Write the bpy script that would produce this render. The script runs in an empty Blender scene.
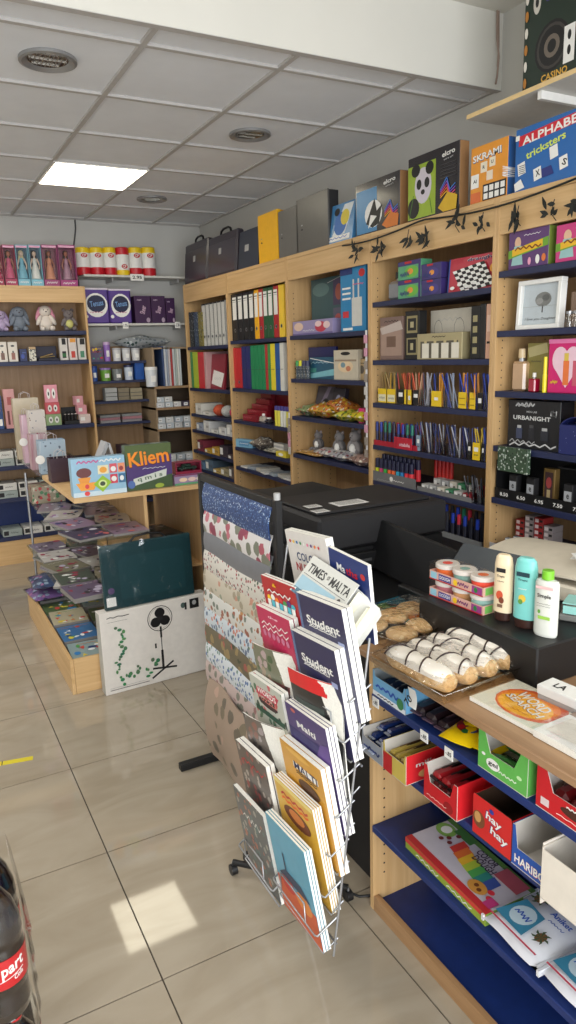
import bpy, math, random
from mathutils import Matrix, Vector, Euler
R = math.radians
scn = bpy.context.scene
COL = scn.collection
# ---------------------------------------------------------------- camera, world, lights, exposure
CZ = 1.6864                       # eye height
CEIL = 2.872                      # suspended ceiling
UPPER = 3.19                      # plaster ceiling in front of the bulkhead
XW, YB, YK = 2.68, 6.63, 2.77     # right wall, back wall, bulkhead
FPX = 712.36
yaw, pit, rol = .4890, .2184, -.0304
_cy, _sy, _cp, _sp = math.cos(yaw), math.sin(yaw), math.cos(pit), math.sin(pit)
FW = Vector((_sy*_cp, _cy*_cp, -_sp)); RT = Vector((_cy, -_sy, 0)); UP = RT.cross(FW)
RT, UP = math.cos(rol)*RT + math.sin(rol)*UP, -math.sin(rol)*RT + math.cos(rol)*UP
cam = bpy.data.cameras.new('camera'); camo = bpy.data.objects.new('camera', cam); COL.objects.link(camo)
cam.sensor_fit = 'VERTICAL'; cam.sensor_height = 24; cam.lens = FPX/1024*24; cam.clip_start = .02
camo.matrix_world = Matrix.Translation((0, 0, CZ)) @ Matrix((RT, UP, -FW)).transposed().to_4x4()
scn.camera = camo
world = bpy.data.worlds.new('world'); scn.world = world; world.use_nodes = True
world.node_tree.nodes['Background'].inputs[0].default_value = (.80, .90, 1, 1)
world.node_tree.nodes['Background'].inputs[1].default_value = 1.1
scn.view_settings.view_transform = 'Standard'; scn.view_settings.look = 'None'
scn.view_settings.exposure = 0.2; scn.view_settings.gamma = 1; scn.view_settings.use_curve_mapping = False
def area(name, loc, rot, sx, sy, power, col):
    l = bpy.data.lights.new(name, 'AREA'); l.shape = 'RECTANGLE'; l.size = sx; l.size_y = sy; l.energy = power; l.color = col
    o = bpy.data.objects.new(name, l); o.location = loc; o.rotation_euler = rot; COL.objects.link(o); return o
area('daylight_shopfront', (-.3, -2.3, 1.5), (R(90), 0, 0), 4.4, 2.5, 190, (.96, .98, 1))
area('added_fill_plaster_ceiling', (-.3, .9, UPPER-.04), (0, 0, 0), 1.2, .6, 12, (1, .97, .91))  # two added fill lamps out of view, brightening the front of the shop
area('added_fill_plaster_ceiling', (1.2, -.6, UPPER-.04), (0, 0, 0), 1.2, .6, 8, (1, .97, .91))
area('added_fill_suspended_ceiling', (-.9, 3.4, CEIL-.03), (0, 0, 0), .6, .6, 24, (1, .97, .93))  # two more added lamps, unseen at left, lifting the back of the room
area('added_fill_suspended_ceiling', (-.9, 5.2, CEIL-.03), (0, 0, 0), .6, .6, 26, (1, .97, .93))
# ---------------------------------------------------------------- materials
def lin(v): v /= 255; return v/12.92 if v <= .04045 else ((v+.055)/1.055)**2.4
_mc = {}
def newmat(name):
    m = bpy.data.materials.new(name); m.use_nodes = True
    return m, m.node_tree.nodes, m.node_tree.links, m.node_tree.nodes['Principled BSDF']
def c(r, g, b, ro=.5, me=0, var=.06, sc=30, em=0, coat=0):
    k = (r, g, b, ro, me, var, sc, em, coat)
    if k in _mc: return _mc[k]
    m, N, L, P = newmat('paint_%d_%d_%d' % (r, g, b))
    n = N.new('ShaderNodeTexNoise'); n.inputs['Scale'].default_value = sc; n.inputs['Detail'].default_value = 3
    tc = N.new('ShaderNodeTexCoord'); L.new(tc.outputs['Object'], n.inputs['Vector'])
    rp = N.new('ShaderNodeMapRange'); rp.inputs['To Min'].default_value = 1-var*1.5; rp.inputs['To Max'].default_value = 1+var*1.5
    L.new(n.outputs['Fac'], rp.inputs['Value'])
    mx = N.new('ShaderNodeVectorMath'); mx.operation = 'SCALE'; mx.inputs[0].default_value = (lin(r), lin(g), lin(b))
    L.new(rp.outputs[0], mx.inputs['Scale']); L.new(mx.outputs[0], P.inputs['Base Color'])
    P.inputs['Roughness'].default_value = ro; P.inputs['Metallic'].default_value = me
    if coat: P.inputs['Coat Weight'].default_value = coat; P.inputs['Coat Roughness'].default_value = .12
    if em:
        P.inputs['Emission Color'].default_value = (lin(r), lin(g), lin(b), 1); P.inputs['Emission Strength'].default_value = em
    _mc[k] = m; return m
def wood(name, c1, c2, axis=2, sc=1.0, ro=.45):
    m, N, L, P = newmat(name)
    tc = N.new('ShaderNodeTexCoord'); mp = N.new('ShaderNodeMapping'); L.new(tc.outputs['Object'], mp.inputs[0])
    s = [38*sc, 38*sc, 38*sc]; s[axis] = 1.6*sc; mp.inputs['Scale'].default_value = s
    n = N.new('ShaderNodeTexNoise'); n.inputs['Scale'].default_value = 1; n.inputs['Detail'].default_value = 5; n.inputs['Roughness'].default_value = .65; L.new(mp.outputs[0], n.inputs['Vector'])
    r = N.new('ShaderNodeValToRGB'); e = r.color_ramp.elements; e[0].position = .3; e[1].position = .72
    e[0].color = [lin(v) for v in c2]+[1]; e[1].color = [lin(v) for v in c1]+[1]
    L.new(n.outputs['Fac'], r.inputs[0]); L.new(r.outputs[0], P.inputs['Base Color']); P.inputs['Roughness'].default_value = ro
    return m
def speckle(name, base, cols, sc=60, ro=.6, thr=.33, coat=0):
    """small coloured motifs scattered over a ground colour (voronoi cells)"""
    m, N, L, P = newmat(name)
    tc = N.new('ShaderNodeTexCoord'); v = N.new('ShaderNodeTexVoronoi'); v.inputs['Scale'].default_value = sc
    L.new(tc.outputs['Object'], v.inputs['Vector'])
    nz = N.new('ShaderNodeTexNoise'); nz.inputs['Scale'].default_value = sc*2.2; L.new(tc.outputs['Object'], nz.inputs['Vector'])
    ad = N.new('ShaderNodeMath'); ad.operation = 'MULTIPLY_ADD'; ad.inputs[1].default_value = .35; L.new(nz.outputs['Fac'], ad.inputs[0]); L.new(v.outputs['Distance'], ad.inputs[2])
    lt = N.new('ShaderNodeMath'); lt.operation = 'LESS_THAN'; lt.inputs[1].default_value = thr+.17; L.new(ad.outputs[0], lt.inputs[0])
    sp = N.new('ShaderNodeSeparateColor'); L.new(v.outputs['Color'], sp.inputs[0])
    r = N.new('ShaderNodeValToRGB'); r.color_ramp.interpolation = 'CONSTANT'; e = r.color_ramp.elements
    while len(e) < len(cols): e.new(.5)
    for i, q in enumerate(cols): e[i].position = i/len(cols); e[i].color = [lin(t) for t in q]+[1]
    L.new(sp.outputs[0], r.inputs[0])
    mx = N.new('ShaderNodeMix'); mx.data_type = 'RGBA'; mx.inputs[6].default_value = [lin(t) for t in base]+[1]
    L.new(r.outputs[0], mx.inputs[7]); L.new(lt.outputs[0], mx.inputs[0]); L.new(mx.outputs[2], P.inputs['Base Color'])
    P.inputs['Roughness'].default_value = ro
    if coat: P.inputs['Coat Weight'].default_value = coat; P.inputs['Coat Roughness'].default_value = .1
    return m
def film(name, tint=(255, 255, 255), op=.12, ro=.12, bump=.35, sc=14):
    """clear crinkled plastic: mostly transparent, glossy highlights"""
    m, N, L, P = newmat(name); N.remove(P); out = [n for n in N if n.type == 'OUTPUT_MATERIAL'][0]
    t = N.new('ShaderNodeBsdfTransparent'); t.inputs[0].default_value = [lin(v)**.25 for v in tint]+[1]
    g = N.new('ShaderNodeBsdfGlossy'); g.inputs['Roughness'].default_value = ro
    n = N.new('ShaderNodeTexNoise'); n.inputs['Scale'].default_value = sc; n.inputs['Detail'].default_value = 2
    tc = N.new('ShaderNodeTexCoord'); L.new(tc.outputs['Object'], n.inputs['Vector'])
    b = N.new('ShaderNodeBump'); b.inputs['Strength'].default_value = bump; b.inputs['Distance'].default_value = .02
    L.new(n.outputs['Fac'], b.inputs['Height']); L.new(b.outputs[0], g.inputs['Normal'])
    lw = N.new('ShaderNodeLayerWeight'); L.new(b.outputs[0], lw.inputs['Normal'])
    pw = N.new('ShaderNodeMath'); pw.operation = 'POWER'; pw.inputs[1].default_value = 4; L.new(lw.outputs['Facing'], pw.inputs[0])
    a = N.new('ShaderNodeMath'); a.operation = 'MULTIPLY_ADD'; a.use_clamp = True; a.inputs[1].default_value = .5; a.inputs[2].default_value = op*.5; L.new(pw.outputs[0], a.inputs[0])
    mx = N.new('ShaderNodeMixShader'); L.new(a.outputs[0], mx.inputs[0]); L.new(t.outputs[0], mx.inputs[1]); L.new(g.outputs[0], mx.inputs[2])
    L.new(mx.outputs[0], out.inputs[0]); return m
WOOD = wood('beech_upright', (214, 178, 128), (193, 153, 102), 2)
WOODH = wood('beech_board_y', (219, 184, 134), (199, 160, 108), 1)
WOODX = wood('beech_board_x', (219, 184, 134), (199, 160, 108), 0)
BACKW = wood('beech_back', (176, 142, 104), (152, 118, 82), 2)
CTOP = wood('counter_top_wood', (172, 138, 104), (146, 112, 82), 1)
KICK = wood('kick_board_wood', (176, 138, 98), (150, 112, 74), 1)
NAVY = c(33, 40, 74, .5, var=.1); NAVY2 = c(20, 44, 104, .5, var=.14)
WALL = c(196, 195, 190, .85, var=.04, sc=4); PLAST = c(214, 212, 204, .9, var=.04, sc=3)
TILE = c(228, 231, 236, .95, var=.05, sc=5); TBAR = c(186, 183, 180, .6)
BLACK = c(16, 16, 18, .45); BLK2 = c(30, 29, 31, .6); WHITE = c(235, 234, 230, .5); PAGE = c(232, 230, 222, .7, var=.1, sc=200)
STEEL = c(172, 174, 178, .3, me=.75); DGREY = c(70, 70, 72, .5); LGREY = c(170, 170, 170, .5)
RED = c(190, 28, 36, .4); YEL = c(244, 200, 30, .4); GRN = c(40, 130, 62, .4); BLU = c(30, 80, 180, .4); ORG = c(236, 120, 30, .4)
CLEAR = film('clear_plastic', op=.06, bump=0.02); FILM = film('cellophane', op=.1)
GLASS = film('shelf_glass', (210, 230, 225), .10, .04, 0)
# ---------------------------------------------------------------- mesh builder
_tx = {}
def textmesh(s, bold):
    k = (s, bold)
    if k not in _tx:
        cu = bpy.data.curves.new('t', 'FONT'); cu.body = s; cu.resolution_u = 2; cu.offset = .022 if bold else 0
        ob = bpy.data.objects.new('t', cu); me = ob.to_mesh()
        vs = [(v.co.x, v.co.y) for v in me.vertices]; fs = [tuple(p.vertices) for p in me.polygons]
        ob.to_mesh_clear(); bpy.data.objects.remove(ob); bpy.data.curves.remove(cu)
        if not vs: vs = [(0, 0), (1, 1)]
        x0 = min(v[0] for v in vs); x1 = max(v[0] for v in vs); y0 = min(v[1] for v in vs); y1 = max(v[1] for v in vs)
        _tx[k] = ([(v[0]-(x0+x1)/2, v[1]-(y0+y1)/2) for v in vs], fs, x1-x0, y1-y0)
    return _tx[k]
class MB:
    def __init__(s, M=None): s.v = []; s.f = []; s.m = []; s.sm = []; s.mats = []; s.M = M or Matrix.Identity(4)
    def mi(s, m):
        if m not in s.mats: s.mats.append(m)
        return s.mats.index(m)
    def add(s, vs, fs, m, smooth=False):
        o = len(s.v); s.v += [s.M @ Vector(p) for p in vs]; i = s.mi(m)
        for f in fs: s.f.append([o+k for k in f]); s.m.append(i); s.sm.append(smooth)
    def box(s, x0, y0, z0, x1, y1, z1, m, r=0, mf=None):
        """mf: optional material for the faces by key among -x +x -y +y -z +z"""
        x0, x1 = sorted((x0, x1)); y0, y1 = sorted((y0, y1)); z0, z1 = sorted((z0, z1)); r = min(r, (x1-x0)*.45, (y1-y0)*.45, (z1-z0)*.45)
        if r <= 0:
            vs = [(x, y, z) for x in (x0, x1) for y in (y0, y1) for z in (z0, z1)]
            F = {'-x': (0, 1, 3, 2), '+x': (4, 6, 7, 5), '-y': (0, 4, 5, 1), '+y': (2, 3, 7, 6), '-z': (0, 2, 6, 4), '+z': (1, 5, 7, 3)}
            for k, f in F.items(): s.add([vs[i] for i in f], [(0, 1, 2, 3)], (mf or {}).get(k, m))
            return
        vs = []; ix = {}
        for a, x in ((0, x0), (1, x1)):
            for b, y in ((0, y0), (1, y1)):
                for d, z in ((0, z0), (1, z1)):
                    rx, ry, rz = (r if a == 0 else -r), (r if b == 0 else -r), (r if d == 0 else -r)
                    for q, p in enumerate(((x, y+ry, z+rz), (x+rx, y, z+rz), (x+rx, y+ry, z))):
                        ix[(a, b, d, q)] = len(vs); vs.append(p)
        s.v += [s.M @ Vector(p) for p in vs]; o = len(s.v)-24
        def F(ks, mm): s.f.append([o+ix[k] for k in ks]); s.m.append(s.mi(mm)); s.sm.append(False)
        mf = mf or {}
        for a, k in ((0, '-x'), (1, '+x')): F([(a, 0, 0, 0), (a, 0, 1, 0), (a, 1, 1, 0), (a, 1, 0, 0)], mf.get(k, m))
        for b, k in ((0, '-y'), (1, '+y')): F([(0, b, 0, 1), (1, b, 0, 1), (1, b, 1, 1), (0, b, 1, 1)], mf.get(k, m))
        for d, k in ((0, '-z'), (1, '+z')): F([(0, 0, d, 2), (1, 0, d, 2), (1, 1, d, 2), (0, 1, d, 2)], mf.get(k, m))
        for a in (0, 1):
            for b in (0, 1):
                F([(a, b, 0, 0), (a, b, 0, 1), (a, b, 1, 1), (a, b, 1, 0)], m)
                F([(a, 0, b, 0), (a, 0, b, 2), (a, 1, b, 2), (a, 1, b, 0)], m)
                F([(0, a, b, 1), (0, a, b, 2), (1, a, b, 2), (1, a, b, 1)], m)
                for d in (0, 1): F([(a, b, d, 0), (a, b, d, 1), (a, b, d, 2)], m)
    def tube(s, pts, r, m, n=6, caps=True, smooth=True):
        pts = [Vector(p) for p in pts]; rs = r if isinstance(r, (list, tuple)) else [r]*len(pts); vs = []; fs = []
        t0 = (pts[1]-pts[0]).normalized(); u = t0.orthogonal().normalized()
        for i, p in enumerate(pts):
            t = ((pts[min(i+1, len(pts)-1)]-pts[max(i-1, 0)])).normalized()
            u = (u - t*u.dot(t))
            u = u.normalized() if u.length > 1e-6 else t.orthogonal().normalized()
            w = t.cross(u)
            for k in range(n):
                a = 2*math.pi*k/n; vs.append(p+(u*math.cos(a)+w*math.sin(a))*rs[i])
        for i in range(len(pts)-1):
            for k in range(n): fs.append((i*n+k, i*n+(k+1) % n, (i+1)*n+(k+1) % n, (i+1)*n+k))
        s.add(vs, fs, m, smooth)
        if caps:
            s.add([vs[k] for k in range(n)][::-1], [tuple(range(n))], m); s.add(vs[-n:], [tuple(range(n))], m)
    def cyl(s, p0, p1, r0, r1, m, n=14, mt=None):
        s.tube([p0, p1], [r0, r1], m, n, caps=False)
        for p, q, r, mm in ((p0, p1, r0, m), (p1, p0, r1, mt or m)):
            if r <= 0: continue
            t = (Vector(q)-Vector(p)).normalized(); t0 = (Vector(p1)-Vector(p0)).normalized(); u = t0.orthogonal().normalized(); w = t0.cross(u)
            s.add([Vector(p)+(u*math.cos(2*math.pi*k/n)+w*math.sin(2*math.pi*k/n))*r for k in range(n)], [tuple(range(n))], mm)
    def lathe(s, prof, m, n=16, at=(0, 0, 0), sx=1, sy=1):
        """prof [(r, z, material or None)]"""
        for (r0, z0, *q), (r1, z1, *_) in zip(prof, prof[1:]):
            mm = q[0] if q and q[0] else m; vs = []
            for r, z in ((r0, z0), (r1, z1)):
                for k in range(n): a = 2*math.pi*k/n; vs.append((at[0]+r*math.cos(a)*sx, at[1]+r*math.sin(a)*sy, at[2]+z))
            s.add(vs, [(k, (k+1) % n, n+(k+1) % n, n+k) for k in range(n)], mm, True)
    def ell(s, ce, ra, m, n=12, rot=None):
        vs = []; fs = []; k2 = n//2
        for i in range(k2+1):
            t = math.pi*i/k2
            for k in range(n):
                a = 2*math.pi*k/n; p = Vector((math.sin(t)*math.cos(a)*ra[0], math.sin(t)*math.sin(a)*ra[1], math.cos(t)*ra[2]))
                if rot: p = Euler(rot).to_matrix() @ p
                vs.append(p+Vector(ce))
        for i in range(k2):
            for k in range(n): fs.append((i*n+k, i*n+(k+1) % n, (i+1)*n+(k+1) % n, (i+1)*n+k))
        s.add(vs, fs, m, True)
    def prism(s, pts, y0, y1, m, mf=None):
        """outline pts (x,z) extruded along y"""
        n = len(pts); vs = [(x, y0, z) for x, z in pts]+[(x, y1, z) for x, z in pts]
        s.add(vs, [tuple(range(n-1, -1, -1)), ], mf or m); s.add(vs, [tuple(range(n, 2*n))]+[(i, (i+1) % n, n+(i+1) % n, n+i) for i in range(n)], m)
    def sheet(s, fn, nu, nv, m, th=.001, smooth=True, mb=None):
        """closed thin sheet from fn(u,v)->point, with thickness th along its normal"""
        P = [[Vector(fn(i/nu, j/nv)) for j in range(nv+1)] for i in range(nu+1)]; top = []; bot = []
        for i in range(nu+1):
            for j in range(nv+1):
                a = P[min(i+1, nu)][j]-P[max(i-1, 0)][j]; b = P[i][min(j+1, nv)]-P[i][max(j-1, 0)]; nn = a.cross(b)
                nn = nn.normalized() if nn.length > 1e-9 else Vector((0, 0, 1))
                top.append(P[i][j]+nn*th/2); bot.append(P[i][j]-nn*th/2)
        k = lambda i, j: i*(nv+1)+j; N = len(top)
        f1 = [(k(i, j), k(i+1, j), k(i+1, j+1), k(i, j+1)) for i in range(nu) for j in range(nv)]
        s.add(top+bot, f1, m, smooth)
        s.add(top+bot, [tuple(N+q for q in f[::-1]) for f in f1], mb or m, smooth)
        ed = [(k(i, 0), k(i+1, 0)) for i in range(nu)]+[(k(nu, j), k(nu, j+1)) for j in range(nv)]+[(k(i+1, nv), k(i, nv)) for i in range(nu-1, -1, -1)]+[(k(0, j+1), k(0, j)) for j in range(nv-1, -1, -1)]
        s.add(top+bot, [(a, N+a, N+b, b) for a, b in ed], mb or m)
    def pillow(s, w, d, h, m, seed=0, n=8, at=(0, 0, 0), crumple=.25, mb=None):
        """a filled bag lying in xy, w by d, h thick"""
        rr = random.Random(seed); ph = [rr.uniform(0, 6.3) for _ in range(6)]
        for sg, mm in ((1, m), (-1, mb or m)):
            vs = []; fs = []
            for i in range(n+1):
                for j in range(n+1):
                    u = i/n; v = j/n; e = (math.sin(math.pi*u)*math.sin(math.pi*v))**.5 if 0 < i < n and 0 < j < n else 0
                    z = sg*h/2*e*(1+crumple*math.sin(9*u+ph[0]+4*v)*math.sin(8*v+ph[1]))
                    vs.append((at[0]+w*(u-.5)+.01*w*math.sin(7*v+ph[2]), at[1]+d*(v-.5)+.01*d*math.sin(7*u+ph[3]), at[2]+h/2+z))
            for i in range(n):
                for j in range(n): a = i*(n+1)+j; fs.append((a, a+n+1, a+n+2, a+1) if sg > 0 else (a, a+1, a+n+2, a+n+1))
            s.add(vs, fs, mm, True)
    def art(s, o, u, v, w, h, shapes, lift=.0004):
        """printed shapes on a plane: o corner, u right, v up; shapes in fractions of w, h"""
        o = Vector(o); u = Vector(u).normalized(); v = Vector(v).normalized(); n = u.cross(v)
        for k, q in enumerate(shapes):
            z = n*(lift*(1+k*.35)); t = q[0]
            P = lambda x, y: o+u*(x*w)+v*(y*h)+z
            if t == 'r': x0, y0, x1, y1, m = q[1:6]; s.add([P(x0, y0), P(x1, y0), P(x1, y1), P(x0, y1)], [(0, 1, 2, 3)], m)
            elif t == 'e':
                cx, cy, rx, ry, m = q[1:6]; s.add([P(cx+rx*math.cos(a*math.pi/9), cy+ry*math.sin(a*math.pi/9)) for a in range(18)], [tuple(range(18))], m)
            elif t == 'p': s.add([P(x, y) for x, y in q[1]], [tuple(range(len(q[1])))], q[2])
            elif t == 'l':   # polyline stroke: pts, width (m), material
                pts, wd, m = q[1:4]
                for (xa, ya), (xb, yb) in zip(pts, pts[1:]):
                    a = P(xa, ya); b = P(xb, yb); d = (b-a).normalized().cross(n)*wd/2; s.add([a-d, b-d, b+d, a+d], [(3, 2, 1, 0)], m)
            elif t == 't':
                st, cx, cy, tw, th, m = q[1:7]; rot = R(q[7]) if len(q) > 7 else 0; bold = q[8] if len(q) > 8 else True; shear = q[9] if len(q) > 9 else 0
                vs, fs, bw, bh = textmesh(st, bold); kx = tw*w/bw; ky = th*h/bh if th else kx
                ca, sa = math.cos(rot), math.sin(rot); c0 = P(cx, cy)
                s.add([c0+u*((x*kx+y*ky*shear)*ca-y*ky*sa)+v*((x*kx+y*ky*shear)*sa+y*ky*ca) for x, y in vs], fs, m)
    def front(s, w, h, shapes, x=0, y=0, z=0, lift=.0004): s.art((x, y, z), (1, 0, 0), (0, 0, 1), w, h, shapes, lift)
    def top(s, w, d, z, shapes, x=0, y=0, lift=.0004): s.art((x, y, z), (1, 0, 0), (0, 1, 0), w, d, shapes, lift)
    def build(s, name, parent=None, loc=None, rot=None):
        me = bpy.data.meshes.new(name); me.from_pydata([tuple(p) for p in s.v], [], s.f)
        for m in s.mats: me.materials.append(m)
        me.polygons.foreach_set('material_index', s.m); me.polygons.foreach_set('use_smooth', s.sm); me.update()
        o = bpy.data.objects.new(name, me); COL.objects.link(o)
        if parent: o.parent = parent
        if loc is not None: o.location = loc
        if rot is not None: o.rotation_euler = rot
        return o
def tag(o, label=None, cat=None, group=None, kind=None):
    if label: o['label'] = label
    if cat: o['category'] = cat
    if group: o['group'] = group
    if kind: o['kind'] = kind
    return o
def thing(name, label, cat, loc=(0, 0, 0), rot=(0, 0, 0), group=None):
    o = bpy.data.objects.new(name, None); o.empty_display_size = .05; COL.objects.link(o)
    o.location = loc; o.rotation_euler = rot if isinstance(rot, (tuple, list)) else (0, 0, rot)
    return tag(o, label, cat, group)
def copy_tree(o, parent=None):
    q = o.copy(); COL.objects.link(q)
    if parent: q.parent = parent
    for ch in list(o.children): copy_tree(ch, q)
    return q
def ray(px, py): return RT*((px-288)/FPX)+UP*((512-py)/FPX)+FW
E0 = Vector((0, 0, CZ))
def onX(px, py, X): d = ray(px, py); return E0+d*(X/d.x)
def onY(px, py, Y): d = ray(px, py); return E0+d*(Y/d.y)
def onZ(px, py, Z): d = ray(px, py); return E0+d*((Z-CZ)/d.z)
# a measured place on a shelf: left and right edge, height of its top, as metres along the shelf
def spanX(X, z, x0, x1, ytop=None, xt=None):
    """item facing -X on plane X standing at z: returns (Yleft, width, height)"""
    def yy(px):
        lo, hi = 0.3, 8.0
        for _ in range(50):
            m = (lo+hi)/2; d = Vector((X, m, z))-E0; q = 288+FPX*d.dot(RT)/d.dot(FW)
            if q > px: lo = m
            else: hi = m
        return lo
    a, b = yy(x0), yy(x1); h = None
    if ytop is not None:
        p = onX(xt if xt else (x0+x1)/2, ytop, X); h = p.z-z
    return a, a-b, h
def spanY(Y, z, x0, x1, ytop=None):
    def xx(px):
        lo, hi = -2.0, 4.0
        for _ in range(50):
            m = (lo+hi)/2; d = Vector((m, Y, z))-E0; q = 288+FPX*d.dot(RT)/d.dot(FW)
            if q < px: lo = m
            else: hi = m
        return lo
    a, b = xx(x0), xx(x1); h = None
    if ytop is not None: h = onY((x0+x1)/2, ytop, Y).z-z
    return a, b-a, h
RW = -math.pi/2     # turn of things that face the aisle from the right
# ---------------------------------------------------------------- the room
def structure(name, mb): o = mb.build(name); o['kind'] = 'structure'; return o
def tile_mat():
    m, N, L, P = newmat('polished_floor_tile')
    tc = N.new('ShaderNodeTexCoord')
    n = N.new('ShaderNodeTexNoise'); n.inputs['Scale'].default_value = 2.2; n.inputs['Detail'].default_value = 8; n.inputs['Distortion'].default_value = 1.4
    mp = N.new('ShaderNodeMapping'); mp.inputs['Scale'].default_value = (1, 3, 1); L.new(tc.outputs['Object'], mp.inputs[0]); L.new(mp.outputs[0], n.inputs['Vector'])
    r = N.new('ShaderNodeValToRGB'); e = r.color_ramp.elements; e[0].position = .35; e[1].position = .7
    e[0].color = [lin(v) for v in (158, 146, 127)]+[1]; e[1].color = [lin(v) for v in (172, 161, 143)]+[1]
    L.new(n.outputs['Fac'], r.inputs[0]); L.new(r.outputs[0], P.inputs['Base Color'])
    P.inputs['Roughness'].default_value = .045; P.inputs['IOR'].default_value = 1.5
    return m
FT = tile_mat(); GROUT = c(70, 60, 50, .8)
mb = MB(); mb.box(-2.6, -2.6, -.05, 3.0, 6.8, -.004, GROUT)
x = .4344-.6*5
while x < 2.9:
    y = 3.4417-.6*10
    while y < 6.8:
        mb.box(x+.0022, y+.0022, -.004, x+.5978, y+.5978, 0, FT); y += .6
    x += .6
structure('floor', mb)
mb = MB(); mb.box(XW, -2.6, 0, XW+.1, YB+.1, UPPER+.1, WALL); structure('wall_right', mb)
mb = MB(); mb.box(-2.6, YB, 0, XW, YB+.1, CEIL+.15, WALL); structure('wall_back', mb)
mb = MB(); mb.box(-2.6, -2.6, 0, -2.5, YB, UPPER+.1, WALL); structure('wall_left', mb)
mb = MB(); mb.box(-2.5, YK, CEIL-.004, XW, YK+.016, UPPER, PLAST)   # bulkhead step between the two ceilings
structure('trim_1', mb)
mb = MB(); mb.box(-2.6, -2.6, UPPER, XW+.1, YK+.1, UPPER+.1, PLAST); structure('ceiling', mb)
mb = MB(); mb.box(-2.5, YK+.017, CEIL+.012, XW, YB, CEIL+.05, TILE)
xs = [1.0065+.6*i for i in range(-5, 3)]; ys = [2.9787+.6*j for j in range(0, 7)]
for x in xs: mb.box(x-.012, YK+.017, CEIL, x+.012, YB, CEIL+.012, TBAR)
for y in ys: mb.box(-2.5, y-.012, CEIL+.0005, XW, y+.012, CEIL+.012, TBAR)
mb.box(XW-.02, YK+.017, CEIL-.002, XW, YB, CEIL+.012, TBAR); mb.box(-2.5, YB-.02, CEIL-.002, XW, YB, CEIL+.012, TBAR)
mb.box(-2.5, YK-.004, CEIL-.007, XW, YK+.03, CEIL-.0045, TBAR)
structure('ceiling.001', mb)
# shopfront behind the camera (its daylight fills the room)
mb = MB(); mb.box(-2.5, -2.6, 2.75, XW, -2.5, UPPER, WALL); mb.box(-2.5, -2.6, 0, XW, -2.5, .25, WALL)
for x in (-2.5, -.8, .9, 2.6): mb.box(x, -2.6, .25, x+.07, -2.52, 2.75, DGREY)
structure('window_1', mb)
# lit ceiling panel, spent downlights
t = thing('ceiling_light_panel', 'square white LED panel glowing in the tiled ceiling', 'ceiling light', (1.3065, 5.0787, CEIL-.006))
mb = MB(); mb.box(-.3, -.3, 0, .3, .3, .012, c(225, 225, 222, .4)); mb.build('frame', t)
mb = MB(); mb.box(-.285, -.285, -.003, .285, .285, .001, c(255, 246, 220, .5, em=7)); mb.build('diffuser', t)
def downlight(x, y, lab, r=.115):
    t = thing('recessed_downlight', lab, 'ceiling light', (x, y, CEIL+.011), 0, 'round recessed downlights in the tiled ceiling')
    mb = MB(); mb.lathe([(r, 0), (r, -.012), (r-.012, -.016), (r-.03, -.006), (r-.034, -.002)], c(150, 150, 150, .35, me=.5), 28); mb.build('trim_ring', t)
    mb = MB(); mb.lathe([(r-.034, -.003), (r-.05, -.0015), (.0, -.0015)], c(96, 84, 70, .25, me=.9), 24)
    for k in range(-4, 5):
        w = math.sqrt(max(0, (r-.04)**2-(k*.017)**2)); mb.box(k*.017-.0015, -w, -.006, k*.017+.0015, w, -.002, c(190, 190, 185, .2, me=.9))
        mb.box(-w, k*.017-.0015, -.0055, w, k*.017+.0015, -.002, c(190, 190, 185, .2, me=.9)) if k % 3 == 0 else None
    mb.build('louvre', t)
downlight(.705, 3.282, 'large unlit round downlight at the left, nearest the bulkhead')
downlight(1.896, 3.877, 'unlit round downlight near the right-hand wall above the grey files')
downlight(1.902, 5.646, 'small-looking unlit round downlight behind the lit square panel')
# ---------------------------------------------------------------- wall cables
mb = MB(); mb.tube([(2.63, YK-.012, UPPER-.0), (2.632, YK-.014, 3.08), (2.645, YK-.016, 3.0), (2.64, YK-.014, 2.92), (2.63, YK-.016, 2.885)], .005, c(150, 130, 118, .6))
mb.tube([(2.64, YK-.012, UPPER), (2.645, YK-.013, 3.05), (2.64, YK-.014, 2.96)], .004, c(150, 130, 118, .6))
tag(mb.build('cable'), 'brown cable hanging down the bulkhead near the right wall', 'cable')
p = onY(75, 222, YB-.01)
mb = MB(); mb.tube([(p.x, YB-.012, CEIL), (p.x, YB-.012, 2.8), (p.x-.03, YB-.012, 2.65), (p.x-.01, YB-.012, 2.45), (p.x-.02, YB-.012, 2.3)], .006, DGREY)
tag(mb.build('cable'), 'dark cable running down the grey back wall from the ceiling', 'cable')
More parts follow.
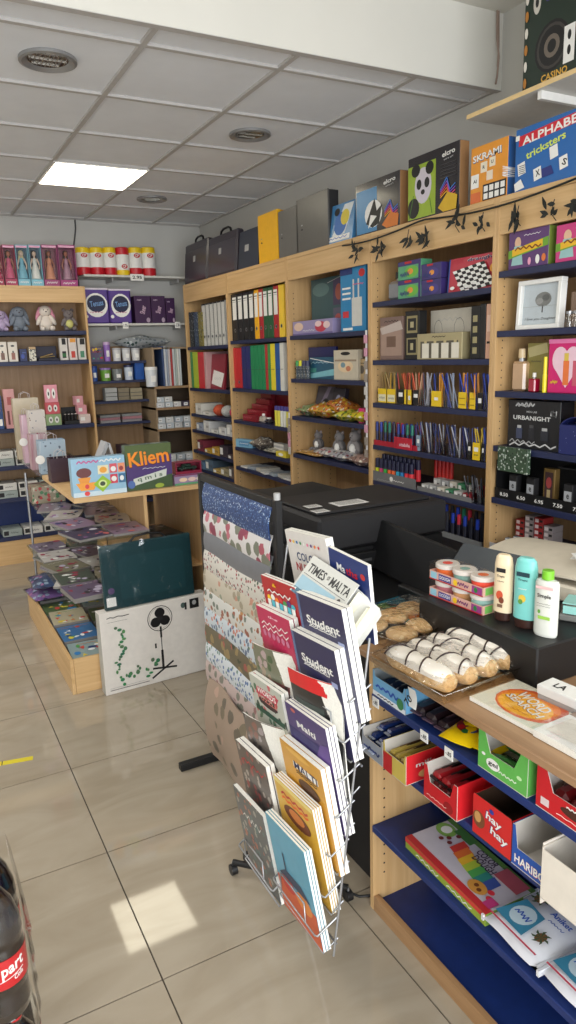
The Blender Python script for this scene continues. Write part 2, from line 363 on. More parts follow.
# ---------------------------------------------------------------- shelving along the right wall
ZT = 2.297
UP_Y = [2.38, 3.31, 4.25, 5.215, 6.155]       # front edges between the bays
def holes(mb, x, y, z0, z1, ny):
    z = z0
    while z < z1:
        for xx in (x+.04, x+.3):
            mb.add([(xx+.0035*math.cos(a), y+ny*.0006, z+.0035*math.sin(a)) for a in (0, 1.05, 2.09, 3.14, 4.19, 5.24)], [(0, 1, 2, 3, 4, 5)], BLK2)
        z += .032
def wall_bay(name, label, y0, y1, shelves, backm=None, depth=.36, X=2.3, navy_top=None, low=0):
    """bay between y0 (near) and y1 (far); shelves = heights of their top faces"""
    t = thing(name, label, 'shelving', (X, y0, 0), 0, 'tall wooden shelving bays along the right wall')
    W = y1-y0
    for yy in (0.0, W-.018):
        mb = MB(); mb.box(0, yy+.0005, 0, depth, yy+.0175, ZT, WOOD, .001)
        if yy > .1: holes(mb, 0, yy+.0005, .5, 2.1, -1)
        mb.build('side_panel', t)
    mb = MB(); mb.box(depth-.012, .018, .08, depth, W-.018, ZT-.01, BACKW); mb.build('back_panel', t)
    mb = MB(); mb.box(0, .018, ZT-.022, depth-.012, W-.018, ZT, WOODH); mb.build('top_board', t)
    mb = MB(); mb.box(.002, .018, ZT-.15, .02, W-.018, ZT-.023, WOODH, .001); mb.build('fascia', t)
    mb = MB(); mb.box(.01, .018, 0, .028, W-.018, .10, WOODH); mb.build('kick_board', t)
    for z in shelves:
        mb = MB(); mb.box(.004, .019, z-.026, depth-.013, W-.019, z, NAVY, .0015); mb.build('shelf', t)
    return t
S5 = [2.0, 1.755, 1.50, 1.26, 1.025, .805, .45]
S4 = [1.942, 1.638, 1.408, 1.175, .973, .745, .45]
S3 = [1.80, 1.525, 1.279, 1.025, .62]
S2 = [1.796, 1.438, 1.191, .975, .82, .45]
S1 = [1.77, 1.415, 1.187, 1.044, .86, .7, .45]
wall_bay('shelving_bay', 'nearest tall beech shelving bay on the right, holding perfumes and boxed games', 1.43, 2.38, S5)
wall_bay('shelving_bay', 'tall beech shelving bay holding pen pots, markers and a draughts box', 2.38, 3.31, S4)
t3 = wall_bay('shelving_bay', 'tall beech shelving bay behind the printer with bagged toys and craft items', 3.31, 4.25, S3)
mb = MB(); mb.box(.05, .02, .64, .06, .90, .80, NAVY2); mb.build('lower_panel', t3)
wall_bay('shelving_bay', 'tall beech shelving bay filled with coloured ring binders', 4.25, 5.215, S2)
wall_bay('shelving_bay', 'farthest beech bay of the right wall with white binders and folders', 5.215, 6.155, S1)
# strip of clipped tags on the upright beside the bagged toys
# ---------------------------------------------------------------- back wall bay on the left
SB = [1.93, 1.69, 1.15, .84, .57, .24]
t = thing('shelving_bay', 'beech shelving bay on the back wall at left with dolls on top', 'shelving', (.10, 6.28, 0), 0)
WB = 1.38
for xx in (0, WB-.018):
    mb = MB(); mb.box(xx, 0, 0, xx+.018, .34, ZT-.01, WOOD, .001); mb.build('side_panel', t)
mb = MB(); mb.box(.018, .33, .08, WB-.018, .34, ZT-.02, BACKW); mb.build('back_panel', t)
mb = MB(); mb.box(.018, 0, ZT-.03, WB-.018, .33, ZT-.01, WOODX); mb.build('top_board', t)
mb = MB(); mb.box(.018, .002, ZT-.14, WB-.018, .02, ZT-.031, WOODX, .001); mb.build('fascia', t)
mb = MB(); mb.box(.018, .01, 0, WB-.018, .03, .22, WOODX); mb.build('kick_board', t)
for z in SB:
    mb = MB(); mb.box(.019, .003, z-.034, WB-.019, .33, z, NAVY, .0015); mb.build('shelf', t)
mb = MB(); mb.box(.019, .27, .26, WB-.019, .28, .5, NAVY2); mb.build('lower_panel', t)
# thin white shelves on the back wall between the two runs
def wall_shelf(lab, z, x0=1.50, x1=2.66, y0=6.36, tags=()):
    t = thing('wall_shelf', lab, 'shelf', (x0, y0, z), 0)
    mb = MB(); mb.box(0, 0, -.018, x1-x0, YB-y0-.001, 0, c(206, 205, 200, .5), .001); mb.build('board', t)
    for x in (.25, .85):
        mb = MB(); mb.box(x, .05, -.05, x+.012, YB-y0-.001, -.019, LGREY); mb.build('bracket', t)
    for x, w, s in tags:
        mb = MB(); mb.box(x, -.004, -.045, x+w, -.001, .01, WHITE); mb.front(w, .055, [('t', s, .5, .5, .7, .5, BLACK)], x, -.0045, -.045); mb.build('price_tag', t)
wall_shelf('upper white wall shelf carrying the kitchen rolls', 2.395, tags=((.40, .12, '2.95'),))
wall_shelf('lower white wall shelf carrying the purple paper packs', 1.99, tags=((.30, .05, '1.95'), (.78, .05, '2.20'), (1.05, .05, '2.20')))
# navy shelving in the dark corner under them
t = thing('corner_shelving', 'navy shelves in the dim back corner below the white wall shelves', 'shelving', (1.49, 6.36, 0))
for z in (1.668, 1.50, 1.325, 1.13, .72, .4):
    mb = MB(); mb.box(0, 0, z-.022, .50, .25, z, NAVY, .001); mb.build('shelf', t)
mb = MB(); mb.box(0, .255, .1, .50, .262, 1.8, BACKW); mb.build('back_panel', t)
t = thing('corner_cabinet', 'pale wood stationery unit in the back right corner full of white packets', 'cabinet', (1.99, 6.165, 0))
for z in (1.437, 1.25, 1.06, .72, .4):
    mb = MB(); mb.box(0, 0, z-.02, .66, .455, z, c(150, 120, 88, .5)); mb.build('shelf', t)
for x in (0, .64):
    mb = MB(); mb.box(x, .02, 0, x+.018, .455, 1.76, c(150, 130, 104, .5)); mb.build('side_panel', t)
mb = MB(); mb.box(.018, .44, .1, .64, .455, 1.76, c(96, 78, 60, .6)); mb.build('back_panel', t)
mb = MB(); mb.box(0, .03, 1.76, .66, .455, 1.775, c(150, 130, 104, .5)); mb.build('top_board', t)
# high shelf at the right with the casino box
t = thing('high_wall_shelf', 'pale plywood shelf high on the right wall carrying the casino game', 'shelf', (2.32, .9, 2.655))
mb = MB(); mb.box(0, 0, 0, XW-2.321, 1.70, .018, c(206, 204, 198, .5), 0, mf={'-x': c(226, 196, 142, .5)}); mb.build('board', t)
for y in (1.3, .4):
    mb = MB(); mb.box(.02, y, -.03, XW-2.321, y+.02, -.0005, WHITE); mb.build('bracket', t)
# ---------------------------------------------------------------- printed-graphics helpers
PAL = [(200, 40, 50), (240, 200, 40), (40, 110, 180), (60, 150, 80), (235, 235, 230), (230, 120, 160), (90, 50, 130), (240, 130, 40), (30, 30, 40), (70, 180, 200)]
def scr(cx, cy, w, h, m, rr, wd=.003):
    """a scribbled word that cannot be read: one wavy stroke"""
    n = 9; return ('l', [(cx-w/2+w*i/n, cy+(h/2 if i % 2 else -h/2)*rr.uniform(.4, 1)) for i in range(n+1)], wd, m)
def busy(seed, pal, n=9, ground=None, text=2):
    rr = random.Random(seed); out = []
    if ground: out.append(('r', .0, .0, 1, 1, c(*ground)))
    for i in range(n):
        x, y, a, b = rr.uniform(.12, .88), rr.uniform(.1, .9), rr.uniform(.05, .12), rr.uniform(.04, .10); m = c(*rr.choice(pal))
        if rr.random() < .5: out.append(('e', x, y, a, b, m))
        else:
            q = rr.uniform(0, 3); out.append(('p', [(x+a*math.cos(q+k*2.1), y+b*math.sin(q+k*2.1)) for k in range(3)], m))
    for i in range(text): out.append(scr(.5, .86-.2*i, rr.uniform(.5, .8), .06, c(*rr.choice(pal)), rr))
    return out
def pack(name, label, cat, loc, rot, w, d, h, col, front=None, side=None, topm=None, group=None, r=.0015, tops=None, ends=None):
    """a closed carton: printed front, side panel colour, tuck flap line on the lid"""
    mb = MB(); mb.box(0, 0, 0, w, d, h, col, r, mf={'+x': side or col, '-x': side or col, '+z': topm or side or col})
    if front: mb.front(w, h, front)
    if tops: mb.top(w, d, h, tops)
    else: mb.top(w, d, h, [('r', .04, .44, .96, .46, DGREY)] if w > .05 and d > .05 else [])
    if ends: mb.art((w, 0, 0), (0, 1, 0), (0, 0, 1), d, h, ends)
    o = mb.build(name, None, loc, rot if isinstance(rot, (tuple, list)) else (0, 0, rot)); return tag(o, label, cat, group)
# ---------------------------------------------------------------- counter in the right foreground
CX, CYL = 1.085, 1.573
t = thing('shop_counter', 'shop counter with wood top and navy sweet shelves in the right foreground', 'counter', (0, 0, 0))
mb = MB(); mb.box(CX, 1.5555, 0, 1.98, 1.573, .8415, WOOD, .001); holes(mb, CX, 1.5555, .12, .8, -1); mb.build('side_panel', t)
mb = MB(); mb.box(1.302, .25, 0, 1.31, 1.555, .8415, NAVY2); mb.build('back_panel', t)
mb = MB(); mb.box(1.06, .2, .842, 1.99, 1.60, .862, CTOP, .002); mb.build('countertop', t)
mb = MB(); mb.box(CX, .25, 0, 1.105, 1.555, .05, KICK, .001); mb.build('kick_board', t)
mb = MB(); mb.box(1.1055, .25, .01, 1.3015, 1.555, .03, NAVY2); mb.build('base_shelf', t)
for z in (.30, .56, .73):
    mb = MB(); mb.box(1.08, .25, z-.022, 1.3015, 1.555, z, NAVY2, .002); mb.build('shelf', t)
for y, z in ((1.545, .73), (1.33, .73), (1.235, .73)):
    mb = MB(); mb.box(1.0765, y-.03, z-.032, 1.0785, y, z-.003, WHITE); mb.art((1.0765, y, z-.032), (0, -1, 0), (0, 0, 1), .03, .029, [('t', '-.85', .5, .5, .7, .4, BLACK)]); mb.build('price_tag', t)
mb = MB(); mb.box(1.282, 1.142, .8622, 1.96, 1.598, .97, BLACK, .004)
mb.front(.10, .01, []); tag(mb.build('counter_riser'), 'long black riser block on the wooden countertop under the lotion bottles', 'riser')
t = thing('office_desk', 'black desk behind the magazine rack carrying the printer', 'desk', (1.155, 1.64, 0))
mb = MB(); mb.box(0, 0, .84, .92, .98, .862, BLACK, .003); mb.build('desktop', t)
mb = MB(); mb.box(.0, .03, 0, .03, .95, .8395, BLK2); mb.build('dark_panel', t)  # dark sheet closing the space under the desktop on the aisle side
for y in (.03, .93):
    mb = MB(); mb.box(.035, y, 0, .88, y+.025, .8395, BLK2); mb.build('side_panel', t)
def open_box(name, label, Yl, z, w, d, h, fh, col, inner, art, X=1.083, endart=None, group=None, notch=.25, endm=None, rz=RW):
    """display carton, open above: low front with raised corners"""
    t = thing(name, label, 'display box', (X, Yl, z+.0005), rz, group); mb = MB()
    e = .0018
    mb.box(0, 0, 0, w, d, e, inner); 
    mb.box(0, e, e, e, d, h, col, mf={'+x': inner}); mb.box(w-e, e, e, w, d, h, col, mf={'-x': inner, '+x': endm or col}); mb.box(e, d-e, e, w-e, d, h, col, mf={'-y': inner})
    n = notch*w
    mb.prism([(0, e), (w, e), (w, h), (w-n*.5, h), (w-n, fh*1.05), (n, fh*1.05), (n*.5, h), (0, h)], 0, e, inner, mf=col)
    if art: mb.front(w, fh, art, 0, 0, 0)
    if endart: mb.art((w, 0, 0), (0, 1, 0), (0, 0, 1), d, h, endart)
    mb.build('carton', t); return t
def bar(name, label, loc, rz, w, l, h, m, m2, group, seed=0, cat='snack'):
    """flow-wrapped bar lying along local y with crimped ends"""
    mb = MB(); mb.box(-w/2, .008, 0, w/2, l-.008, h, m, h*.3)
    for a, b in ((0, .008), (l-.008, l)): mb.box(-w*.45, a, h*.42, w*.45, b, h*.55, m2)
    mb.top(w*.7, l*.7, h, [scr(.5, .5, .25, .5, m2, random.Random(seed), .004), ('r', .05, .1, .3, .9, m2)], -w*.35, l*.15)
    return tag(mb.build(name, None, loc, (0, 0, rz)), label, cat, group)
rr = random.Random(4)
# upper navy shelf
SKY = c(110, 170, 210, .35); DKC = c(38, 24, 30, .35)
open_box('wafer_box', 'pale blue carton at the left end of the top sweet shelf', 1.551, .73, .150, .17, .075, .055, SKY, c(140, 150, 155), [('r', 0, 0, 1, .25, c(230, 235, 240)), scr(.45, .6, .7, .3, BLU, rr, .006), ('e', .85, .4, .1, .3, c(60, 130, 80)), scr(.4, .13, .5, .1, BLK2, rr)], notch=.08)
for i in range(5): bar('wafer_bar', 'dark blue wrapped bar inside the pale blue carton', (1.1+.0, 1.535-.028*i, .735), RW, .024, .15, .035, c(36, 60, 96, .3), c(150, 180, 200, .3), 'wafer bars in the pale blue carton', i)
for i in range(3):
    bar('chocolate_bar', ['dark chocolate bar beside the pale blue carton, farthest left', 'middle dark chocolate bar of the loose three on the top sweet shelf', 'dark chocolate bar of the loose three, next to the yellow bags'][i], (1.095, 1.375-.048*i, .731), RW+.1, .040, .16, .03, DKC, c(90, 70, 84, .3), 'loose dark chocolate bars', i+9)
mb = MB(); mb.sheet(lambda u, v: (.03*u, -.001-.02*v*v, .052*v), 2, 5, WHITE, .0006); mb.front(.03, .05, [('t', '70', .5, .4, .8, .5, BLACK, 70)], 0, -.021, 0)
tag(mb.build('price_ticket', None, (1.072, 1.372, .775), (R(-18), 0, RW)), 'curled white paper price ticket reading 70 under the pastry tray', 'price ticket')
BAGY = c(246, 208, 20, .22, coat=.6)
for i, (y, x, rz, z) in enumerate(((1.225, 1.155, .3, .7305), (1.165, 1.18, .1, .7305), (1.20, 1.21, .5, .765))):
    mb = MB(); mb.pillow(.10, .15, .036, BAGY, 10+i); mb.top(.08, .12, .034, [('e', .5, .45, .42, .3, c(120, 40, 40)), ('e', .3, .3, .12, .1, RED), ('e', .7, .3, .12, .1, c(40, 90, 180)), ('e', .55, .2, .12, .09, GRN), ('t', 'm&m', .5, .62, .8, .2, c(60, 34, 24))], -.04, -.06)
    tag(mb.build('sweet_bag', None, (x, y, z), (0, 0, RW+rz)), ['yellow sweet bag lying at the edge of the top navy shelf', 'yellow sweet bag nearest the green display carton', 'yellow sweet bag lying across the other two yellow bags'][i], 'sweet bag', 'yellow bags of chocolate sweets')
GRB = c(96, 176, 80, .4); CARD = c(206, 200, 190, .7)
open_box('gum_box', 'green display carton with a cut-out front on the top sweet shelf', 1.125, .73, .150, .19, .10, .048, GRB, CARD, [('e', .32, .55, .14, .28, WHITE), ('t', 'gel', .32, .55, .2, .3, BLK2), scr(.62, .4, .35, .14, c(220, 240, 210), rr), ('e', .12, .85, .04, .08, WHITE), ('e', .85, .75, .05, .1, c(190, 230, 170))], notch=.26)
for i in range(4):
    mb = MB(); mb.pillow(.10, .07, .02, c(70, 150, 70, .3), 30+i); mb.top(.08, .05, .019, [('e', .5, .5, .42, .38, BLK2), scr(.5, .5, .6, .3, WHITE, rr, .004)], -.04, -.025)
    tag(mb.build('gum_pouch', None, (1.125+.045*i, 1.05, .745+.006*i), (R(-30), 0, RW+.15*(i % 2))), 'small green and black pouch standing in the green carton', 'sweet bag', 'pouches in the green carton')
REDB = c(196, 24, 34, .4)
t = open_box('biscuit_box', 'tall red carton with a torn white front edge at the right frame edge', .950, .73, .22, .19, .106, .05, REDB, c(215, 208, 200, .7), [('e', .45, .62, .16, .2, c(70, 34, 24)), ('e', .80, .62, .16, .2, c(214, 170, 90)), ('r', .06, .25, .16, .6, c(220, 200, 200)), scr(.5, .28, .5, .06, c(240, 210, 200), rr, .002), scr(.46, .84, .2, .1, WHITE, rr)], notch=.2)
for i in range(4): bar('biscuit_bar', 'dark red wrapped biscuit bar lying in the tall red carton', (1.10, .915-.045*i, .7325), RW, .042, .16, .04, c(120, 20, 26, .35), c(60, 10, 16), 'bars in the tall red carton', i+40)
# second navy shelf
open_box('bar_box', 'grey carton of blue wrapped bars at the left of the second sweet shelf', 1.552, .56, .100, .20, .075, .05, c(150, 156, 166), CARD, [scr(.5, .5, .7, .3, NAVY2, rr, .006)], X=1.045, notch=.1)
for i in range(6):
    bar('wrapped_bar', 'blue and silver wrapped bar poking out of the grey carton', (1.035+.028*(i % 3), 1.535-.03*(i//3)*1.2, .575+.02*(i % 3)), RW, .026, .17, .018, c(30, 52, 110, .25), c(170, 180, 200, .25), 'blue and silver bars', i+60)
open_box('bar_box', 'yellow and red carton filled with long yellow wafer bars', 1.448, .56, .100, .22, .085, .055, c(214, 190, 90), CARD, [('r', 0, 0, .4, 1, REDB)], X=1.045, notch=.1, endm=c(214, 36, 44), endart=[('e', .35, .25, .16, .16, c(220, 170, 110)), ('t', 'milk', .3, .6, .3, .16, WHITE), ('r', .62, 0, .9, 1, c(240, 210, 120))])
for i in range(8):
    bar('wafer_stick', 'long yellow wrapped wafer bar in the yellow and red carton', (1.055, 1.437-.024*(i % 4), .575+.02*(i//4)), RW, .021, .19, .018, c(206, 178, 84, .3), c(120, 84, 50), 'yellow wafer bars', i+80)
open_box('bar_box', 'bright red carton with a barcode on its end, second sweet shelf', 1.292, .56, .125, .19, .095, .05, REDB, CARD, [('e', .75, .4, .14, .3, c(150, 20, 26)), scr(.4, .3, .6, .1, c(240, 200, 190), rr, .002)], X=1.06, notch=.2, endm=c(214, 30, 38),
         endart=[('r', .35, .1, .9, .48, WHITE)]+[('r', .38+.055*k, .14, .38+.055*k+.02+.012*(k % 3), .44, BLACK) for k in range(9)])
for i in range(6): bar('choc_bar', 'red and dark wrapped bar inside the barcode carton', (1.075, 1.275-.034*(i % 3), .575+.028*(i//3)), RW, .032, .165, .024, c(150, 26, 32, .3), c(40, 20, 20), 'bars in the barcode carton', i+99)
open_box('biscuit_box', 'empty red carton with white blue-edged lettering on the second sweet shelf', 1.123, .56, .122, .19, .10, .10, c(206, 36, 36, .4), c(70, 52, 40), [('e', .17, .45, .16, .22, c(120, 70, 40)), ('e', .14, .5, .09, .14, c(200, 150, 90)), ('t', 'hay', .55, .66, .42, .28, c(30, 50, 130), -8), ('t', 'hay', .555, .665, .40, .25, WHITE, -8), ('t', 'hay', .70, .36, .46, .28, c(30, 50, 130), -8), ('t', 'hay', .705, .365, .44, .25, WHITE, -8), ('e', .5, .88, .06, .06, c(40, 60, 150))], X=1.07, notch=.02)
t = open_box('sweet_box', 'blue carton with a red-lettered front and a tall pale end flap', .998, .56, .10, .20, .10, .045, c(34, 82, 168, .4), c(214, 208, 200, .7), [('t', 'HARIBO', .52, .45, .86, .5, RED), ('t', 'HARIBO', .515, .46, .86, .46, WHITE)], X=1.07, notch=.16, endm=c(222, 216, 208, .7))
mb = MB(); mb.box(.101, -.02, -.02, .1035, .19, .125, c(224, 216, 204, .75), 0); mb.build('end_flap', t)
open_box('carton', 'empty pale cardboard carton at the right edge of the second sweet shelf', .893, .56, .20, .18, .12, .11, c(222, 214, 202, .75), c(200, 192, 180, .75), None, X=1.045, notch=.02)
# third navy shelf: the dough set and the wipes
t = thing('dough_set_box', 'flat colourful dough craft box lying on the third navy shelf', 'toy box', (1.105, 1.425, .301), (0, 0, RW-.03))
mb = MB(); w, d, h = .33, .165, .035
mb.box(0, 0, 0, w, d, h, c(120, 150, 60, .35), .001, mf={'+z': c(196, 190, 200, .3), '-y': c(150, 170, 60, .35)})
rainbow = [(200, 60, 50), (220, 110, 50), (230, 180, 50), (170, 190, 60), (80, 160, 80), (50, 130, 120), (60, 80, 150)]
sh = [('r', 0, 0, 1, .13, c(190, 46, 50)), ('r', 0, .9, 1, 1, c(90, 130, 60)), ('e', .1, .72, .1, .16, c(130, 170, 80)), ('e', .1, .73, .05, .1, WHITE), ('r', .15, .80, .36, .98, c(70, 120, 60))]
for k, q in enumerate(rainbow):
    x = .30+.075*k; y = .72-.05*k+.012*k*k*.35; sh.append(('p', [(x-.01, y-.24), (x+.085, y-.27), (x+.085, y+.04), (x-.01, y+.07)], c(*q)))
for x, y in ((.2, .62), (.25, .55), (.23, .78), (.17, .5)): sh.append(('e', x, y, .022, .045, c(110, 40, 40)))
sh += [('e', .76, .26, .09, .13, c(200, 140, 60)), ('e', .74, .28, .02, .04, c(110, 60, 30)), ('e', .79, .24, .02, .04, c(110, 60, 30)), ('e', .86, .36, .03, .05, c(200, 50, 60)), ('e', .9, .25, .03, .05, c(200, 50, 60)),
       ('t', 'COLOR', .56, .83, .22, .14, c(60, 40, 70)), ('t', 'DOUGH', .60, .68, .23, .14, c(60, 40, 70)), ('r', .72, .66, .97, .95, c(170, 80, 90)), ('r', .90, .1, .98, .3, c(190, 60, 120))]
mb.top(w, d, h, sh); mb.front(w, h, [('r', 0, .6, 1, 1, c(200, 60, 50)), scr(.3, .3, .3, .3, WHITE, rr), scr(.7, .3, .3, .3, WHITE, rr)]); mb.build('box', t)
for i, (y, x) in enumerate(((1.005, 1.185), (.83, 1.185))):
    t = thing('wipes_pack', ['white and blue wipes pack with pineapple print next to the dough box', 'white and blue wipes pack with pineapple print at the bottom right corner'][i], 'wipes pack', (x, y, .301), (0, 0, RW-.05), 'pineapple wipes packs')
    mb = MB(); WM = c(222, 224, 230, .3, coat=.4); mb.pillow(.175, .20, .055, WM, 5+i, 10, crumple=.12)
    mb.top(.15, .17, .056, [('p', [(.02, .02), (.62, 0), (.55, .5), (.10, .55)], c(60, 130, 160)), ('e', .33, .28, .2, .2, c(190, 210, 220)), scr(.33, .28, .3, .12, BLU, rr), ('r', 0, -.08, 1, -.05, c(200, 70, 90)), ('e', .2, .72, .09, .1, c(120, 84, 50))]+
           [('p', [(.2, .72), (.2+.16*math.cos(a), .72+.16*math.sin(a)), (.2+.12*math.cos(a+.35), .72+.12*math.sin(a+.35))], c(66, 84, 56)) for a in (0, .9, 1.8, 2.7, 3.6, 4.5, 5.4)]+
           [('e', .8, .2, .08, .1, c(120, 84, 50))]+[('p', [(.8, .2), (.8+.15*math.cos(a), .2+.15*math.sin(a)), (.8+.11*math.cos(a+.35), .2+.11*math.sin(a+.35))], c(66, 84, 56)) for a in (0, .9, 1.8, 2.7, 3.6, 4.5, 5.4)]+
           [('t', 'Aniket', .72, .66, .4, .1, BLU), scr(.75, .52, .3, .04, BLU, rr, .002)], -.075, -.08); mb.build('pouch', t)
    mb = MB(); mb.box(-.095, -.1, .018, -.088, .1, .034, WM); mb.build('seal', t); mb = MB(); mb.box(.088, -.1, .018, .095, .1, .034, WM); mb.build('seal', t)
# ---------------------------------------------------------------- on the countertop
z0 = .8635
t = thing('word_search_book', 'cream magazine lettered WORD SEARCH on an orange oval, lying on the countertop', 'magazine', (1.108, 1.185, z0), (0, 0, RW+.045))
w, d = .212, .16
mb = MB(); mb.box(0, 0, 0, w, d, .010, PAGE, 0, mf={'+z': speckle('cream_dots', (226, 222, 204), [(170, 166, 140)], 260, thr=.12)})
mb.top(w, d, .010, [('e', .53, .52, .42, .44, c(222, 90, 30, .35)), ('e', .50, .50, .37, .38, c(240, 130, 30, .35)), ('e', .50, .44, .33, .30, c(246, 178, 32, .35)),
                    ('t', 'WORD', .50, .62, .50, .20, c(160, 70, 20), -14), ('t', 'WORD', .505, .625, .49, .19, WHITE, -14), ('t', 'SEARCH', .49, .43, .58, .15, c(160, 70, 20), -14), ('t', 'SEARCH', .495, .435, .57, .14, WHITE, -14), scr(.5, .24, .3, .03, c(200, 110, 30), rr, .0015), scr(.7, .86, .3, .03, c(90, 40, 20), rr, .003)]); mb.build('pages', t)
mb = MB(); mb.box(-.001, -.001, .0125, w+.001, d+.001, .0128, FILM); mb.build('film_wrap', t)
t = thing('puzzle_magazine', 'white film-wrapped magazine with a brown star at the right edge of the countertop', 'magazine', (1.112, .992, z0), (0, 0, RW+.03))
mb = MB(); mb.box(0, 0, 0, .30, .21, .016, PAGE, 0, mf={'+z': WHITE}); mb.top(.30, .21, .016, [('r', 0, .55, .45, .8, c(150, 120, 100)), ('p', [(.3, .7), (.42, .72), (.47, .9), (.52, .72), (.66, .72), (.55, .6), (.6, .42), (.47, .54), (.36, .42), (.40, .58)], c(160, 120, 90)), ('r', .05, .1, .3, .5, c(225, 220, 210)), ('r', .6, .1, .95, .6, c(200, 190, 180))]); mb.build('pages', t)
mb = MB(); mb.sheet(lambda u, v: (-.004+.312*u, -.006+.22*v, .019+.003*math.sin(9*u+5*v)), 10, 8, FILM, .0004); mb.build('film_wrap', t)
t = thing('boxed_book', 'thick white boxed book with black lettering beside the black riser', 'book', (1.235, 1.098, z0+.0005), (0, 0, RW+.1))
mb = MB(); mb.box(0, 0, .022, .22, .06, .045, c(208, 208, 206, .4), .002, mf={'+z': WHITE}); mb.box(.002, .002, 0, .218, .058, .022, c(150, 148, 146, .4), .001); mb.top(.22, .06, .045, [('t', 'LA', .2, .5, .14, .4, BLACK)]); mb.build('cover', t)
# pastries
def clear_tray(mb, w, d, h, m):
    for s in (0, 1):
        x = s*w; mb.sheet(lambda u, v: (x+(1 if s else -1)*(.012*v), -.0+d*u+(.0), h*v), 6, 2, m, .0006)
        y = s*d; mb.sheet(lambda u, v: (w*u, y+(1 if s else -1)*.012*v, h*v), 6, 2, m, .0006)
    mb.box(0, 0, 0, w, d, .0008, m); pts = [(-.014, -.014, h), (w+.014, -.014, h), (w+.014, d+.014, h), (-.014, d+.014, h), (-.014, -.014, h)]
    mb.tube(pts, .0018, m, 6)
CLING = film('cling_film', op=.16, bump=1.0, sc=26, ro=.08)
PLA = film('tray_plastic', (240, 226, 196), .30, .10, .1)
CRUST = speckle('baked_crust', (214, 172, 116), [(226, 190, 136), (196, 148, 92), (230, 200, 150)], 55, .6, .4)
ICED = speckle('icing_sugar', (238, 230, 218), [(220, 200, 170), (250, 246, 240)], 70, .6, .2)
t = thing('pastry_tray', 'clear plastic tray of round golden pastries at the left end of the countertop', 'food tray', (1.085, 1.700, z0+.002), (0, 0, RW+.24))
mb = MB(); clear_tray(mb, .22, .30, .035, PLA); mb.build('tray', t)
mb = MB(); mb.sheet(lambda u, v: (-.012+.244*u, -.012+.324*v, .040+.026*(math.sin(math.pi*u)*math.sin(math.pi*v))**.4+.003*math.sin(14*u+3*v)*math.sin(11*v)), 12, 14, CLING, .0004); mb.build('cling_film', t)
M1 = Matrix.Translation((1.085, 1.700, z0+.002)) @ Matrix.Rotation(RW+.24, 4, 'Z')
for i, (x, y) in enumerate([(.055, .06), (.165, .065), (.055, .155), (.165, .16), (.055, .245), (.165, .25)]):
    mb = MB(); mb.ell((0, 0, .019), (.051, .047, .018), CRUST, 18); mb.ell((0, 0, .0265), (.036, .033, .013), CRUST, 14)
    tag(mb.build('round_pastry', None, M1 @ Vector((x, y, .002)), (0, 0, i)), ['round golden pastry, front left in the round-pastry tray', 'round golden pastry, front right in the round-pastry tray', 'round golden pastry, middle left in the round-pastry tray', 'round golden pastry, middle right in the round-pastry tray', 'round golden pastry, back left in the round-pastry tray', 'round golden pastry, back right in the round-pastry tray'][i], 'pastry', 'round pastries in the left tray')
t = thing('pastry_tray', 'clear plastic tray of iced rolls overhanging the counter edge', 'food tray', (1.02, 1.455, z0+.004), (0, 0, RW+.06))
mb = MB(); clear_tray(mb, .262, .300, .032, PLA); mb.build('tray', t)
mb = MB(); mb.sheet(lambda u, v: (-.010+.282*u, -.010+.320*v, .038+.026*(math.sin(math.pi*u)*math.sin(math.pi*v))**.4+.002*math.sin(14*u+3*v)), 12, 12, CLING, .0004); mb.build('cling_film', t)
M1 = Matrix.Translation((1.02, 1.455, z0+.004)) @ Matrix.Rotation(RW+.06, 4, 'Z')
CHO = c(48, 28, 22, .35)
for i in range(4):
    t = thing('iced_roll', ['iced roll with chocolate stripes nearest the counter edge', 'second iced roll from the counter edge', 'third iced roll from the counter edge', 'iced roll farthest back, nearest the black riser'][i], 'pastry', M1 @ Vector((.022, .044+.071*i, .002)), (0, 0, RW+.06), 'iced rolls in the right tray')
    mb = MB(); L = .218
    vs = [];
    def rl(u, v, i=i):
        a = 2*math.pi*v; e = 1-.35*abs(2*u-1)**6; k = .033*e*(1+.05*math.sin(5*a+11*u+i)); return (L*u, k*math.cos(a), .030+.92*k*math.sin(a))
    mb.sheet(rl, 14, 18, CRUST, .0008)
    def ic(u, v, i=i):
        a = math.pi*(.08+.84*v); e = 1-.3*abs(2*u-1)**6; k = .0345*e*(1+.04*math.sin(5*a+11*u+i)); return (.0+(L-.006)*u, k*math.cos(a), .0305+.92*k*math.sin(a))
    mb.ell((.004, 0, .03), (.006, .024, .023), CRUST); mb.ell((L-.004, 0, .03), (.006, .024, .023), CRUST); mb.build('dough', t)
    mb = MB(); mb.sheet(ic, 14, 10, ICED, .001); mb.build('icing', t)
    mb = MB(); off = .025+.01*(i % 2)
    for k in range(4 if i else 3):
        x0 = off+k*.052; pts = []
        for j in range(9):
            a = math.pi*(.1+.8*j/8); pts.append((x0+.028*(j/8-.5)*(1 if (k+i) % 3 else -1.2), .0358*math.cos(a), .0305+.0342*math.sin(a)))
        mb.tube(pts, .0022, CHO, 6)
    mb.build('chocolate_drizzle', t)
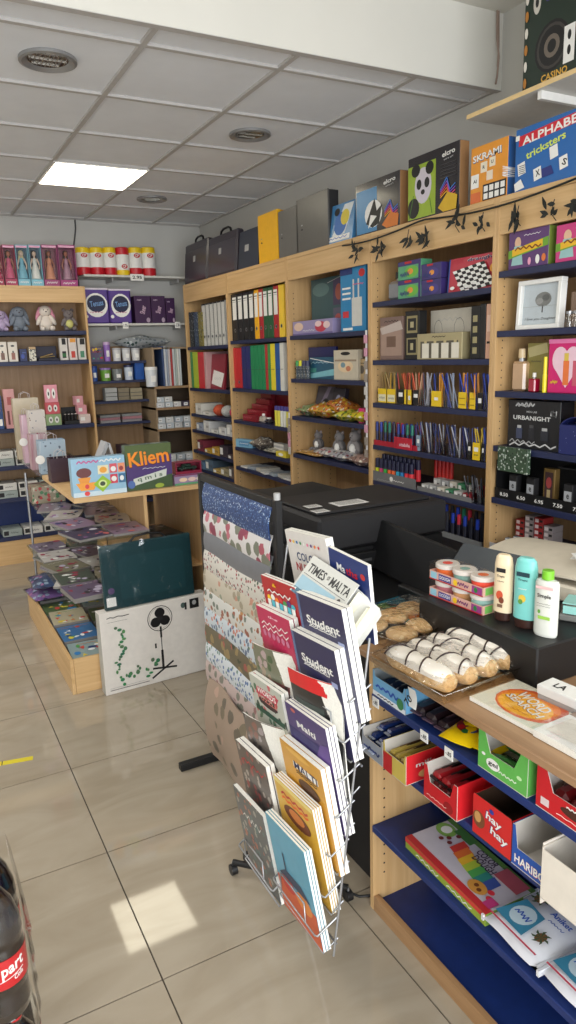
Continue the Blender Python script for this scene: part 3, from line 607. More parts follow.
# dough pot packs on the riser
def dough_pack(z, label, cols):
    t = thing('dough_pot_pack', label, 'toy pack', (1.318, 1.592, z), (0, 0, RW+.04), 'three-pot dough packs')
    mb = MB(); w, d = .215, .072; e = .001
    PK = c(222, 176, 160, .35); mb.box(0, 0, 0, w, d, e, PK); mb.box(0, 0, e, w, e, .026, PK); mb.box(0, d-e, e, w, d, .026, PK); mb.box(0, e, e, e, d-e, .026, PK); mb.box(w-e, e, e, w, d-e, .026, PK)
    mb.front(w, .026, [('r', .02, .1, .14, .9, c(150, 200, 220)), ('r', .18, .15, .42, .85, c(70, 60, 140)), ('t', 'DOUGH', .30, .5, .2, .4, WHITE), ('e', .5, .5, .04, .35, YEL), scr(.64, .55, .2, .5, c(120, 40, 110), rr, .003), ('r', .8, .1, .98, .9, c(150, 60, 130)), ('e', .87, .5, .03, .3, GRN), ('r', 0, 0, 1, .12, RED)])
    mb.art((w, 0, 0), (0, 1, 0), (0, 0, 1), d, .026, [('r', .1, .1, .5, .9, c(120, 190, 90)), ('e', .75, .5, .15, .35, c(220, 60, 90))]); mb.build('sleeve', t)
    for k in range(3):
        x = .037+.0705*k; mb = MB(); mb.lathe([(0, .0015), (.029, .0015), (.033, .040)], c(*cols[k], .4), 20, (x, d/2, 0)); mb.build('pot', t)
        mb = MB(); mb.lathe([(.0345, .036), (.0355, .038), (.0355, .047), (.032, .050), (0, .0485)], c(222, 214, 206, .35), 20, (x, d/2, 0)); mb.ell((x, d/2, .0487), (.018, .018, .001), c(*cols[2-k])); mb.build('lid', t)
    mb = MB(); mb.box(-.001, -.001, .0005, w+.001, d+.001, .0515, CLEAR); mb.build('shrink_wrap', t)
dough_pack(.971, 'lower pack of three dough pots on the black riser', [(190, 110, 120), (206, 150, 100), (150, 190, 180)])
dough_pack(1.0238, 'upper pack of three dough pots stacked on the other', [(236, 110, 50), (130, 170, 160), (236, 80, 60)])
# lotion bottles
def bottle(label, loc, w, d, h, body, base, cap, art, rz=RW, caph=.02, name='lotion_bottle', group=None):
    t = thing(name, label, 'bottle', loc, (0, 0, rz), group); mb = MB()
    n = 20
    pr = [(w*.46, 0), (w*.5, .006), (w*.5, h*.6), (w*.49, h*.85), (w*.42, h*.96), (w*.3, h), (0, h)] if base else [(w*.46, 0), (w*.5, .006), (w*.5, h*.80), (w*.44, h*.85), (w*.22, h*.87), (0, h*.87)]
    b0 = h*.13 if base else 0
    mb.lathe([(max(r, 0), max(z, b0)) for r, z in pr], body, n, sy=d/w); mb.art((-w*.36, -d*.5-.0004, h*.2), (1, 0, 0), (0, 0, 1), w*.72, h*.62, art); mb.build('body', t)
    mb = MB()
    if base: mb.lathe([(0, 0), (w*.40, 0), (w*.42, .003), (w*.44, b0)], base, n, sy=d/w*1.1); mb.build('cap', t)
    else: mb.lathe([(w*.2, h*.86), (w*.24, h*.87), (w*.24, h-.002), (w*.22, h), (0, h)], cap, n, sy=1); mb.build('cap', t)
    return t
BRN = c(56, 32, 26, .35)
bottle('cream tanning lotion bottle with a brown cap at its base', (1.352, 1.330, .971), .052, .032, .182, c(234, 214, 180, .3), BRN, None, [('r', .15, .88, .85, .98, BLK2), ('t', 'Tropic', .5, .78, .6, .07, BLK2), scr(.5, .66, .5, .03, BRN, rr, .001), ('e', .45, .32, .26, .11, c(196, 80, 50)), ('e', .6, .2, .2, .08, c(120, 60, 40)), ('r', .3, .02, .7, .1, c(120, 90, 70))], RW+.3)
bottle('turquoise after-sun bottle with a brown cap, middle of the three', (1.362, 1.262, .971), .062, .036, .188, c(122, 202, 196, .3), BRN, None, [('r', .1, .88, .9, .98, c(30, 60, 70)), ('t', 'Tropic', .5, .80, .6, .06, c(30, 60, 70)), ('e', .5, .38, .22, .09, c(220, 190, 70)), ('e', .4, .30, .14, .06, c(90, 140, 60)), scr(.5, .6, .5, .03, WHITE, rr, .001)], RW+.3)
bottle('clear micellar water bottle with a green cap, rightmost of the three', (1.362, 1.192, .971), .062, .034, .172, c(212, 214, 206, .2), None, c(120, 190, 50, .35), [('r', 0, .86, 1, .92, c(230, 180, 180)), ('t', 'Simple', .5, .68, .8, .12, BLK2), scr(.5, .5, .8, .02, DGREY, rr, .0008), scr(.5, .44, .8, .02, DGREY, rr, .0008), ('e', .25, .3, .08, .05, c(90, 150, 60)), ('r', .2, .12, .9, .2, c(150, 196, 80))], RW+.3)
t = thing('clear_case', 'clear plastic case with a mint label on the riser beside the clear bottle', 'case', (1.47, 1.245, .971), (0, 0, RW+.5))
mb = MB(); mb.box(0, 0, 0, .12, .09, .018, c(120, 120, 116, .3), .003); mb.box(.004, .004, .0185, .116, .086, .045, CLEAR, .003); mb.build('tray', t)
mb = MB(); mb.box(.006, .006, .046, .114, .084, .049, c(150, 206, 198, .4), .001); mb.box(.01, -.0005, .022, .07, .0035, .043, c(150, 206, 198, .4)); mb.build('label_card', t)
# till behind the bottles
t = thing('till', 'beige cash register with curved grey cover behind the lotion bottles', 'cash register', (1.50, 1.66, .971), (0, 0, RW+.18))
mb = MB(); BG = c(205, 196, 178, .5)
mb.sheet(lambda u, v: (.02+.50*u, .03+.36*v, .035+.055*math.sin(math.pi*(.15+.7*v))+.02*u), 10, 12, BG, .004); mb.box(.02, .03, 0, .52, .38, .05, BG, .006); mb.build('body', t)
mb = MB(); mb.sheet(lambda u, v: (-.02+.25*u, .0+.10*math.cos(math.pi*.9*(1-v)*.55)-.06, .02+.085*math.sin(math.pi*.5*v)), 8, 8, c(70, 74, 78, .12), .003); mb.box(-.02, .02, 0, .23, .10, .04, c(56, 58, 60, .25), .004); mb.build('cover', t)
rr3 = random.Random(8)
for i, (x, y, a) in enumerate(((1.64, 1.36, .5), (1.66, 1.27, .2), (1.60, 1.30, .9))):
    mb = MB(); mb.sheet(lambda u, v: (.13*u, .09*v, .003*math.sin(3*u+i)), 5, 4, WHITE, .0005); mb.top(.12, .08, .004, [scr(.5, .3+.2*k, .7, .03, LGREY, rr3, .001) for k in range(3)])
    tag(mb.build('receipt', None, (x, y, 1.085+.005*i), (0, 0, RW+a)), ['white receipt lying on the till, leftmost of three', 'white receipt at the far right of the till top', 'white receipt lying across the other two on the till'][i], 'paper', 'receipts on the till')
# monitor seen from behind
t = thing('monitor', 'black flat screen seen from behind between the printer and the dough pots', 'monitor', (1.50, 2.20, .8635), (0, 0, RW))
mb = MB(); mb.M = Matrix.Translation((0, 0, .02)) @ Matrix.Rotation(R(-16), 4, 'X') @ Matrix.Rotation(R(3), 4, 'Y'); mb.box(0, 0, 0, .46, .022, .185, BLACK, .005); mb.build('panel', t)
mb = MB(); mb.box(.15, .03, .001, .31, .16, .012, BLACK, .003); mb.tube([(.23, .08, .012), (.23, .06, .09)], .014, BLACK, 10); mb.build('stand', t)
# magazines on the black desk end
for i, (x, y, rz, cols, lab) in enumerate(((1.225, 1.83, .15, [(20, 60, 110), (40, 130, 160), (90, 160, 90)], 'blue glossy magazine lying on the desk end behind the newspaper'), (1.27, 1.77, -.05, [(30, 150, 140), (240, 150, 60), (210, 120, 50)], 'teal and orange glossy magazine on top of the blue one'))):
    mb = MB(); mb.box(0, 0, 0, .16, .21, .008, PAGE, 0, mf={'+z': c(*cols[0], .25, coat=.4)}); mb.top(.16, .21, .008, [('p', [(0, .4), (.5, .65), (1, .4), (1, 1), (0, 1)], c(*cols[1], .25)), ('p', [(.05, .05), (.9, .12), (.7, .5), (.4, .42), (.1, .5)], c(*cols[2], .25)), scr(.5, .25, .6, .08, c(120, 60, 40), rr, .004)])
    tag(mb.build('magazine', None, (x, y-.0, .8635+.0095*i), (0, 0, RW+rz)), lab, 'magazine')
t = thing('black_tray', 'shallow black tray between the magazines and the riser', 'tray', (1.40, 1.86, .8635), (0, 0, RW))
mb = MB(); mb.box(0, 0, 0, .2, .03, .05, BLACK, .004); mb.box(0, .035, 0, .2, .3, .006, BLACK, .002); mb.build('body', t)
# ---------------------------------------------------------------- printer
t = thing('printer', 'big black multifunction printer on the desk behind the magazine rack', 'printer', (1.275, 2.16, .863), (0, 0, 0))
W, D, H = .60, .42, .235
mb = MB(); mb.box(.012, .012, 0, W-.012, D-.01, .10, BLACK, .004); mb.box(0, 0, .104, W, D, H, BLK2, .012); mb.build('body', t)
mb = MB(); mb.box(.02, -.012, .02, W*.55, .011, .085, BLACK, .003); mb.box(.1, -.016, .05, .22, -.0125, .06, DGREY); mb.build('paper_cassette', t)
mb = MB(); mb.box(-.05, .06, .03, -.001, .20, .09, BLACK, .006); mb.box(-.045, .22, .10, -.001, .32, .17, BLACK, .006); mb.build('side_feeder', t)
mb = MB(); mb.box(.02, .05, H+.0005, W-.05, D-.02, H+.012, BLK2, .004); mb.build('scanner_lid', t)
for i, (x, y, w, d) in enumerate(((.02, .03+.02, .06, .05), (.04, .14, .06, .05), (.15, .10, .14, .08))):
    mb = MB(); mb.box(x, y, H+.0125, x+w, y+d, H+.013, WHITE); mb.top(w, d, H+.013, [('r', .1, .2+.2*k, .9, .26+.2*k, DGREY) for k in range(4)], x, y); mb.build('sticker', t)
mb = MB(); mb.box(.02, D+.0, .19, .40, D+.10, .215, BLACK, .004)
mb.top(.38, .1, .215, [('r', .06+.09*k, .35, .10+.09*k, .6, LGREY) for k in range(9)], .02, D); mb.build('control_panel', t)
t = thing('side_table', 'small dark table behind the desk under the low black machine', 'table', (1.34, 2.70, 0))
mb = MB(); mb.box(0, 0, .84, .6, .5, .862, BLK2, .003); mb.build('tabletop', t)
for x in (.02, .54):
    for y in (.02, .44):
        mb = MB(); mb.box(x, y, 0, x+.04, y+.04, .8395, BLK2); mb.build('leg', t)
t = thing('laser_printer', 'low black machine with white key marks on the desk behind the big printer', 'printer', (1.36, 2.76, .863), (0, 0, .05))
mb = MB(); mb.box(0, 0, 0, .5, .38, .17, BLACK, .012); mb.build('body', t)
mb = MB(); mb.M = Matrix.Translation((.02, .02, .171)); mb.sheet(lambda u, v: (.46*u, .34*v, .018*math.sin(math.pi*u)*math.sin(math.pi*v)+.004*math.sin(9*u)), 10, 8, BLK2, .004); mb.build('dust_cover', t)
# ---------------------------------------------------------------- gift wrap rack
t = thing('gift_wrap_rack', 'black metal stand holding tiers of patterned gift wrap', 'display rack', (1.0, 1.95, 0))
mb = MB()
for y in (0, .64): mb.box(-.013, y-.013, .03, .013, y+.013, 1.24, BLACK, .003)
mb.box(-.013, .014, 1.214, .013, .626, 1.24, BLACK, .003); mb.box(-.013, .014, .06, .013, .626, .09, BLACK, .003); mb.build('frame', t)
for y in (0, .64):
    mb = MB(); mb.box(-.17, y-.017, 0, .13, y+.017, .03, BLACK, .003); mb.build('foot', t)
mb = MB(); mb.tube([(0, 0, 1.24), (0, 0, 1.262)], .011, LGREY, 10); mb.build('clip', t)
mb = MB()
zs = [1.217, 1.122, 1.049, .972, .897, .822, .746, .673, .591, .513, .43]
for i, z in enumerate(zs[:-1]): mb.tube([(-.006, .014, z-.10), (-.006, .626, z-.10)], .0025, BLACK, 5)
mb.build('tier_wire', t)
FL = [('wrap_blue', speckle('blue_dash_wrap', (38, 66, 118), [(130, 160, 200), (190, 205, 220), (20, 30, 70), (70, 100, 150)], 130, .35, .36), 'blue gift wrap with fine white dashes, topmost on the rack'),
      ('wrap', speckle('rose_wrap', (216, 212, 212), [(170, 84, 100), (140, 60, 84), (120, 124, 110), (190, 110, 124)], 20, .35, .5), 'white gift wrap with large roses below the blue one'),
      ('wrap', c(116, 118, 124, .35), 'plain grey gift wrap'),
      ('wrap', speckle('berry_wrap', (212, 208, 200), [(150, 60, 64), (70, 90, 70), (80, 80, 90)], 60, .4, .34), 'white gift wrap with small dark berries under the plain grey one'),
      ('wrap', speckle('beige_leaf_wrap', (196, 188, 172), [(160, 150, 130), (190, 140, 120), (140, 150, 130)], 26, .45, .4), 'beige gift wrap with faint leaves'),
      ('wrap', speckle('animal_wrap', (206, 206, 202), [(180, 130, 80), (110, 120, 110), (150, 90, 70)], 34, .45, .4), 'white gift wrap with orange-brown animals'),
      ('wrap', speckle('bluebird_wrap', (196, 206, 214), [(90, 110, 140), (190, 120, 100), (90, 110, 90)], 44, .45, .38), 'pale blue gift wrap with small birds'),
      ('wrap', speckle('olive_wrap', (104, 96, 76), [(150, 130, 90), (60, 66, 50), (160, 90, 80)], 22, .45, .42), 'dark olive gift wrap with large flowers'),
      ('wrap', speckle('forget_wrap', (206, 212, 218), [(80, 110, 160), (110, 140, 130)], 54, .45, .38), 'white gift wrap dotted with blue flowers'),
      ('wrap', speckle('dusty_wrap', (186, 168, 164), [(150, 110, 110), (120, 120, 110)], 24, .45, .4), 'dusty pink gift wrap just above the brown roll')]
for i, (nm, m, lab) in enumerate(FL):
    z = zs[i]; x = .983-.003*i; mb = MB()
    mb.sheet(lambda u, v: (x-.006*math.sin(math.pi*v)+.002*math.sin(6*u+i)+.012*(v**3), 1.972+.566*(1-u), z-.112+.112*v+(.004*math.sin(5*u+i) if v > .9 else 0)), 14, 6, m, .004)
    tag(mb.build('gift_wrap_sheet'), lab, 'gift wrap', 'gift wrap tiers on the black rack')
m = speckle('brown_rose_wrap', (158, 138, 122), [(120, 110, 92), (180, 150, 134), (104, 96, 84)], 13, .4, .34)
mb = MB(); mb.sheet(lambda u, v: (.948-.035*math.sin(math.pi*min(1, v*.95+.03))**.7+.006*math.sin(9*u), 1.972+.505*(1-u), .10+.335*v+.01*math.sin(7*u)*v), 16, 12, m, .006)
tag(mb.build('gift_wrap_sheet'), 'big brownish floral gift wrap bulging at the bottom of the rack', 'gift wrap', 'gift wrap tiers on the black rack')
# ---------------------------------------------------------------- wire magazine rack
tier = [(.792, 1.116), (.776, 1.021), (.764, .926), (.752, .836), (.734, .74), (.716, .638), (.692, .541)]
tierL = [(.805, 1.10), (.786, 1.017), (.769, .912), (.756, .823), (.732, .711), (.709, .629), (.695, .49)]
dn = Vector((.030, -.022, -.24)).normalized()
def place(TL, w, h, th, sway=1.0, dv=None):
    z = -(dv or dn); x = Vector((0, -1, 0)); y = z.cross(x).normalized(); x = y.cross(z).normalized()
    Mx = Matrix((x, y, z)).transposed().to_4x4(); Mx.translation = Vector(TL)-z*h; return Mx
def book(label, TL, w, h, th, cover, art, name='magazine', group='magazines in the wire rack', dv=None, spine=None, copies=1, bend=0, cat='magazine', vis=True):
    Mx = place(TL, w, h, th, dv=dv); mb = MB()
    if vis and art and not bend:
        def rm(q):
            Y = lambda y: .60+.40*y
            if q[0] == 'r': return ('r', q[1], Y(q[2]) if q[2] > 0 else 0, q[3], Y(q[4]))+tuple(q[5:])
            if q[0] == 'e': return ('e', q[1], Y(q[2]), q[3], q[4]*.45)+tuple(q[5:])
            if q[0] == 't': return ('t', q[1], q[2], Y(q[3]), q[4], q[5]*.62)+tuple(q[6:])
            return (q[0], [(x, Y(y)) for x, y in q[1]])+tuple(q[2:])
        art = [rm(q) for q in art]
    if bend:
        f = lambda u, v: (w*u, .0+bend*(u**2)*(v**1.5), h*v)
        mb.sheet(f, 8, 8, cover, .0012, mb=PAGE); mb.sheet(lambda u, v: (w*u*.99, .003+bend*.8*(u**2)*(v**1.5), h*v*.992), 8, 8, PAGE, .003)
        for q in art or []:
            x, y, a, b, m = q; mb.sheet(lambda u, v: (lambda U, V: (w*U, bend*(U**2)*(V**1.5)-.0012, h*V))(x+a*u, y+b*v), 4, 4, m, .0004)
    else:
        for k in range(copies):
            y0 = k*(th+.0015); mb.box(0, y0+.0008, 0, w, y0+th-.0008, h, PAGE); mb.box(-.0005, y0, 0, w+.0005, y0+.0008, h, cover, 0); mb.box(-.0005, y0+th-.0008, 0, w+.0005, y0+th, h, WHITE); mb.box(-.0012, y0, 0, -.0005, y0+th, h, spine or cover)
        if art: mb.front(w, h, art)
    o = mb.build(name); o.matrix_world = Mx; return tag(o, label, cat, group)
t = thing('magazine_rack', 'chrome wire rack of overlapping magazines in front of the counter', 'display rack', (0, 0, 0))
yl, ym, yr = 1.705, 1.470, 1.236
def backx(z): return .895-.10*(1.12-z)/.58
mb = MB()
for y, zt_ in ((yl, 1.2), (ym, 1.2), (yr, 1.06)): mb.tube([(backx(zt_)-(.03 if y == yr else 0), y, zt_), (backx(.25), y, .27)], .003, STEEL, 6)
mb.tube([(backx(1.19), yl, 1.19), (backx(1.19), ym, 1.19)], .003, STEEL, 6)
for z in (.75, .30): mb.tube([(backx(z), yl, z), (backx(z), yr, z)], .003, STEEL, 6)
mb.tube([(backx(.3)+.004, ym+.06, .30), (.93, 1.75, .05)], .010, STEEL, 8); mb.tube([(backx(.9)+.004, ym+.06, .9), (.96, ym+.12, .5), (.93, 1.75, .05)], .006, STEEL, 8)
mb.tube([(.775, 1.92, .045), (1.04, 1.63, .045)], .010, BLACK, 8); mb.tube([(.87, 1.67, .045), (1.03, 1.86, .045)], .010, BLACK, 8)
mb.build('frame', t)
for q in ((.775, 1.92), (1.04, 1.63), (.87, 1.67), (1.03, 1.86)):
    mb = MB(); mb.cyl((q[0]-.01, q[1], .018), (q[0]+.01, q[1], .018), .018, .018, BLACK); mb.tube([(q[0], q[1], .02), (q[0], q[1], .045)], .005, STEEL); mb.build('castor', t)
for k, (X0, z) in enumerate(tier):
    for (ya, yb, (Xt, zt)) in ((yl-.012, ym+.006, tierL[k]), (ym-.006, yr+.004, tier[k])):
        zb = zt-.20; xf = Xt+.008; xb = backx(zb)
        mb = MB(); mb.tube([(xb, ya, zb+.03), (xf+.004, ya, zb+.0), (xf+.0, ya-.006, zb), (xf, yb+.006, zb), (xf+.004, yb, zb), (xb, yb, zb+.03)], .0026, STEEL, 6)
        mb.tube([(xb, ya, zb-.03), (xf+.02, ya, zb-.055), (xf+.02, yb, zb-.055), (xb, yb, zb-.03)], .0022, STEEL, 6)
        mb.tube([(xf, ya-.05, zb), (xf-.002, ya-.05, zb+.055), (xf-.002, yb+.05, zb+.055), (xf, yb+.05, zb)], .0022, STEEL, 6)
        mb.build('basket', t)
NV = c(44, 42, 82, .35); PRP = c(70, 54, 110, .35)
stu = lambda s: [('r', 0, 0, .06, 1, c(90, 110, 150, .35)), ('t', 'Student', .53, .47, .72, .12, WHITE), ('t', 'SUMMARY', .53, .375, .62, .06, WHITE), scr(.5, .31, .6, .015, WHITE, rr, .002), ('r', .82, .12, .95, .24, c(150, 160, 200))]
book('white colouring book lettered COLOUR by NUMBERS at the top left of the wire rack', (.872, 1.660, 1.222), .215, .28, .010, c(216, 212, 208, .4), [('t', 'COLOUR', .52, .76, .62, .085, c(50, 70, 110)), ('t', 'by', .9, .75, .08, .05, RED), ('t', 'NUMBERS', .5, .65, .7, .085, c(170, 40, 50)), ('e', .25, .45, .14, .12, c(120, 60, 60)), ('e', .75, .42, .14, .12, c(190, 80, 90)), ('e', .5, .30, .2, .14, c(110, 120, 140))]+[('e', .1+.09*k, .9-.3*(k % 2)*0, .02, .016, c(*PAL[k % 8])) for k in range(9)], copies=2, vis=False)
book('dark blue school book lettered Maths at the top right of the wire rack', (.872, 1.435, 1.224), .165, .20, .010, c(28, 48, 110, .35), [('t', 'Ma', .30, .80, .22, .10, WHITE), ('t', 'ths', .58, .80, .30, .10, RED), ('e', .86, .82, .06, .04, c(190, 50, 50)), ('t', 'C', .34, .60, .1, .10, WHITE), scr(.6, .5, .5, .05, WHITE, rr, .003)], copies=1, dv=Vector((.03, .01, -.24)).normalized(), vis=False)
# newspaper
t = thing('newspaper', 'folded broadsheet newspaper lying at the top of the wire rack', 'newspaper', (0, 0, 0))
xa = Vector((0, -.994, -.105)); za = Vector((.052, .036, .066)).normalized(); ya = za.cross(xa).normalized(); za = xa.cross(ya).normalized()
Mx = Matrix((xa, ya, za)).transposed().to_4x4(); Mx.translation = Vector((.868, 1.500, 1.188))-za*.105; t.matrix_world = Mx
NP = c(206, 206, 200, .8, var=.05, sc=120); mb = MB(); mb.box(0, 0, 0, .205, .002, .105, NP)
mb.front(.205, .105, [('t', 'TIMES', .25, .72, .38, .22, BLACK), ('t', 'OF', .50, .74, .05, .1, BLACK), ('t', 'MALTA', .76, .72, .40, .22, BLACK), ('r', .04, .53, .96, .54, BLACK), ('r', .04, .16, .80, .48, c(150, 184, 200)), ('r', .04, .0, .80, .16, c(70, 110, 130)), ('e', .88, .38, .04, .12, c(60, 50, 50)), ('p', [(.83, .3), (.94, .3), (.97, 0), (.79, 0)], c(50, 46, 50))]); mb.build('front_page', t)
mb = MB()
for k in range(4): mb.sheet(lambda u, v: (.02+.188*u+.045*u**8, .006+.005*k+.045*(u**9), .012+.088*v-.012*u**8-.003*k), 14, 4, NP, .0014)
mb.sheet(lambda u, v: (.205+.045*u, .010+.03*math.sin(math.pi*u*.9), .012+.08*v-.02*u), 8, 4, c(216, 212, 190, .8), .002); mb.build('inner_pages', t)
R1 = c(178, 34, 42, .35); PK = c(188, 40, 86, .35)
crowd = lambda: [('e', .15+.12*k, .45+.05*(k % 2), .06, .07, c(*PAL[(k*3+1) % 10])) for k in range(7)]+[('r', .1+.12*k, .2, .2+.12*k, .42, c(*PAL[(k*5+4) % 10])) for k in range(7)]+[('t', '&', .4, .85, .12, .06, YEL), scr(.5, .66, .7, .1, WHITE, rr, .004)]
book('red magazine with a row of small figures, top of the left rack column', (*[tierL[0][0], 1.682], tierL[0][1]), .195, .27, .008, R1, crowd(), copies=2)
book('deep pink magazine with pale outlined figures, second in the left rack column', (tierL[1][0], 1.682, tierL[1][1]), .195, .27, .012, PK, [scr(.5, .62, .8, .12, WHITE, rr, .003), scr(.5, .48, .8, .12, WHITE, rr, .003), ('t', 'the', .5, .84, .3, .04, c(240, 200, 210))]+[('e', .15+.14*k, .33, .05, .08, c(200, 120, 150)) for k in range(6)], copies=2)
SPM = lambda n, b, cc, s: speckle(n, b, cc, s, .3, .4, coat=.3)
book('floppy mottled green magazine curling away, third in the left rack column', (tierL[2][0], 1.682, tierL[2][1]), .195, .27, .006, SPM('mottled_green', (110, 112, 92), [(150, 130, 110), (70, 90, 60), (170, 150, 150)], 30), [(.15, .45, .7, .22, SPM('mottled_red', (120, 70, 70), [(180, 160, 150), (60, 50, 46)], 50))], bend=.04)
book('white film-wrapped puzzle magazine with red lettering, fourth in the left rack column', (tierL[3][0], 1.682, tierL[3][1]), .195, .27, .010, SPM('leafy_cover', (186, 190, 180), [(60, 110, 80), (200, 80, 90), (50, 70, 60)], 36), [('p', [(.15, .55), (.8, .6), (.9, .8), (.2, .78)], c(190, 60, 80)), ('t', 'WORDS', .5, .7, .6, .1, WHITE), ('e', .5, .42, .3, .1, c(60, 40, 44)), ('t', 'PUZZLE', .5, .5, .6, .07, c(210, 120, 110)), ('r', .05, .05, .95, .2, c(40, 80, 64))], copies=2)
book('grey-brown magazine with a white page curling off, fifth in the left rack column', (tierL[4][0], 1.682, tierL[4][1]), .195, .27, .008, SPM('grey_brown', (100, 92, 86), [(60, 56, 56), (150, 140, 140), (130, 90, 80)], 30), None, bend=.05)
book('dark patterned magazine with red marks, sixth in the left rack column', (tierL[5][0], 1.69, tierL[5][1]), .195, .27, .012, SPM('dark_red_pat', (84, 74, 70), [(150, 60, 60), (50, 50, 54), (170, 160, 150)], 40), [scr(.5, .6, .7, .14, RED, rr, .004)], copies=2)
book('dark colourful magazine, lowest in the left rack column', (tierL[6][0], 1.69, tierL[6][1]), .195, .27, .012, SPM('dark_mix', (66, 74, 78), [(170, 90, 60), (60, 100, 100), (150, 150, 140)], 44), [scr(.5, .75, .6, .08, WHITE, rr, .003)], copies=1, vis=False)
book('navy student book with white page edges, highest in the right rack column', (tier[0][0], 1.462, tier[0][1]), .212, .275, .013, NV, stu(1), copies=2)
book('navy student book with white page edges, just below its twin', (tier[1][0], 1.462, tier[1][1]), .205, .275, .013, NV, stu(2), copies=2)
book('black magazine with a bright red top curling over, right rack column', (tier[2][0], 1.462, tier[2][1]), .205, .28, .008, c(30, 30, 32, .3, coat=.3), [(0, .86, 1, .14, c(206, 36, 40, .3)), (.08, .5, .6, .24, c(46, 60, 56, .35))], bend=.035)
book('purple magazine lettered Malti in the right rack column', (tier[3][0], 1.462, tier[3][1]), .200, .28, .008, PRP, [('t', 'Malti', .48, .62, .46, .10, WHITE), ('r', 0, .2, 1, .45, c(50, 44, 100)), ('e', .2, .9, .06, .04, c(190, 100, 90)), ('p', [(.6, 0), (1, 0), (1, .6), (.8, .5)], c(96, 70, 140))], copies=3)
book('mustard magazine lettered MALTI in the right rack column', (tier[4][0], 1.462, tier[4][1]), .205, .28, .012, c(206, 150, 50, .35), [('r', .28, .52, .88, .66, WHITE), ('t', 'MALTI', .58, .59, .56, .12, c(30, 34, 80)), scr(.58, .47, .5, .03, BLK2, rr, .002), scr(.58, .42, .5, .03, BLK2, rr, .002), ('e', .6, .2, .26, .14, c(90, 60, 40)), ('e', .45, .9, .3, .06, c(222, 176, 90))], copies=2)
book('yellow and orange comic with red lettering in the right rack column', (tier[5][0], 1.468, tier[5][1]), .200, .28, .005, c(214, 170, 60, .35), [scr(.5, .72, .7, .1, RED, rr, .006), scr(.5, .6, .7, .08, c(230, 100, 40), rr, .006), ('e', .5, .3, .35, .2, c(110, 60, 40)), ('e', .5, .35, .2, .12, c(200, 120, 60)), ('r', 0, .9, 1, 1, c(230, 210, 130))], copies=4)
book('light blue and orange picture book, lowest in the right rack column', (tier[6][0]-.004, 1.468, tier[6][1]), .205, .275, .006, c(90, 158, 184, .35), [('r', 0, 0, 1, .36, c(206, 96, 60)), ('e', .3, .36, .18, .08, c(190, 60, 50)), ('e', .7, .34, .2, .09, c(226, 140, 70)), ('p', [(.1, .42), (.9, .42), (.7, .52), (.3, .52)], c(60, 70, 90)), ('r', .3, .5, .34, .7, c(60, 70, 90))], copies=3, vis=False)
# ---------------------------------------------------------------- fan carton and folder
t = thing('fan_carton', 'white carton printed with a black pedestal fan standing on the floor', 'carton', (.735, 3.425, 0), (0, 0, .045))
w, d, h = .585, .07, .442
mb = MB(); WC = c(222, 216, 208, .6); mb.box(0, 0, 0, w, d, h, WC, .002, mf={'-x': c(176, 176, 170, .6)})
sh = [('l', [(.54+.115*math.cos(a*.35), .80+.155*math.sin(a*.35)) for a in range(19)], .004, BLK2), ('l', [(.54+.10*math.cos(a*.35), .80+.135*math.sin(a*.35)) for a in range(19)], .0012, DGREY)]
for a in (90, 215, 330):
    x, y = .54+.052*math.cos(R(a)), .80+.07*math.sin(R(a)); sh.append(('e', x, y, .048, .062, BLACK))
sh += [('e', .54, .80, .025, .03, BLK2), ('r', .531, .56, .549, .70, BLACK), ('r', .536, .38, .544, .56, DGREY), ('r', .529, .16, .551, .40, BLACK), ('l', [(.43, .07), (.64, .23)], .010, BLACK), ('l', [(.44, .19), (.67, .15)], .010, BLACK), ('r', .475, .44, .49, .50, BLACK),
       ('e', .765, .90, .022, .035, c(70, 90, 86)), ('r', .78, .84, .80, .93, BLK2), ('r', .83, .84, .92, .96, BLACK), ('e', .875, .91, .02, .03, LGREY), ('l', [(.06, .93), (.09, .94), (.12, .928), (.16, .94), (.20, .93), (.26, .935)], .004, BLK2), ('l', [(.06, .88), (.24, .88)], .0012, DGREY), ('l', [(.04, .05), (.40, .05)], .003, DGREY), ('l', [(.04, .075), (.38, .075)], .0015, LGREY)]
rq = random.Random(3)
for k in range(38):
    u = k/37; x = .15+.03*math.sin(9*u) + (.0 if u < .5 else (u-.5)*.62)+rq.uniform(-.035, .035); y = .80-1.1*u if u < .5 else .20+.05*math.sin(20*u)+rq.uniform(-.06, .08)
    sh.append(('e', x, y, .009+.012*rq.random(), .012+.014*rq.random(), c(50+rq.randint(0, 3)*12, 110+rq.randint(0, 3)*10, 84)))
mb.front(w, h, sh); mb.build('box', t)
t = thing('document_folder', 'dark teal plastic-wrapped portfolio standing on the fan carton', 'folder', (.775, 3.44, .4425), (R(-4), 0, .045))
w, h = .49, .335; TE = c(26, 60, 66, .35, coat=.3)
mb = MB(); mb.box(0, .006, 0, w, .03, h, TE, .006); mb.M = Matrix(); mb.front(w, h, [('p', [(.18, .14), (.90, .14), (.90, .72), (.82, .80), (.24, .80), (.18, .72)], c(32, 68, 74, .35))], 0, .0058, 0); mb.front(w, h, [('r', .02, .06, .12, .2, WHITE)]+[('e', .08, .3, .035, .05, c(90, 70, 110))], 0, .005, 0); mb.build('cover', t)
mb = MB(); mb.tube([(.16, .02, h-.004), (.19, .02, h+.022), (.26, .02, h+.032), (.33, .02, h+.022), (.36, .02, h-.004)], .006, BLACK, 8); mb.build('handle', t)
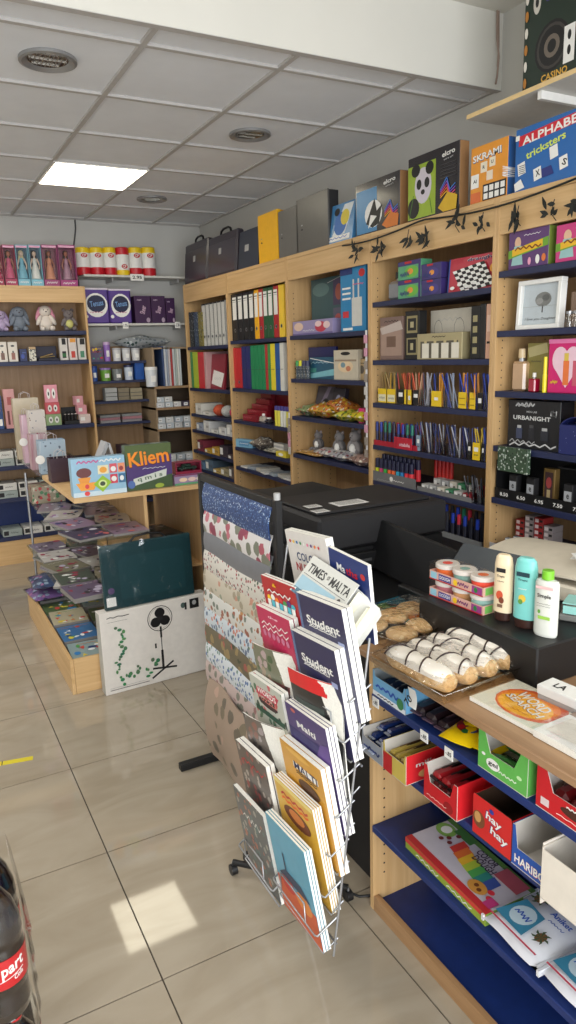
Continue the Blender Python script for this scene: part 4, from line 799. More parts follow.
mb = MB(); mb.sheet(lambda u, v: (-.012+(w+.024)*u, -.004-.012*abs(math.sin(3*math.pi*v))*(1-u)**4*1.4+.002*math.sin(20*u+9*v), -.002+(h+.012)*v), 24, 16, film('folder_wrap', op=.10, bump=1.0, sc=9, ro=.1), .0005); mb.build('plastic_wrap', t)
# ---------------------------------------------------------------- cola bottles bottom left
def cola(label, x, y, z, rz=0):
    t = thing('cola_bottle', label, 'bottle', (x, y, z), (0, 0, rz), 'shrink-wrapped cola bottles')
    CO = c(22, 12, 12, .08, coat=1); mb = MB()
    mb.lathe([(0, .0), (.040, .0), (.049, .012), (.052, .03), (.050, .075), (.0525, .09), (.0525, .165), (.050, .18), (.0515, .20), (.049, .225), (.038, .262), (.022, .29), (.0145, .30), (.0145, .312)], CO, 24); mb.build('body', t)
    mb = MB(); mb.lathe([(.0533, .095), (.0533, .163)], c(186, 26, 34, .3), 28)
    for k in range(28):
        pass
    for dy, hh, s, tw in ((.135, .032, 'part', .050), (.112, .012, 'Cola', .022)):
        vs, fs, bw, bh = textmesh(s, True)
        for off, mm, rd in ((0, WHITE, .0537),):
            out = []
            for px, py in vs:
                X = (px/bw)*tw+(.014 if s == 'Cola' else .004); Z = dy+(py/bh)*hh+X*.18; a = -math.pi/2+X/.0533; out.append((rd*math.cos(a), rd*math.sin(a), Z))
            mb.add(out, fs, mm)
    mb.tube([(.0538*math.cos(-math.pi/2+q), .0538*math.sin(-math.pi/2+q), .119+.010*q) for q in (-.5, -.3, -.1, .1, .3, .5)], .0008, WHITE, 4); mb.build('label', t)
    mb = MB(); mb.lathe([(.0155, .308), (.0155, .326), (.013, .329), (0, .329)], c(180, 24, 30, .4), 18); mb.build('cap', t)
    return t
pc = onZ(4, 950, .48)
ix = 0
for z, rows in ((.0, ((0, 0), (.006, .112), (-.108, 0), (-.104, .112))), (.335, ((0, 0), (.004, .112), (-.108, 0), (-.104, .112)))):
    for (dx, dy) in rows:
        lab = ('cola bottle of the %s layer, %s' % (('lower' if z < .1 else 'upper'), ['at the near right corner', 'at the far right corner', 'at the near left corner', 'at the far left corner'][ix % 4]))
        cola(lab, pc.x+dx-.01+(0.012 if z < .1 else 0), pc.y+dy, z+.001, .35); ix += 1
mb = MB()
for z in (0, .335):
    mb.M = Matrix.Translation((pc.x-.066, pc.y+.056, z+.01))
    mb.sheet(lambda u, v: ((.118+.003*math.sin(30*v+6*u))*max(-1, min(1, 1.5*math.cos(2*math.pi*u)))*(1-.32*max(0, v-.7)), (.118+.003*math.sin(20*v))*max(-1, min(1, 1.5*math.sin(2*math.pi*u)))*(1-.32*max(0, v-.7)), .30*v), 32, 10, film('shrink_wrap_%d' % (z*10), op=.04, bump=.25, sc=7, ro=.06), .0004)
tag(mb.build('shrink_wrap'), 'clear shrink wrap around the two layers of cola bottles', 'plastic wrap')
# yellow tape on the floor, loose cable
a = onZ(-12, 766, 0); b = onZ(33, 758, 0)
mb = MB(); L = (b-a).length; mb.box(0, -.016, .0002, L, .016, .0008, c(214, 196, 40, .5)); mb.box(L*.3, -.016, .0009, L*.3+.004, .016, .0011, BLACK); 
tag(mb.build('floor_tape', None, a, (0, 0, math.atan2(b.y-a.y, b.x-a.x))), 'strip of yellow tape stuck to the floor at the left', 'tape')
mb = MB(); mb.tube([(1.02, 1.98, .005), (.99, 1.85, .005), (1.02, 1.72, .005), (1.075, 1.62, .005), (1.12, 1.60, .005)], .004, BLACK, 6); tag(mb.build('cable'), 'black cable lying on the floor behind the wire magazine rack', 'cable')
# ---------------------------------------------------------------- goods on the right wall
def gx(name, label, cat, z, x0, x1, yt, d, col, front=None, inset=.012, group=None, tilt=0, yaw_=0, X=2.3, **k):
    Yl, w, h = spanX(X+inset, z, x0, x1, yt); w = max(w-.002, .008)
    return pack(name, label, cat, (X+inset, Yl, z+.0006), (R(-tilt), 0, RW+yaw_), w, d, h, col, front, group=group, **k)
def gy(name, label, cat, Y, z, x0, x1, yt, d, col, front=None, group=None, tilt=0, yaw_=0, **k):
    Xl, w, h = spanY(Y, z, x0, x1, yt); w = max(w-.002, .008)
    return pack(name, label, cat, (Xl, Y, z+.0006), (R(-tilt), 0, yaw_), w, d, h, col, front, group=group, **k)
ra = random.Random(77)
# --- on top of the bays
TX = 2.30
JAG = [(-.28, 0), (-.22, .05), (-.12, .03)]
def hand(cx, cy): return [('l', [(cx-.12, cy+.02+.03*k), (cx, cy+.10+.05*k), (cx+.06, cy-.05+.04*k), (cx+.16, cy-.02+.05*k)], .005, c(*q)) for k, q in enumerate([(230, 170, 40), (230, 110, 50), (210, 70, 120), (130, 80, 190), (60, 120, 200)])]
gx('scratch_art_kit', 'black craft box with a panda picture and coloured wires on top of the shelving', 'craft kit', ZT, 408, 459, 150, .055, c(26, 22, 30, .25, coat=.5), [('r', .0, .03, .56, .86, c(150, 176, 50, .3)), ('e', .31, .52, .17, .28, c(206, 200, 210)), ('e', .16, .78, .09, .1, BLACK), ('e', .44, .76, .08, .1, BLACK), ('e', .23, .55, .05, .08, BLACK), ('e', .39, .55, .05, .08, BLACK), ('e', .31, .42, .04, .04, BLACK), ('e', .12, .2, .12, .16, BLACK), ('l', [(.03, .05), (.12, .4)], .005, c(70, 120, 40)), ('l', [(.5, .05), (.45, .3)], .005, c(70, 120, 40)), ('t', 'elcro', .80, .88, .24, .08, WHITE, 4), ('t', 'wire art', .80, .80, .18, .03, LGREY, 4)]+[('r', .66, .72-.05*k, .94, .73-.05*k, DGREY) for k in range(5)]+hand(.78, .22)+[('p', [(.62, .1), (.72, .02), (.96, .02), (.98, .22), (.8, .3)], c(210, 170, 40))], group='black craft kits on top of the shelving', side=c(150, 110, 70))
gx('scratch_art_kit', 'black craft box with a black and white mask picture on top of the shelving', 'craft kit', ZT, 356, 400, 178, .055, c(26, 22, 30, .25, coat=.5), [('r', .02, .03, .50, .86, c(60, 130, 180, .3)), ('e', .42, .36, .2, .26, WHITE), ('p', [(.25, .2), (.45, .65), (.5, .4), (.62, .5), (.55, .15), (.4, .1)], BLACK), ('p', [(.3, .1), (.5, .3), (.36, .35)], WHITE), ('t', 'elcro', .78, .88, .26, .08, WHITE, 4), ('t', 'wire art', .78, .80, .18, .03, LGREY, 4)]+hand(.80, .22)+[('p', [(.62, .1), (.72, .02), (.96, .02), (.98, .22), (.8, .3)], c(210, 120, 50))], group='black craft kits on top of the shelving', side=c(150, 110, 70))
gx('board_game', 'orange letter-tile game box with a brown neighbour on top of the shelving', 'board game', ZT, 470, 507, 143, .055, c(226, 150, 50, .35), [('t', 'SKRAMI', .45, .80, .78, .13, c(30, 60, 120), 3), ('t', 'SKRAMI', .44, .81, .77, .12, WHITE, 3), ('r', .28, .52, .46, .70, c(235, 225, 205)), ('r', .52, .58, .68, .74, c(235, 225, 205)), ('r', .45, .36, .62, .52, c(230, 215, 195)), ('r', .02, .28, .24, .52, WHITE), ('t', 'AI', .13, .40, .1, .06, BLACK), ('t', 'R', .37, .61, .06, .06, DGREY), ('t', 'U', .60, .66, .06, .06, DGREY), ('p', [(.02, .02), (.30, .02), (.3, .2), (.02, .2)], c(214, 110, 60)), ('r', .36, .02, .98, .30, BLACK)]+[('r', .39+.15*k, .17, .50+.15*k, .27, WHITE) for k in range(4)]+[('r', .39+.15*k, .04, .50+.15*k, .14, WHITE) for k in range(4)], side=c(40, 90, 150), ends=[('t', 'SKRAMI', .5, .4, .7, .5, WHITE, 90)])
gx('board_game', 'wide blue letter-dice game box with a red banner on top of the shelving', 'board game', ZT, 514, 586, 118, .06, c(36, 100, 170, .35), [('p', [(.05, .72), (1, .80), (1, .96), (.05, .88)], c(200, 36, 50)), ('t', 'ALPHABET', .54, .83, .88, .13, WHITE, 4), ('t', 'tricksters', .44, .61, .56, .12, c(210, 226, 90), 10), ('r', 0, .82, .06, .90, WHITE)]+
   [('p', [(x, y), (x+.11, y+.03), (x+.09, y+.22), (x-.02, y+.19)], WHITE) for x, y in ((.06, .25), (.30, .10), (.52, .36), (.66, .16))]+[('t', s, x, y, .06, .1, BLACK, a) for s, x, y, a in (('K', .10, .13, -30), ('X', .35, .22, 10), ('S', .72, .27, -20))]+[('p', [(.02, .02), (.16, .05), (.10, .2), (.0, .14)], WHITE), ('p', [(.42, .12), (.58, .14), (.54, .28), (.40, .26)], c(40, 50, 120))]+[('r', .07, .28+.03*k, .16, .29+.03*k, DGREY) for k in range(5)])
t = gx('toy_box', 'blue and yellow printed toy pack leaning on top of the shelving beside the grey files', 'toy', ZT, 326, 352, 202, .05, c(70, 130, 180, .3), [('p', [(.2, .15), (.6, .95), (.95, .95), (.7, .2)], c(220, 226, 228)), ('e', .5, .48, .24, .3, c(60, 110, 180)), ('e', .66, .62, .16, .2, c(220, 200, 70)), ('r', .05, .05, .9, .18, WHITE), scr(.45, .12, .7, .06, BLU, ra, .004), ('e', .34, .8, .1, .1, BLK2)], tilt=8)
FIL = [(297, 328, 194, 'grey', (94, 92, 88), 'large grey box file standing on top, nearest the blue toy pack'), (279, 298, 208, 'grey', (104, 102, 98), 'smaller grey box file standing behind the yellow one on top of the shelving'), (259, 278, 212, 'yellow', (240, 180, 20), 'bright yellow box file standing on top of the shelving')]
for x0, x1, yt, nm, q, lab in FIL:
    Yl, w, h = spanX(2.305, ZT, x0, x1, yt); t = thing('box_file', lab, 'box file', (2.307, Yl, ZT+.0006), (0, 0, RW-.0), 'box files on top of the shelving')
    mb = MB(); mb.box(0, 0, 0, w, .012 if nm == 'grey' else .03, h, c(*q, .32), .002); mb.box(.004, .0121, .004, w-.001, .075, h-.004, BLK2 if nm == 'grey' else c(210, 150, 20), .001); mb.build('cover', t)
    mb = MB(); mb.front(w, h, [('e', .18, .42, .035, .018, BLACK), ('e', .18, .50, .03, .014, STEEL)], 0, 0, 0); mb.build('finger_hole', t)
t = gx('box_file', 'dark slate-blue folder leaning beside the yellow box file', 'box file', ZT, 238, 258, 228, .03, c(44, 50, 66, .45), [('r', .3, .45, .5, .62, LGREY)], tilt=6)
for x0, x1, yt, lab in ((184, 206, 240, 'dark zipped briefcase at the far end of the shelving top'), (207, 235, 232, 'dark purple briefcase with handle, second from the far end of the shelving top')):
    Yl, w, h = spanX(2.33, ZT, x0, x1, yt); t = thing('briefcase', lab, 'briefcase', (2.335, Yl, ZT+.0006), (R(-5), 0, RW), 'briefcases on top of the shelving')
    mb = MB(); mb.box(0, 0, 0, w, .06, h, c(44, 38, 52, .4, coat=.3), .012); mb.box(.012, -.004, .02, w-.012, .001, h*.8, c(52, 46, 60, .35, coat=.3), .008); mb.build('body', t)
    mb = MB(); mb.tube([(w*.32, .03, h-.003), (w*.34, .03, h+.03), (w*.42, .03, h+.045), (w*.58, .03, h+.045), (w*.66, .03, h+.03), (w*.68, .03, h-.003)], .009, BLACK, 8); mb.build('handle', t)
    mb = MB(); mb.box(w*.42, -.008, h*.52, w*.5, -.0045, h*.66, LGREY); mb.build('tag', t)
# casino box
t = pack('board_game', 'tall casino game box with a roulette wheel on the high wall shelf', 'board game', (2.35, 2.312, 2.6735), (0, 0, RW), .42, .09, .42, c(26, 44, 34, .4),
     [('e', .34, .30, .20, .21, BLACK), ('e', .34, .30, .175, .185, c(60, 56, 54)), ('e', .34, .30, .15, .16, BLACK), ('e', .34, .30, .09, .095, c(110, 100, 90)), ('e', .34, .30, .05, .055, BLACK), ('t', 'CASINO', .38, .055, .30, .06, c(220, 170, 70)),
      ('e', .15, .72, .045, .10, c(200, 196, 186)), ('e', .15, .72, .02, .045, BLK2), ('e', .28, .78, .055, .10, c(70, 60, 130)), ('e', .28, .94, .05, .08, c(220, 180, 60)), ('e', .42, .96, .06, .08, c(200, 50, 70)), ('e', .45, .75, .05, .1, c(110, 40, 60)), ('r', .48, .1, .60, .4, WHITE), ('e', .54, .2, .02, .04, BLACK), ('e', .54, .32, .02, .04, BLACK)]+
     [('e', .035, .08+.14*k, .02, .045, c(220, 215, 205) if k % 2 else c(180, 120, 50)) for k in range(7)], side=BLACK)
# garland along the fascias
mb = MB(); G1 = c(22, 26, 22, .6)
P = [(2.284, y, 2.275-.03*abs(math.sin(3.4*(y-1.0)))+.012) for y in [1.45+.06*k for k in range(36)]]
mb.tube(P, .0042, G1, 6)
def leaves(y, z, n, s=1, seed=0):
    q = random.Random(seed)
    for k in range(n):
        a = q.uniform(0, 6.28); l = q.uniform(.03, .062)*s; cy, cz = y+q.uniform(-.04, .04), z+q.uniform(-.03, .02); d = Vector((q.uniform(-.25, -.05), math.cos(a), math.sin(a)-.3)).normalized(); u = d.cross(Vector((1, 0, 0))).normalized()*.009*s
        p = Vector((2.280, cy, cz)); mb.sheet(lambda a_, b_: p+d*l*a_+u*(2*b_-1)*math.sin(math.pi*min(.97, a_+.05)), 4, 2, G1, .001)
    mb.tube([(2.283, y, z+.03), (2.279, y+.01, z-.02), (2.28, y-.015, z-.05)], .0018, G1, 4)
mb2 = mb; mb2.build('stem', gt := thing('leaf_garland', 'dark string garland of leaves hanging along the shelving fascias', 'garland', (0, 0, 0)))
mb = MB()
for i, (y, z, n) in enumerate(((3.40, 2.22, 9), (3.18, 2.21, 12), (2.95, 2.23, 6), (2.82, 2.21, 11), (2.60, 2.24, 10), (2.44, 2.22, 6), (2.24, 2.21, 9), (2.06, 2.20, 6), (1.95, 2.21, 11), (1.75, 2.22, 8))): leaves(y, z, n, 1, i)
mb.build('leaf_bunches', gt)
# --- bay 5 (nearest)
z = S5[0]
for x0, x1, q, lab in ((508, 548, (84, 44, 104), 'purple boxed game with a green banner on the nearest bay top shelf'), (555, 606, (196, 50, 120), 'pink boxed game with a yellow banner at the right edge of the top shelf')):
    gx('boxed_game', lab, 'board game', z, x0, x1, 229 if x0 < 540 else 221, .11, c(*q, .35), [('e', .24, .68, .08, .16, c(220, 180, 150)), ('p', [(.15, .6), (.33, .6), (.38, .1), (.08, .1)], c(150, 190, 190)), ('p', [(0, .28), (1, .50), (1, .72), (0, .50)], c(110, 160, 50)), ('p', [(.1, .34), (.86, .50), (.86, .68), (.1, .52)], c(230, 180, 40)), scr(.5, .52, .66, .10, c(120, 60, 20), ra, .006), scr(.6, .85, .4, .05, WHITE, ra, .002), ('e', .75, .18, .05, .12, WHITE), ('e', .55, .16, .04, .1, c(230, 160, 190)), ('e', .9, .2, .05, .1, c(220, 120, 60))], group='boxed party games', side=c(120, 140, 60))
z = S5[1]
Yl, w, h = spanX(2.32, z, 514, 557, 279)
t = thing('photo_frame', 'white box frame with a small tree picture on the nearest bay', 'picture frame', (2.325, Yl, z+.0006), (R(-3), 0, RW))
mb = MB(); f_ = .018
for a in ((0, 0, w, f_), (0, h-f_, w, h), (0, f_, f_, h-f_), (w-f_, f_, w, h-f_)): mb.box(a[0], 0, a[1], a[2], .035, a[3], WHITE, .002)
mb.build('frame', t)
mb = MB(); mb.box(f_, .02, f_, w-f_, .024, h-f_, c(196, 206, 212, .5)); mb.front(w-2*f_, h-2*f_, [('e', .55, .62, .22, .18, c(120, 122, 120)), ('e', .45, .58, .1, .08, c(150, 150, 148)), ('e', .62, .66, .1, .08, c(90, 92, 92)), ('r', .53, .3, .56, .48, BLK2), ('t', 'I love you Daughter', .5, .14, .84, .08, BLK2, 0, False, .3), ('r', 0, .45, 1, .46, c(170, 176, 176))], f_, .0198, f_); mb.build('picture', t)
mb = MB(); mb.box(f_, .006, f_, w-f_, .008, h-f_, CLEAR); mb.build('glass', t)
Yl, w, h = spanX(2.34, z, 563, 600, 290)
t = thing('letter_block', 'small wooden display block with a white letter A beside the tree frame', 'ornament', (2.345, Yl, z+.0006), (0, 0, RW)); mb = MB(); mb.box(0, .03, 0, w, .07, h, c(120, 96, 78), .003); mb.build('block', t)
mb = MB(); mb.front(w, h, [('t', 'A', .42, .62, .4, .6, WHITE)], 0, .0295, 0); mb.build('letter', t)
for i, (x, lab) in enumerate(((566, 'small clear glass jar in front of the letter block'), (573, 'second clear glass jar at the right frame edge'))):
    Yl, w, h = spanX(2.31, z, x-4, x+3, 312); t = thing('glass_jar', lab, 'jar', (2.325, Yl-.02, z+.0006)); mb = MB(); mb.lathe([(0, 0), (.016, .0), (.018, .02), (.012, .045), (.012, .05)], film('jar_glass%d' % i, (230, 225, 220), .3, .06, 0), 16); mb.build('jar', t); mb = MB(); mb.lathe([(.013, .05), (.013, .06), (0, .06)], STEEL, 14); mb.build('lid', t)
z = S5[2]
def perfume(label, z, x0, x1, yt, col, cap, dz=.02, flat=.6, inset=.03, capk=.22, group=None):
    Yl, w, h = spanX(2.3+inset, z, x0, x1, yt); r = w/2
    t = thing('perfume_bottle', label, 'perfume', (2.3+inset+r, Yl-r, z+.0006), (0, 0, RW), group)
    mb = MB(); hb = h*(1-capk); mb.box(-r, -r*flat, 0, r, r*flat, hb*.9, col, r*.25); mb.cyl((0, 0, hb*.9), (0, 0, hb), r*.35, r*.3, STEEL); mb.build('bottle', t)
    mb = MB(); mb.cyl((0, 0, hb), (0, 0, h), r*.42, r*.38, cap); mb.build('cap', t); return t
perfume('amber perfume bottle with a clear cap at the left of the third shelf', z, 508, 521, 349, c(196, 160, 124, .12, coat=1), c(214, 190, 150, .2))
gx('perfume_box', 'shiny gold-green carton behind the red nail varnish', 'perfume box', z, 525, 546, 343, .06, c(150, 140, 80, .2, me=.5), [('p', [(0, .9), (.9, 1), (1, .8), (.1, .7)], c(200, 190, 140, .15, me=.5)), scr(.45, .62, .5, .04, BLK2, ra, .002)], inset=.07, tilt=2)
perfume('little ruby red bottle with a white cap beside the gold carton', z, 527, 534, 373, c(160, 20, 50, .1, coat=1), WHITE, inset=.012, flat=.9)
Yl, w, h = spanX(2.315, z, 541, 546, 357); t = thing('lip_gloss', 'yellow tube of lip gloss standing before the pink heart box', 'cosmetic', (2.324, Yl-.008, z+.0006)); mb = MB(); mb.cyl((0, 0, 0), (0, 0, h*.5), .009, .009, c(230, 214, 40, .3)); mb.build('tube', t); mb = MB(); mb.cyl((0, 0, h*.5+.0005), (0, 0, h), .0075, .0065, c(240, 220, 50, .3)); mb.build('cap', t)
gx('gift_set', 'bright pink gift box with a heart window at the right frame edge', 'gift set', z, 547, 584, 339, .07, c(206, 30, 110, .35), [('e', .33, .62, .22, .24, c(236, 200, 214)), ('e', .67, .62, .22, .24, c(236, 200, 214)), ('p', [(.13, .52), (.87, .52), (.5, .10)], c(236, 200, 214)), ('r', .42, .15, .58, .6, c(230, 120, 60)), ('r', .44, .6, .56, .74, c(220, 190, 80)), ('r', .68, .14, .80, .6, c(200, 90, 110)), scr(.18, .2, .2, .08, c(240, 200, 60), ra), ('r', 0, .92, 1, 1, c(226, 120, 170))], inset=.03)
z = S5[3]
gx('fragrance_set', 'wide black gift box with grey lettering and silver splashes', 'gift set', z, 507, 559, 401, .08, c(22, 22, 26, .4), [('t', 'URBANIGHT', .47, .64, .72, .09, c(206, 206, 204)), ('t', 'MEN LAB', .47, .77, .2, .04, LGREY), scr(.34, .92, .36, .10, c(190, 190, 190), ra, .006), scr(.3, .90, .3, .08, LGREY, ra, .004), scr(.5, .08, .9, .10, c(200, 200, 200), ra, .006), scr(.3, .14, .5, .08, LGREY, ra, .004), scr(.88, .76, .1, .16, c(190, 190, 190), ra, .006),
   ('r', .18, .2, .30, .42, c(60, 66, 90)), ('r', .2, .42, .28, .48, LGREY), ('r', .42, .2, .54, .44, c(34, 34, 40)), ('r', .44, .44, .52, .5, DGREY), ('r', .66, .2, .80, .40, c(40, 42, 50)), ('r', .68, .40, .78, .46, LGREY)], inset=.03)
t = gx('jewellery_case', 'dark blue starry case with a domed lid beside the black fragrance box', 'case', z, 558, 596, 426, .09, speckle('star_case', (32, 40, 96), [(150, 160, 200)], 60, .4, .1), None, inset=.012)
mb = MB(); w = .15; mb.sheet(lambda u, v: (.003+.15*u, .004+.08*v, .032*math.sin(math.pi*u)**.7*1), 10, 3, speckle('star_case_b', (32, 40, 96), [(150, 160, 200)], 60, .4, .1), .003); q = mb.build('domed_lid', t); q.location = (0, 0, spanX(2.312, z, 558, 596, 426)[2])
z = S5[4]
gx('card_pack', 'green striped packet hooked under the shelf edge at the upright', 'packet', 1.158, 497, 527, 448, .02, speckle('stripe_pack', (60, 80, 60), [(180, 190, 180), (40, 50, 40)], 90, .4, .4), None, inset=-.022)
# perfume tray with prices
t = thing('perfume_tray', 'black tiered tray of small boxed perfumes with prices on its front', 'display tray', (2.315, 2.352, z+.0006), (0, 0, RW))
mb = MB(); mb.box(0, 0, 0, .80, .004, .045, BLACK); mb.box(0, .004, 0, .80, .20, .006, BLACK); mb.box(0, .2, 0, .80, .206, .19, BLACK); mb.box(0, .004, .006, .004, .2, .17, BLACK); mb.box(.796, .004, .006, .80, .2, .17, BLACK); mb.box(.30, .05, .165, .796, .2, .17, BLACK)
mb.front(.80, .045, [('t', s, .07+.125*k, .45, .06, .36, WHITE) for k, s in enumerate(('8.50', '6.50', '6.95', '7.50', '7.95', '8.95', '6.95'))]); mb.build('tray', t)
for k in range(6):
    y = 2.352-.055-.10*k
    gm = [c(170, 172, 176), c(170, 172, 176), c(120, 90, 50), c(170, 172, 176), c(170, 172, 176), c(170, 172, 176)][k]
    if k == 2: pack('perfume_box', 'tall gold framed perfume box in the middle of the black tray', 'perfume box', (2.36, y+.02, z+.008), RW, .06, .03, .15, c(130, 104, 60, .3, me=.4), [('r', .15, .1, .85, .9, c(60, 40, 40)), ('e', .5, .6, .25, .16, c(150, 60, 60)), ('r', .35, .15, .65, .4, c(170, 150, 110))])
    else:
        pack('perfume_box', 'small dark perfume box, pale label, %s in the black tray' % ['first from the left', 'second from the left', '', 'just right of the gold box', 'second right of the gold box', 'farthest right'][k], 'perfume box', (2.345, y, z+.008), RW, .045, .03, .10, BLK2, [('r', .08, .0, .92, .72, gm), ('t', 'e', .5, .5, .3, .2, BLK2), scr(.5, .2, .6, .05, DGREY, ra, .001)], group='boxed perfumes in the black tray')
        perfume('dark perfume tester bottle beside pale-labelled box %s' % ['one', 'two', '', 'three', 'four', 'five'][k], z+.008, 0, 1, 0, BLACK, STEEL) if False else None
z = S5[5]
for col_, (yy, n) in enumerate(((2.33, 4), (2.275, 5), (2.22, 5), (2.165, 4))):
    for k in range(n):
        pack('correction_box', 'small red and white carton, level %d from the bottom of stack %d from the upright' % (k+1, col_+1), 'small box', (2.43-.0*col_, yy, z+.001+.027*k), RW+.05, .048, .07, .0262, c(160, 44, 44, .45) if col_ % 2 == 0 else c(150, 140, 140, .45), [('r', .1, .2, .5, .8, c(214, 200, 200)), ('r', .6, .3, .95, .7, BLK2)], group='small red and white cartons')
for k in range(11):
    yy = 2.29-.075*(k % 6); xx = 2.325+.05*(k//6); q = [(120, 130, 140), (200, 120, 80), (40, 110, 170), (90, 100, 120), (60, 150, 190), (200, 200, 200)][k % 6]
    pack('battery_pack', 'small upright blister pack with a white tag, %s row, place %d' % (['front', 'second'][k//6], k % 6+1), 'small box', (xx, yy, z+.001), (0, 0, RW+.1*(k % 3)), .04, .02, .04+.006*(k % 3), c(*q, .35), [('r', .1, .45, .9, .95, WHITE), ('t', 'o', .5, .7, .2, .2, BLACK)], group='blister packs on the lowest visible shelf')
mb = MB(); mb.box(0, 0, 0, .88, .002, .03, c(200, 196, 196)); mb.front(.88, .03, [('r', .03+.07*k, .2, .06+.07*k, .8, c(150, 120, 120)) for k in range(13)]); tag(mb.build('price_rail', None, (2.296, 2.355, z-.018), (0, 0, RW)), 'pale price rail clipped along the lowest visible shelf of the nearest bay', 'price rail')
# --- bay 4
z = S4[0]
t = perfume('clear squat bottle with black cap at the left of the draughts shelf', z, 383, 398, 272, c(120, 124, 130, .1, coat=1), BLACK)
for r_ in (0, 1):
    for k, (x0, x1) in enumerate(((398, 421), (421, 441))):
        Yl, w, h = spanX(2.325, z, x0, x1, 279)
        pack('snack_carton', '%s %s carton of the stacked green and purple four' % (['lower', 'upper'][r_], ['left', 'right'][k]), 'toy box', (2.325, Yl, z+.001+r_*(h*.98)), RW, w-.003, .07, h*.96, c(90, 160, 120, .35) if k == 0 else c(60, 50, 110, .35), [('r', 0, .75, 1, 1, c(60, 50, 110)), ('e', .6, .4, .3, .32, c(110, 180, 70) if k == 0 else c(70, 60, 130)), ('e', .55, .42, .12, .16, c(230, 150, 60)), scr(.3, .3, .4, .3, c(50, 60, 120), ra, .006), ('r', .3, .85, .6, .97, RED), ('r', .9, 0, 1, 1, c(60, 50, 110))], group='green and purple toy cartons')
D = [('r', .0, .0, .03, 1, c(40, 80, 150)), ('t', 'draughts', .68, .88, .60, .13, c(240, 236, 230), 0), ('t', 'draughts', .685, .875, .60, .12, c(30, 40, 90), 0), ('r', .05, .84, .3, .97, c(180, 40, 60))]
for i in range(8):
    for j in range(8):
        x = .30+.085*i-.035*j+.0; y = .76-.035*i*.9-.085*j*.9+.09
        x = .09+.082*i+.030*j; y = .60+.020*i-.085*j+.02
        if y < .02 or x > .95: continue
        D.append(('p', [(x, y), (x+.080, y+.018), (x+.108, y-.064), (x+.028, y-.082)], BLACK if (i+j) % 2 else WHITE))
D += [('e', .14+.15*k, .12+.08*(k % 2), .05, .05, WHITE) for k in range(4)]+[('e', .93, .55, .06, .12, c(230, 160, 60))]
gx('board_game', 'red draughts game box with a black and white board picture', 'board game', z, 447, 497, 255, .05, c(186, 40, 60, .3, coat=.5), D, inset=.04, tilt=5)
z = S4[1]
gx('gift_set', 'brown photo-printed gift box at the left end of the gift shelf', 'gift set', z, 380, 403, 317, .05, c(124, 100, 92, .35), [('r', .05, .1, .95, .8, c(160, 134, 120)), ('r', .3, .3, .7, .55, c(110, 84, 70)), ('p', [(.0, .75), (.9, .9), (1, .7), (.1, .6)], c(190, 176, 168)), scr(.5, .9, .6, .05, BLK2, ra)], inset=.03)
gx('gift_set', 'tall black box with gold squares beside the brown photo box', 'gift set', z, 405, 419, 311, .05, BLACK, [('r', .12, .55, .88, .9, c(160, 150, 110, .3, me=.5)), ('r', .2, .6, .8, .85, BLACK), ('r', .38, .66, .62, .78, c(180, 170, 130)), ('r', .12, .1, .88, .45, c(160, 150, 110, .3, me=.5)), ('r', .2, .14, .8, .42, BLACK), ('r', .4, .2, .6, .34, c(180, 170, 130))], inset=.03)
gx('gift_box', 'large cream box with a fine line drawing behind the gold set', 'gift box', z, 430, 472, 309, .03, c(196, 190, 176, .5), [('l', [(.2+.1*math.cos(a*.7), .6+.2*math.sin(a*.7)) for a in range(10)], .002, DGREY), ('l', [(.7+.12*math.cos(a*.7), .6+.22*math.sin(a*.7)) for a in range(10)], .002, DGREY), scr(.5, .45, .6, .2, LGREY, ra, .002), scr(.45, .8, .6, .1, LGREY, ra, .002)], inset=.11)
gx('gift_set', 'pale gold gift box with three bottles in its window', 'gift set', z, 417, 462, 333, .05, c(176, 164, 126, .3, me=.3), [('r', .08, .05, .92, .70, c(90, 84, 70))]+[('r', .12+.22*k, .05, .28+.22*k, .62, c(222, 216, 200)) for k in range(4)]+[('r', .17+.22*k, .62, .23+.22*k, .72, c(190, 176, 130)) for k in range(4)]+[scr(.5, .86, .3, .06, BLK2, ra)], inset=.02)
gx('gift_set', 'slim black box with small gold squares beside the cream box', 'gift set', z, 470, 479, 306, .04, BLACK, [('r', .25, .1+.2*k, .75, .22+.2*k, c(160, 150, 110)) for k in range(4)], inset=.03)
gx('gift_set', 'plain tall black box next to the skin-toned box', 'gift set', z, 479, 484.5, 304, .05, BLACK, None, inset=.02)
gx('gift_set', 'skin-toned printed box at the right end of the gift shelf', 'gift set', z, 485, 491, 304, .05, c(206, 160, 136, .4), [('r', .2, .5, .9, .8, c(226, 190, 170)), scr(.5, .3, .5, .05, BLK2, ra)], inset=.015)
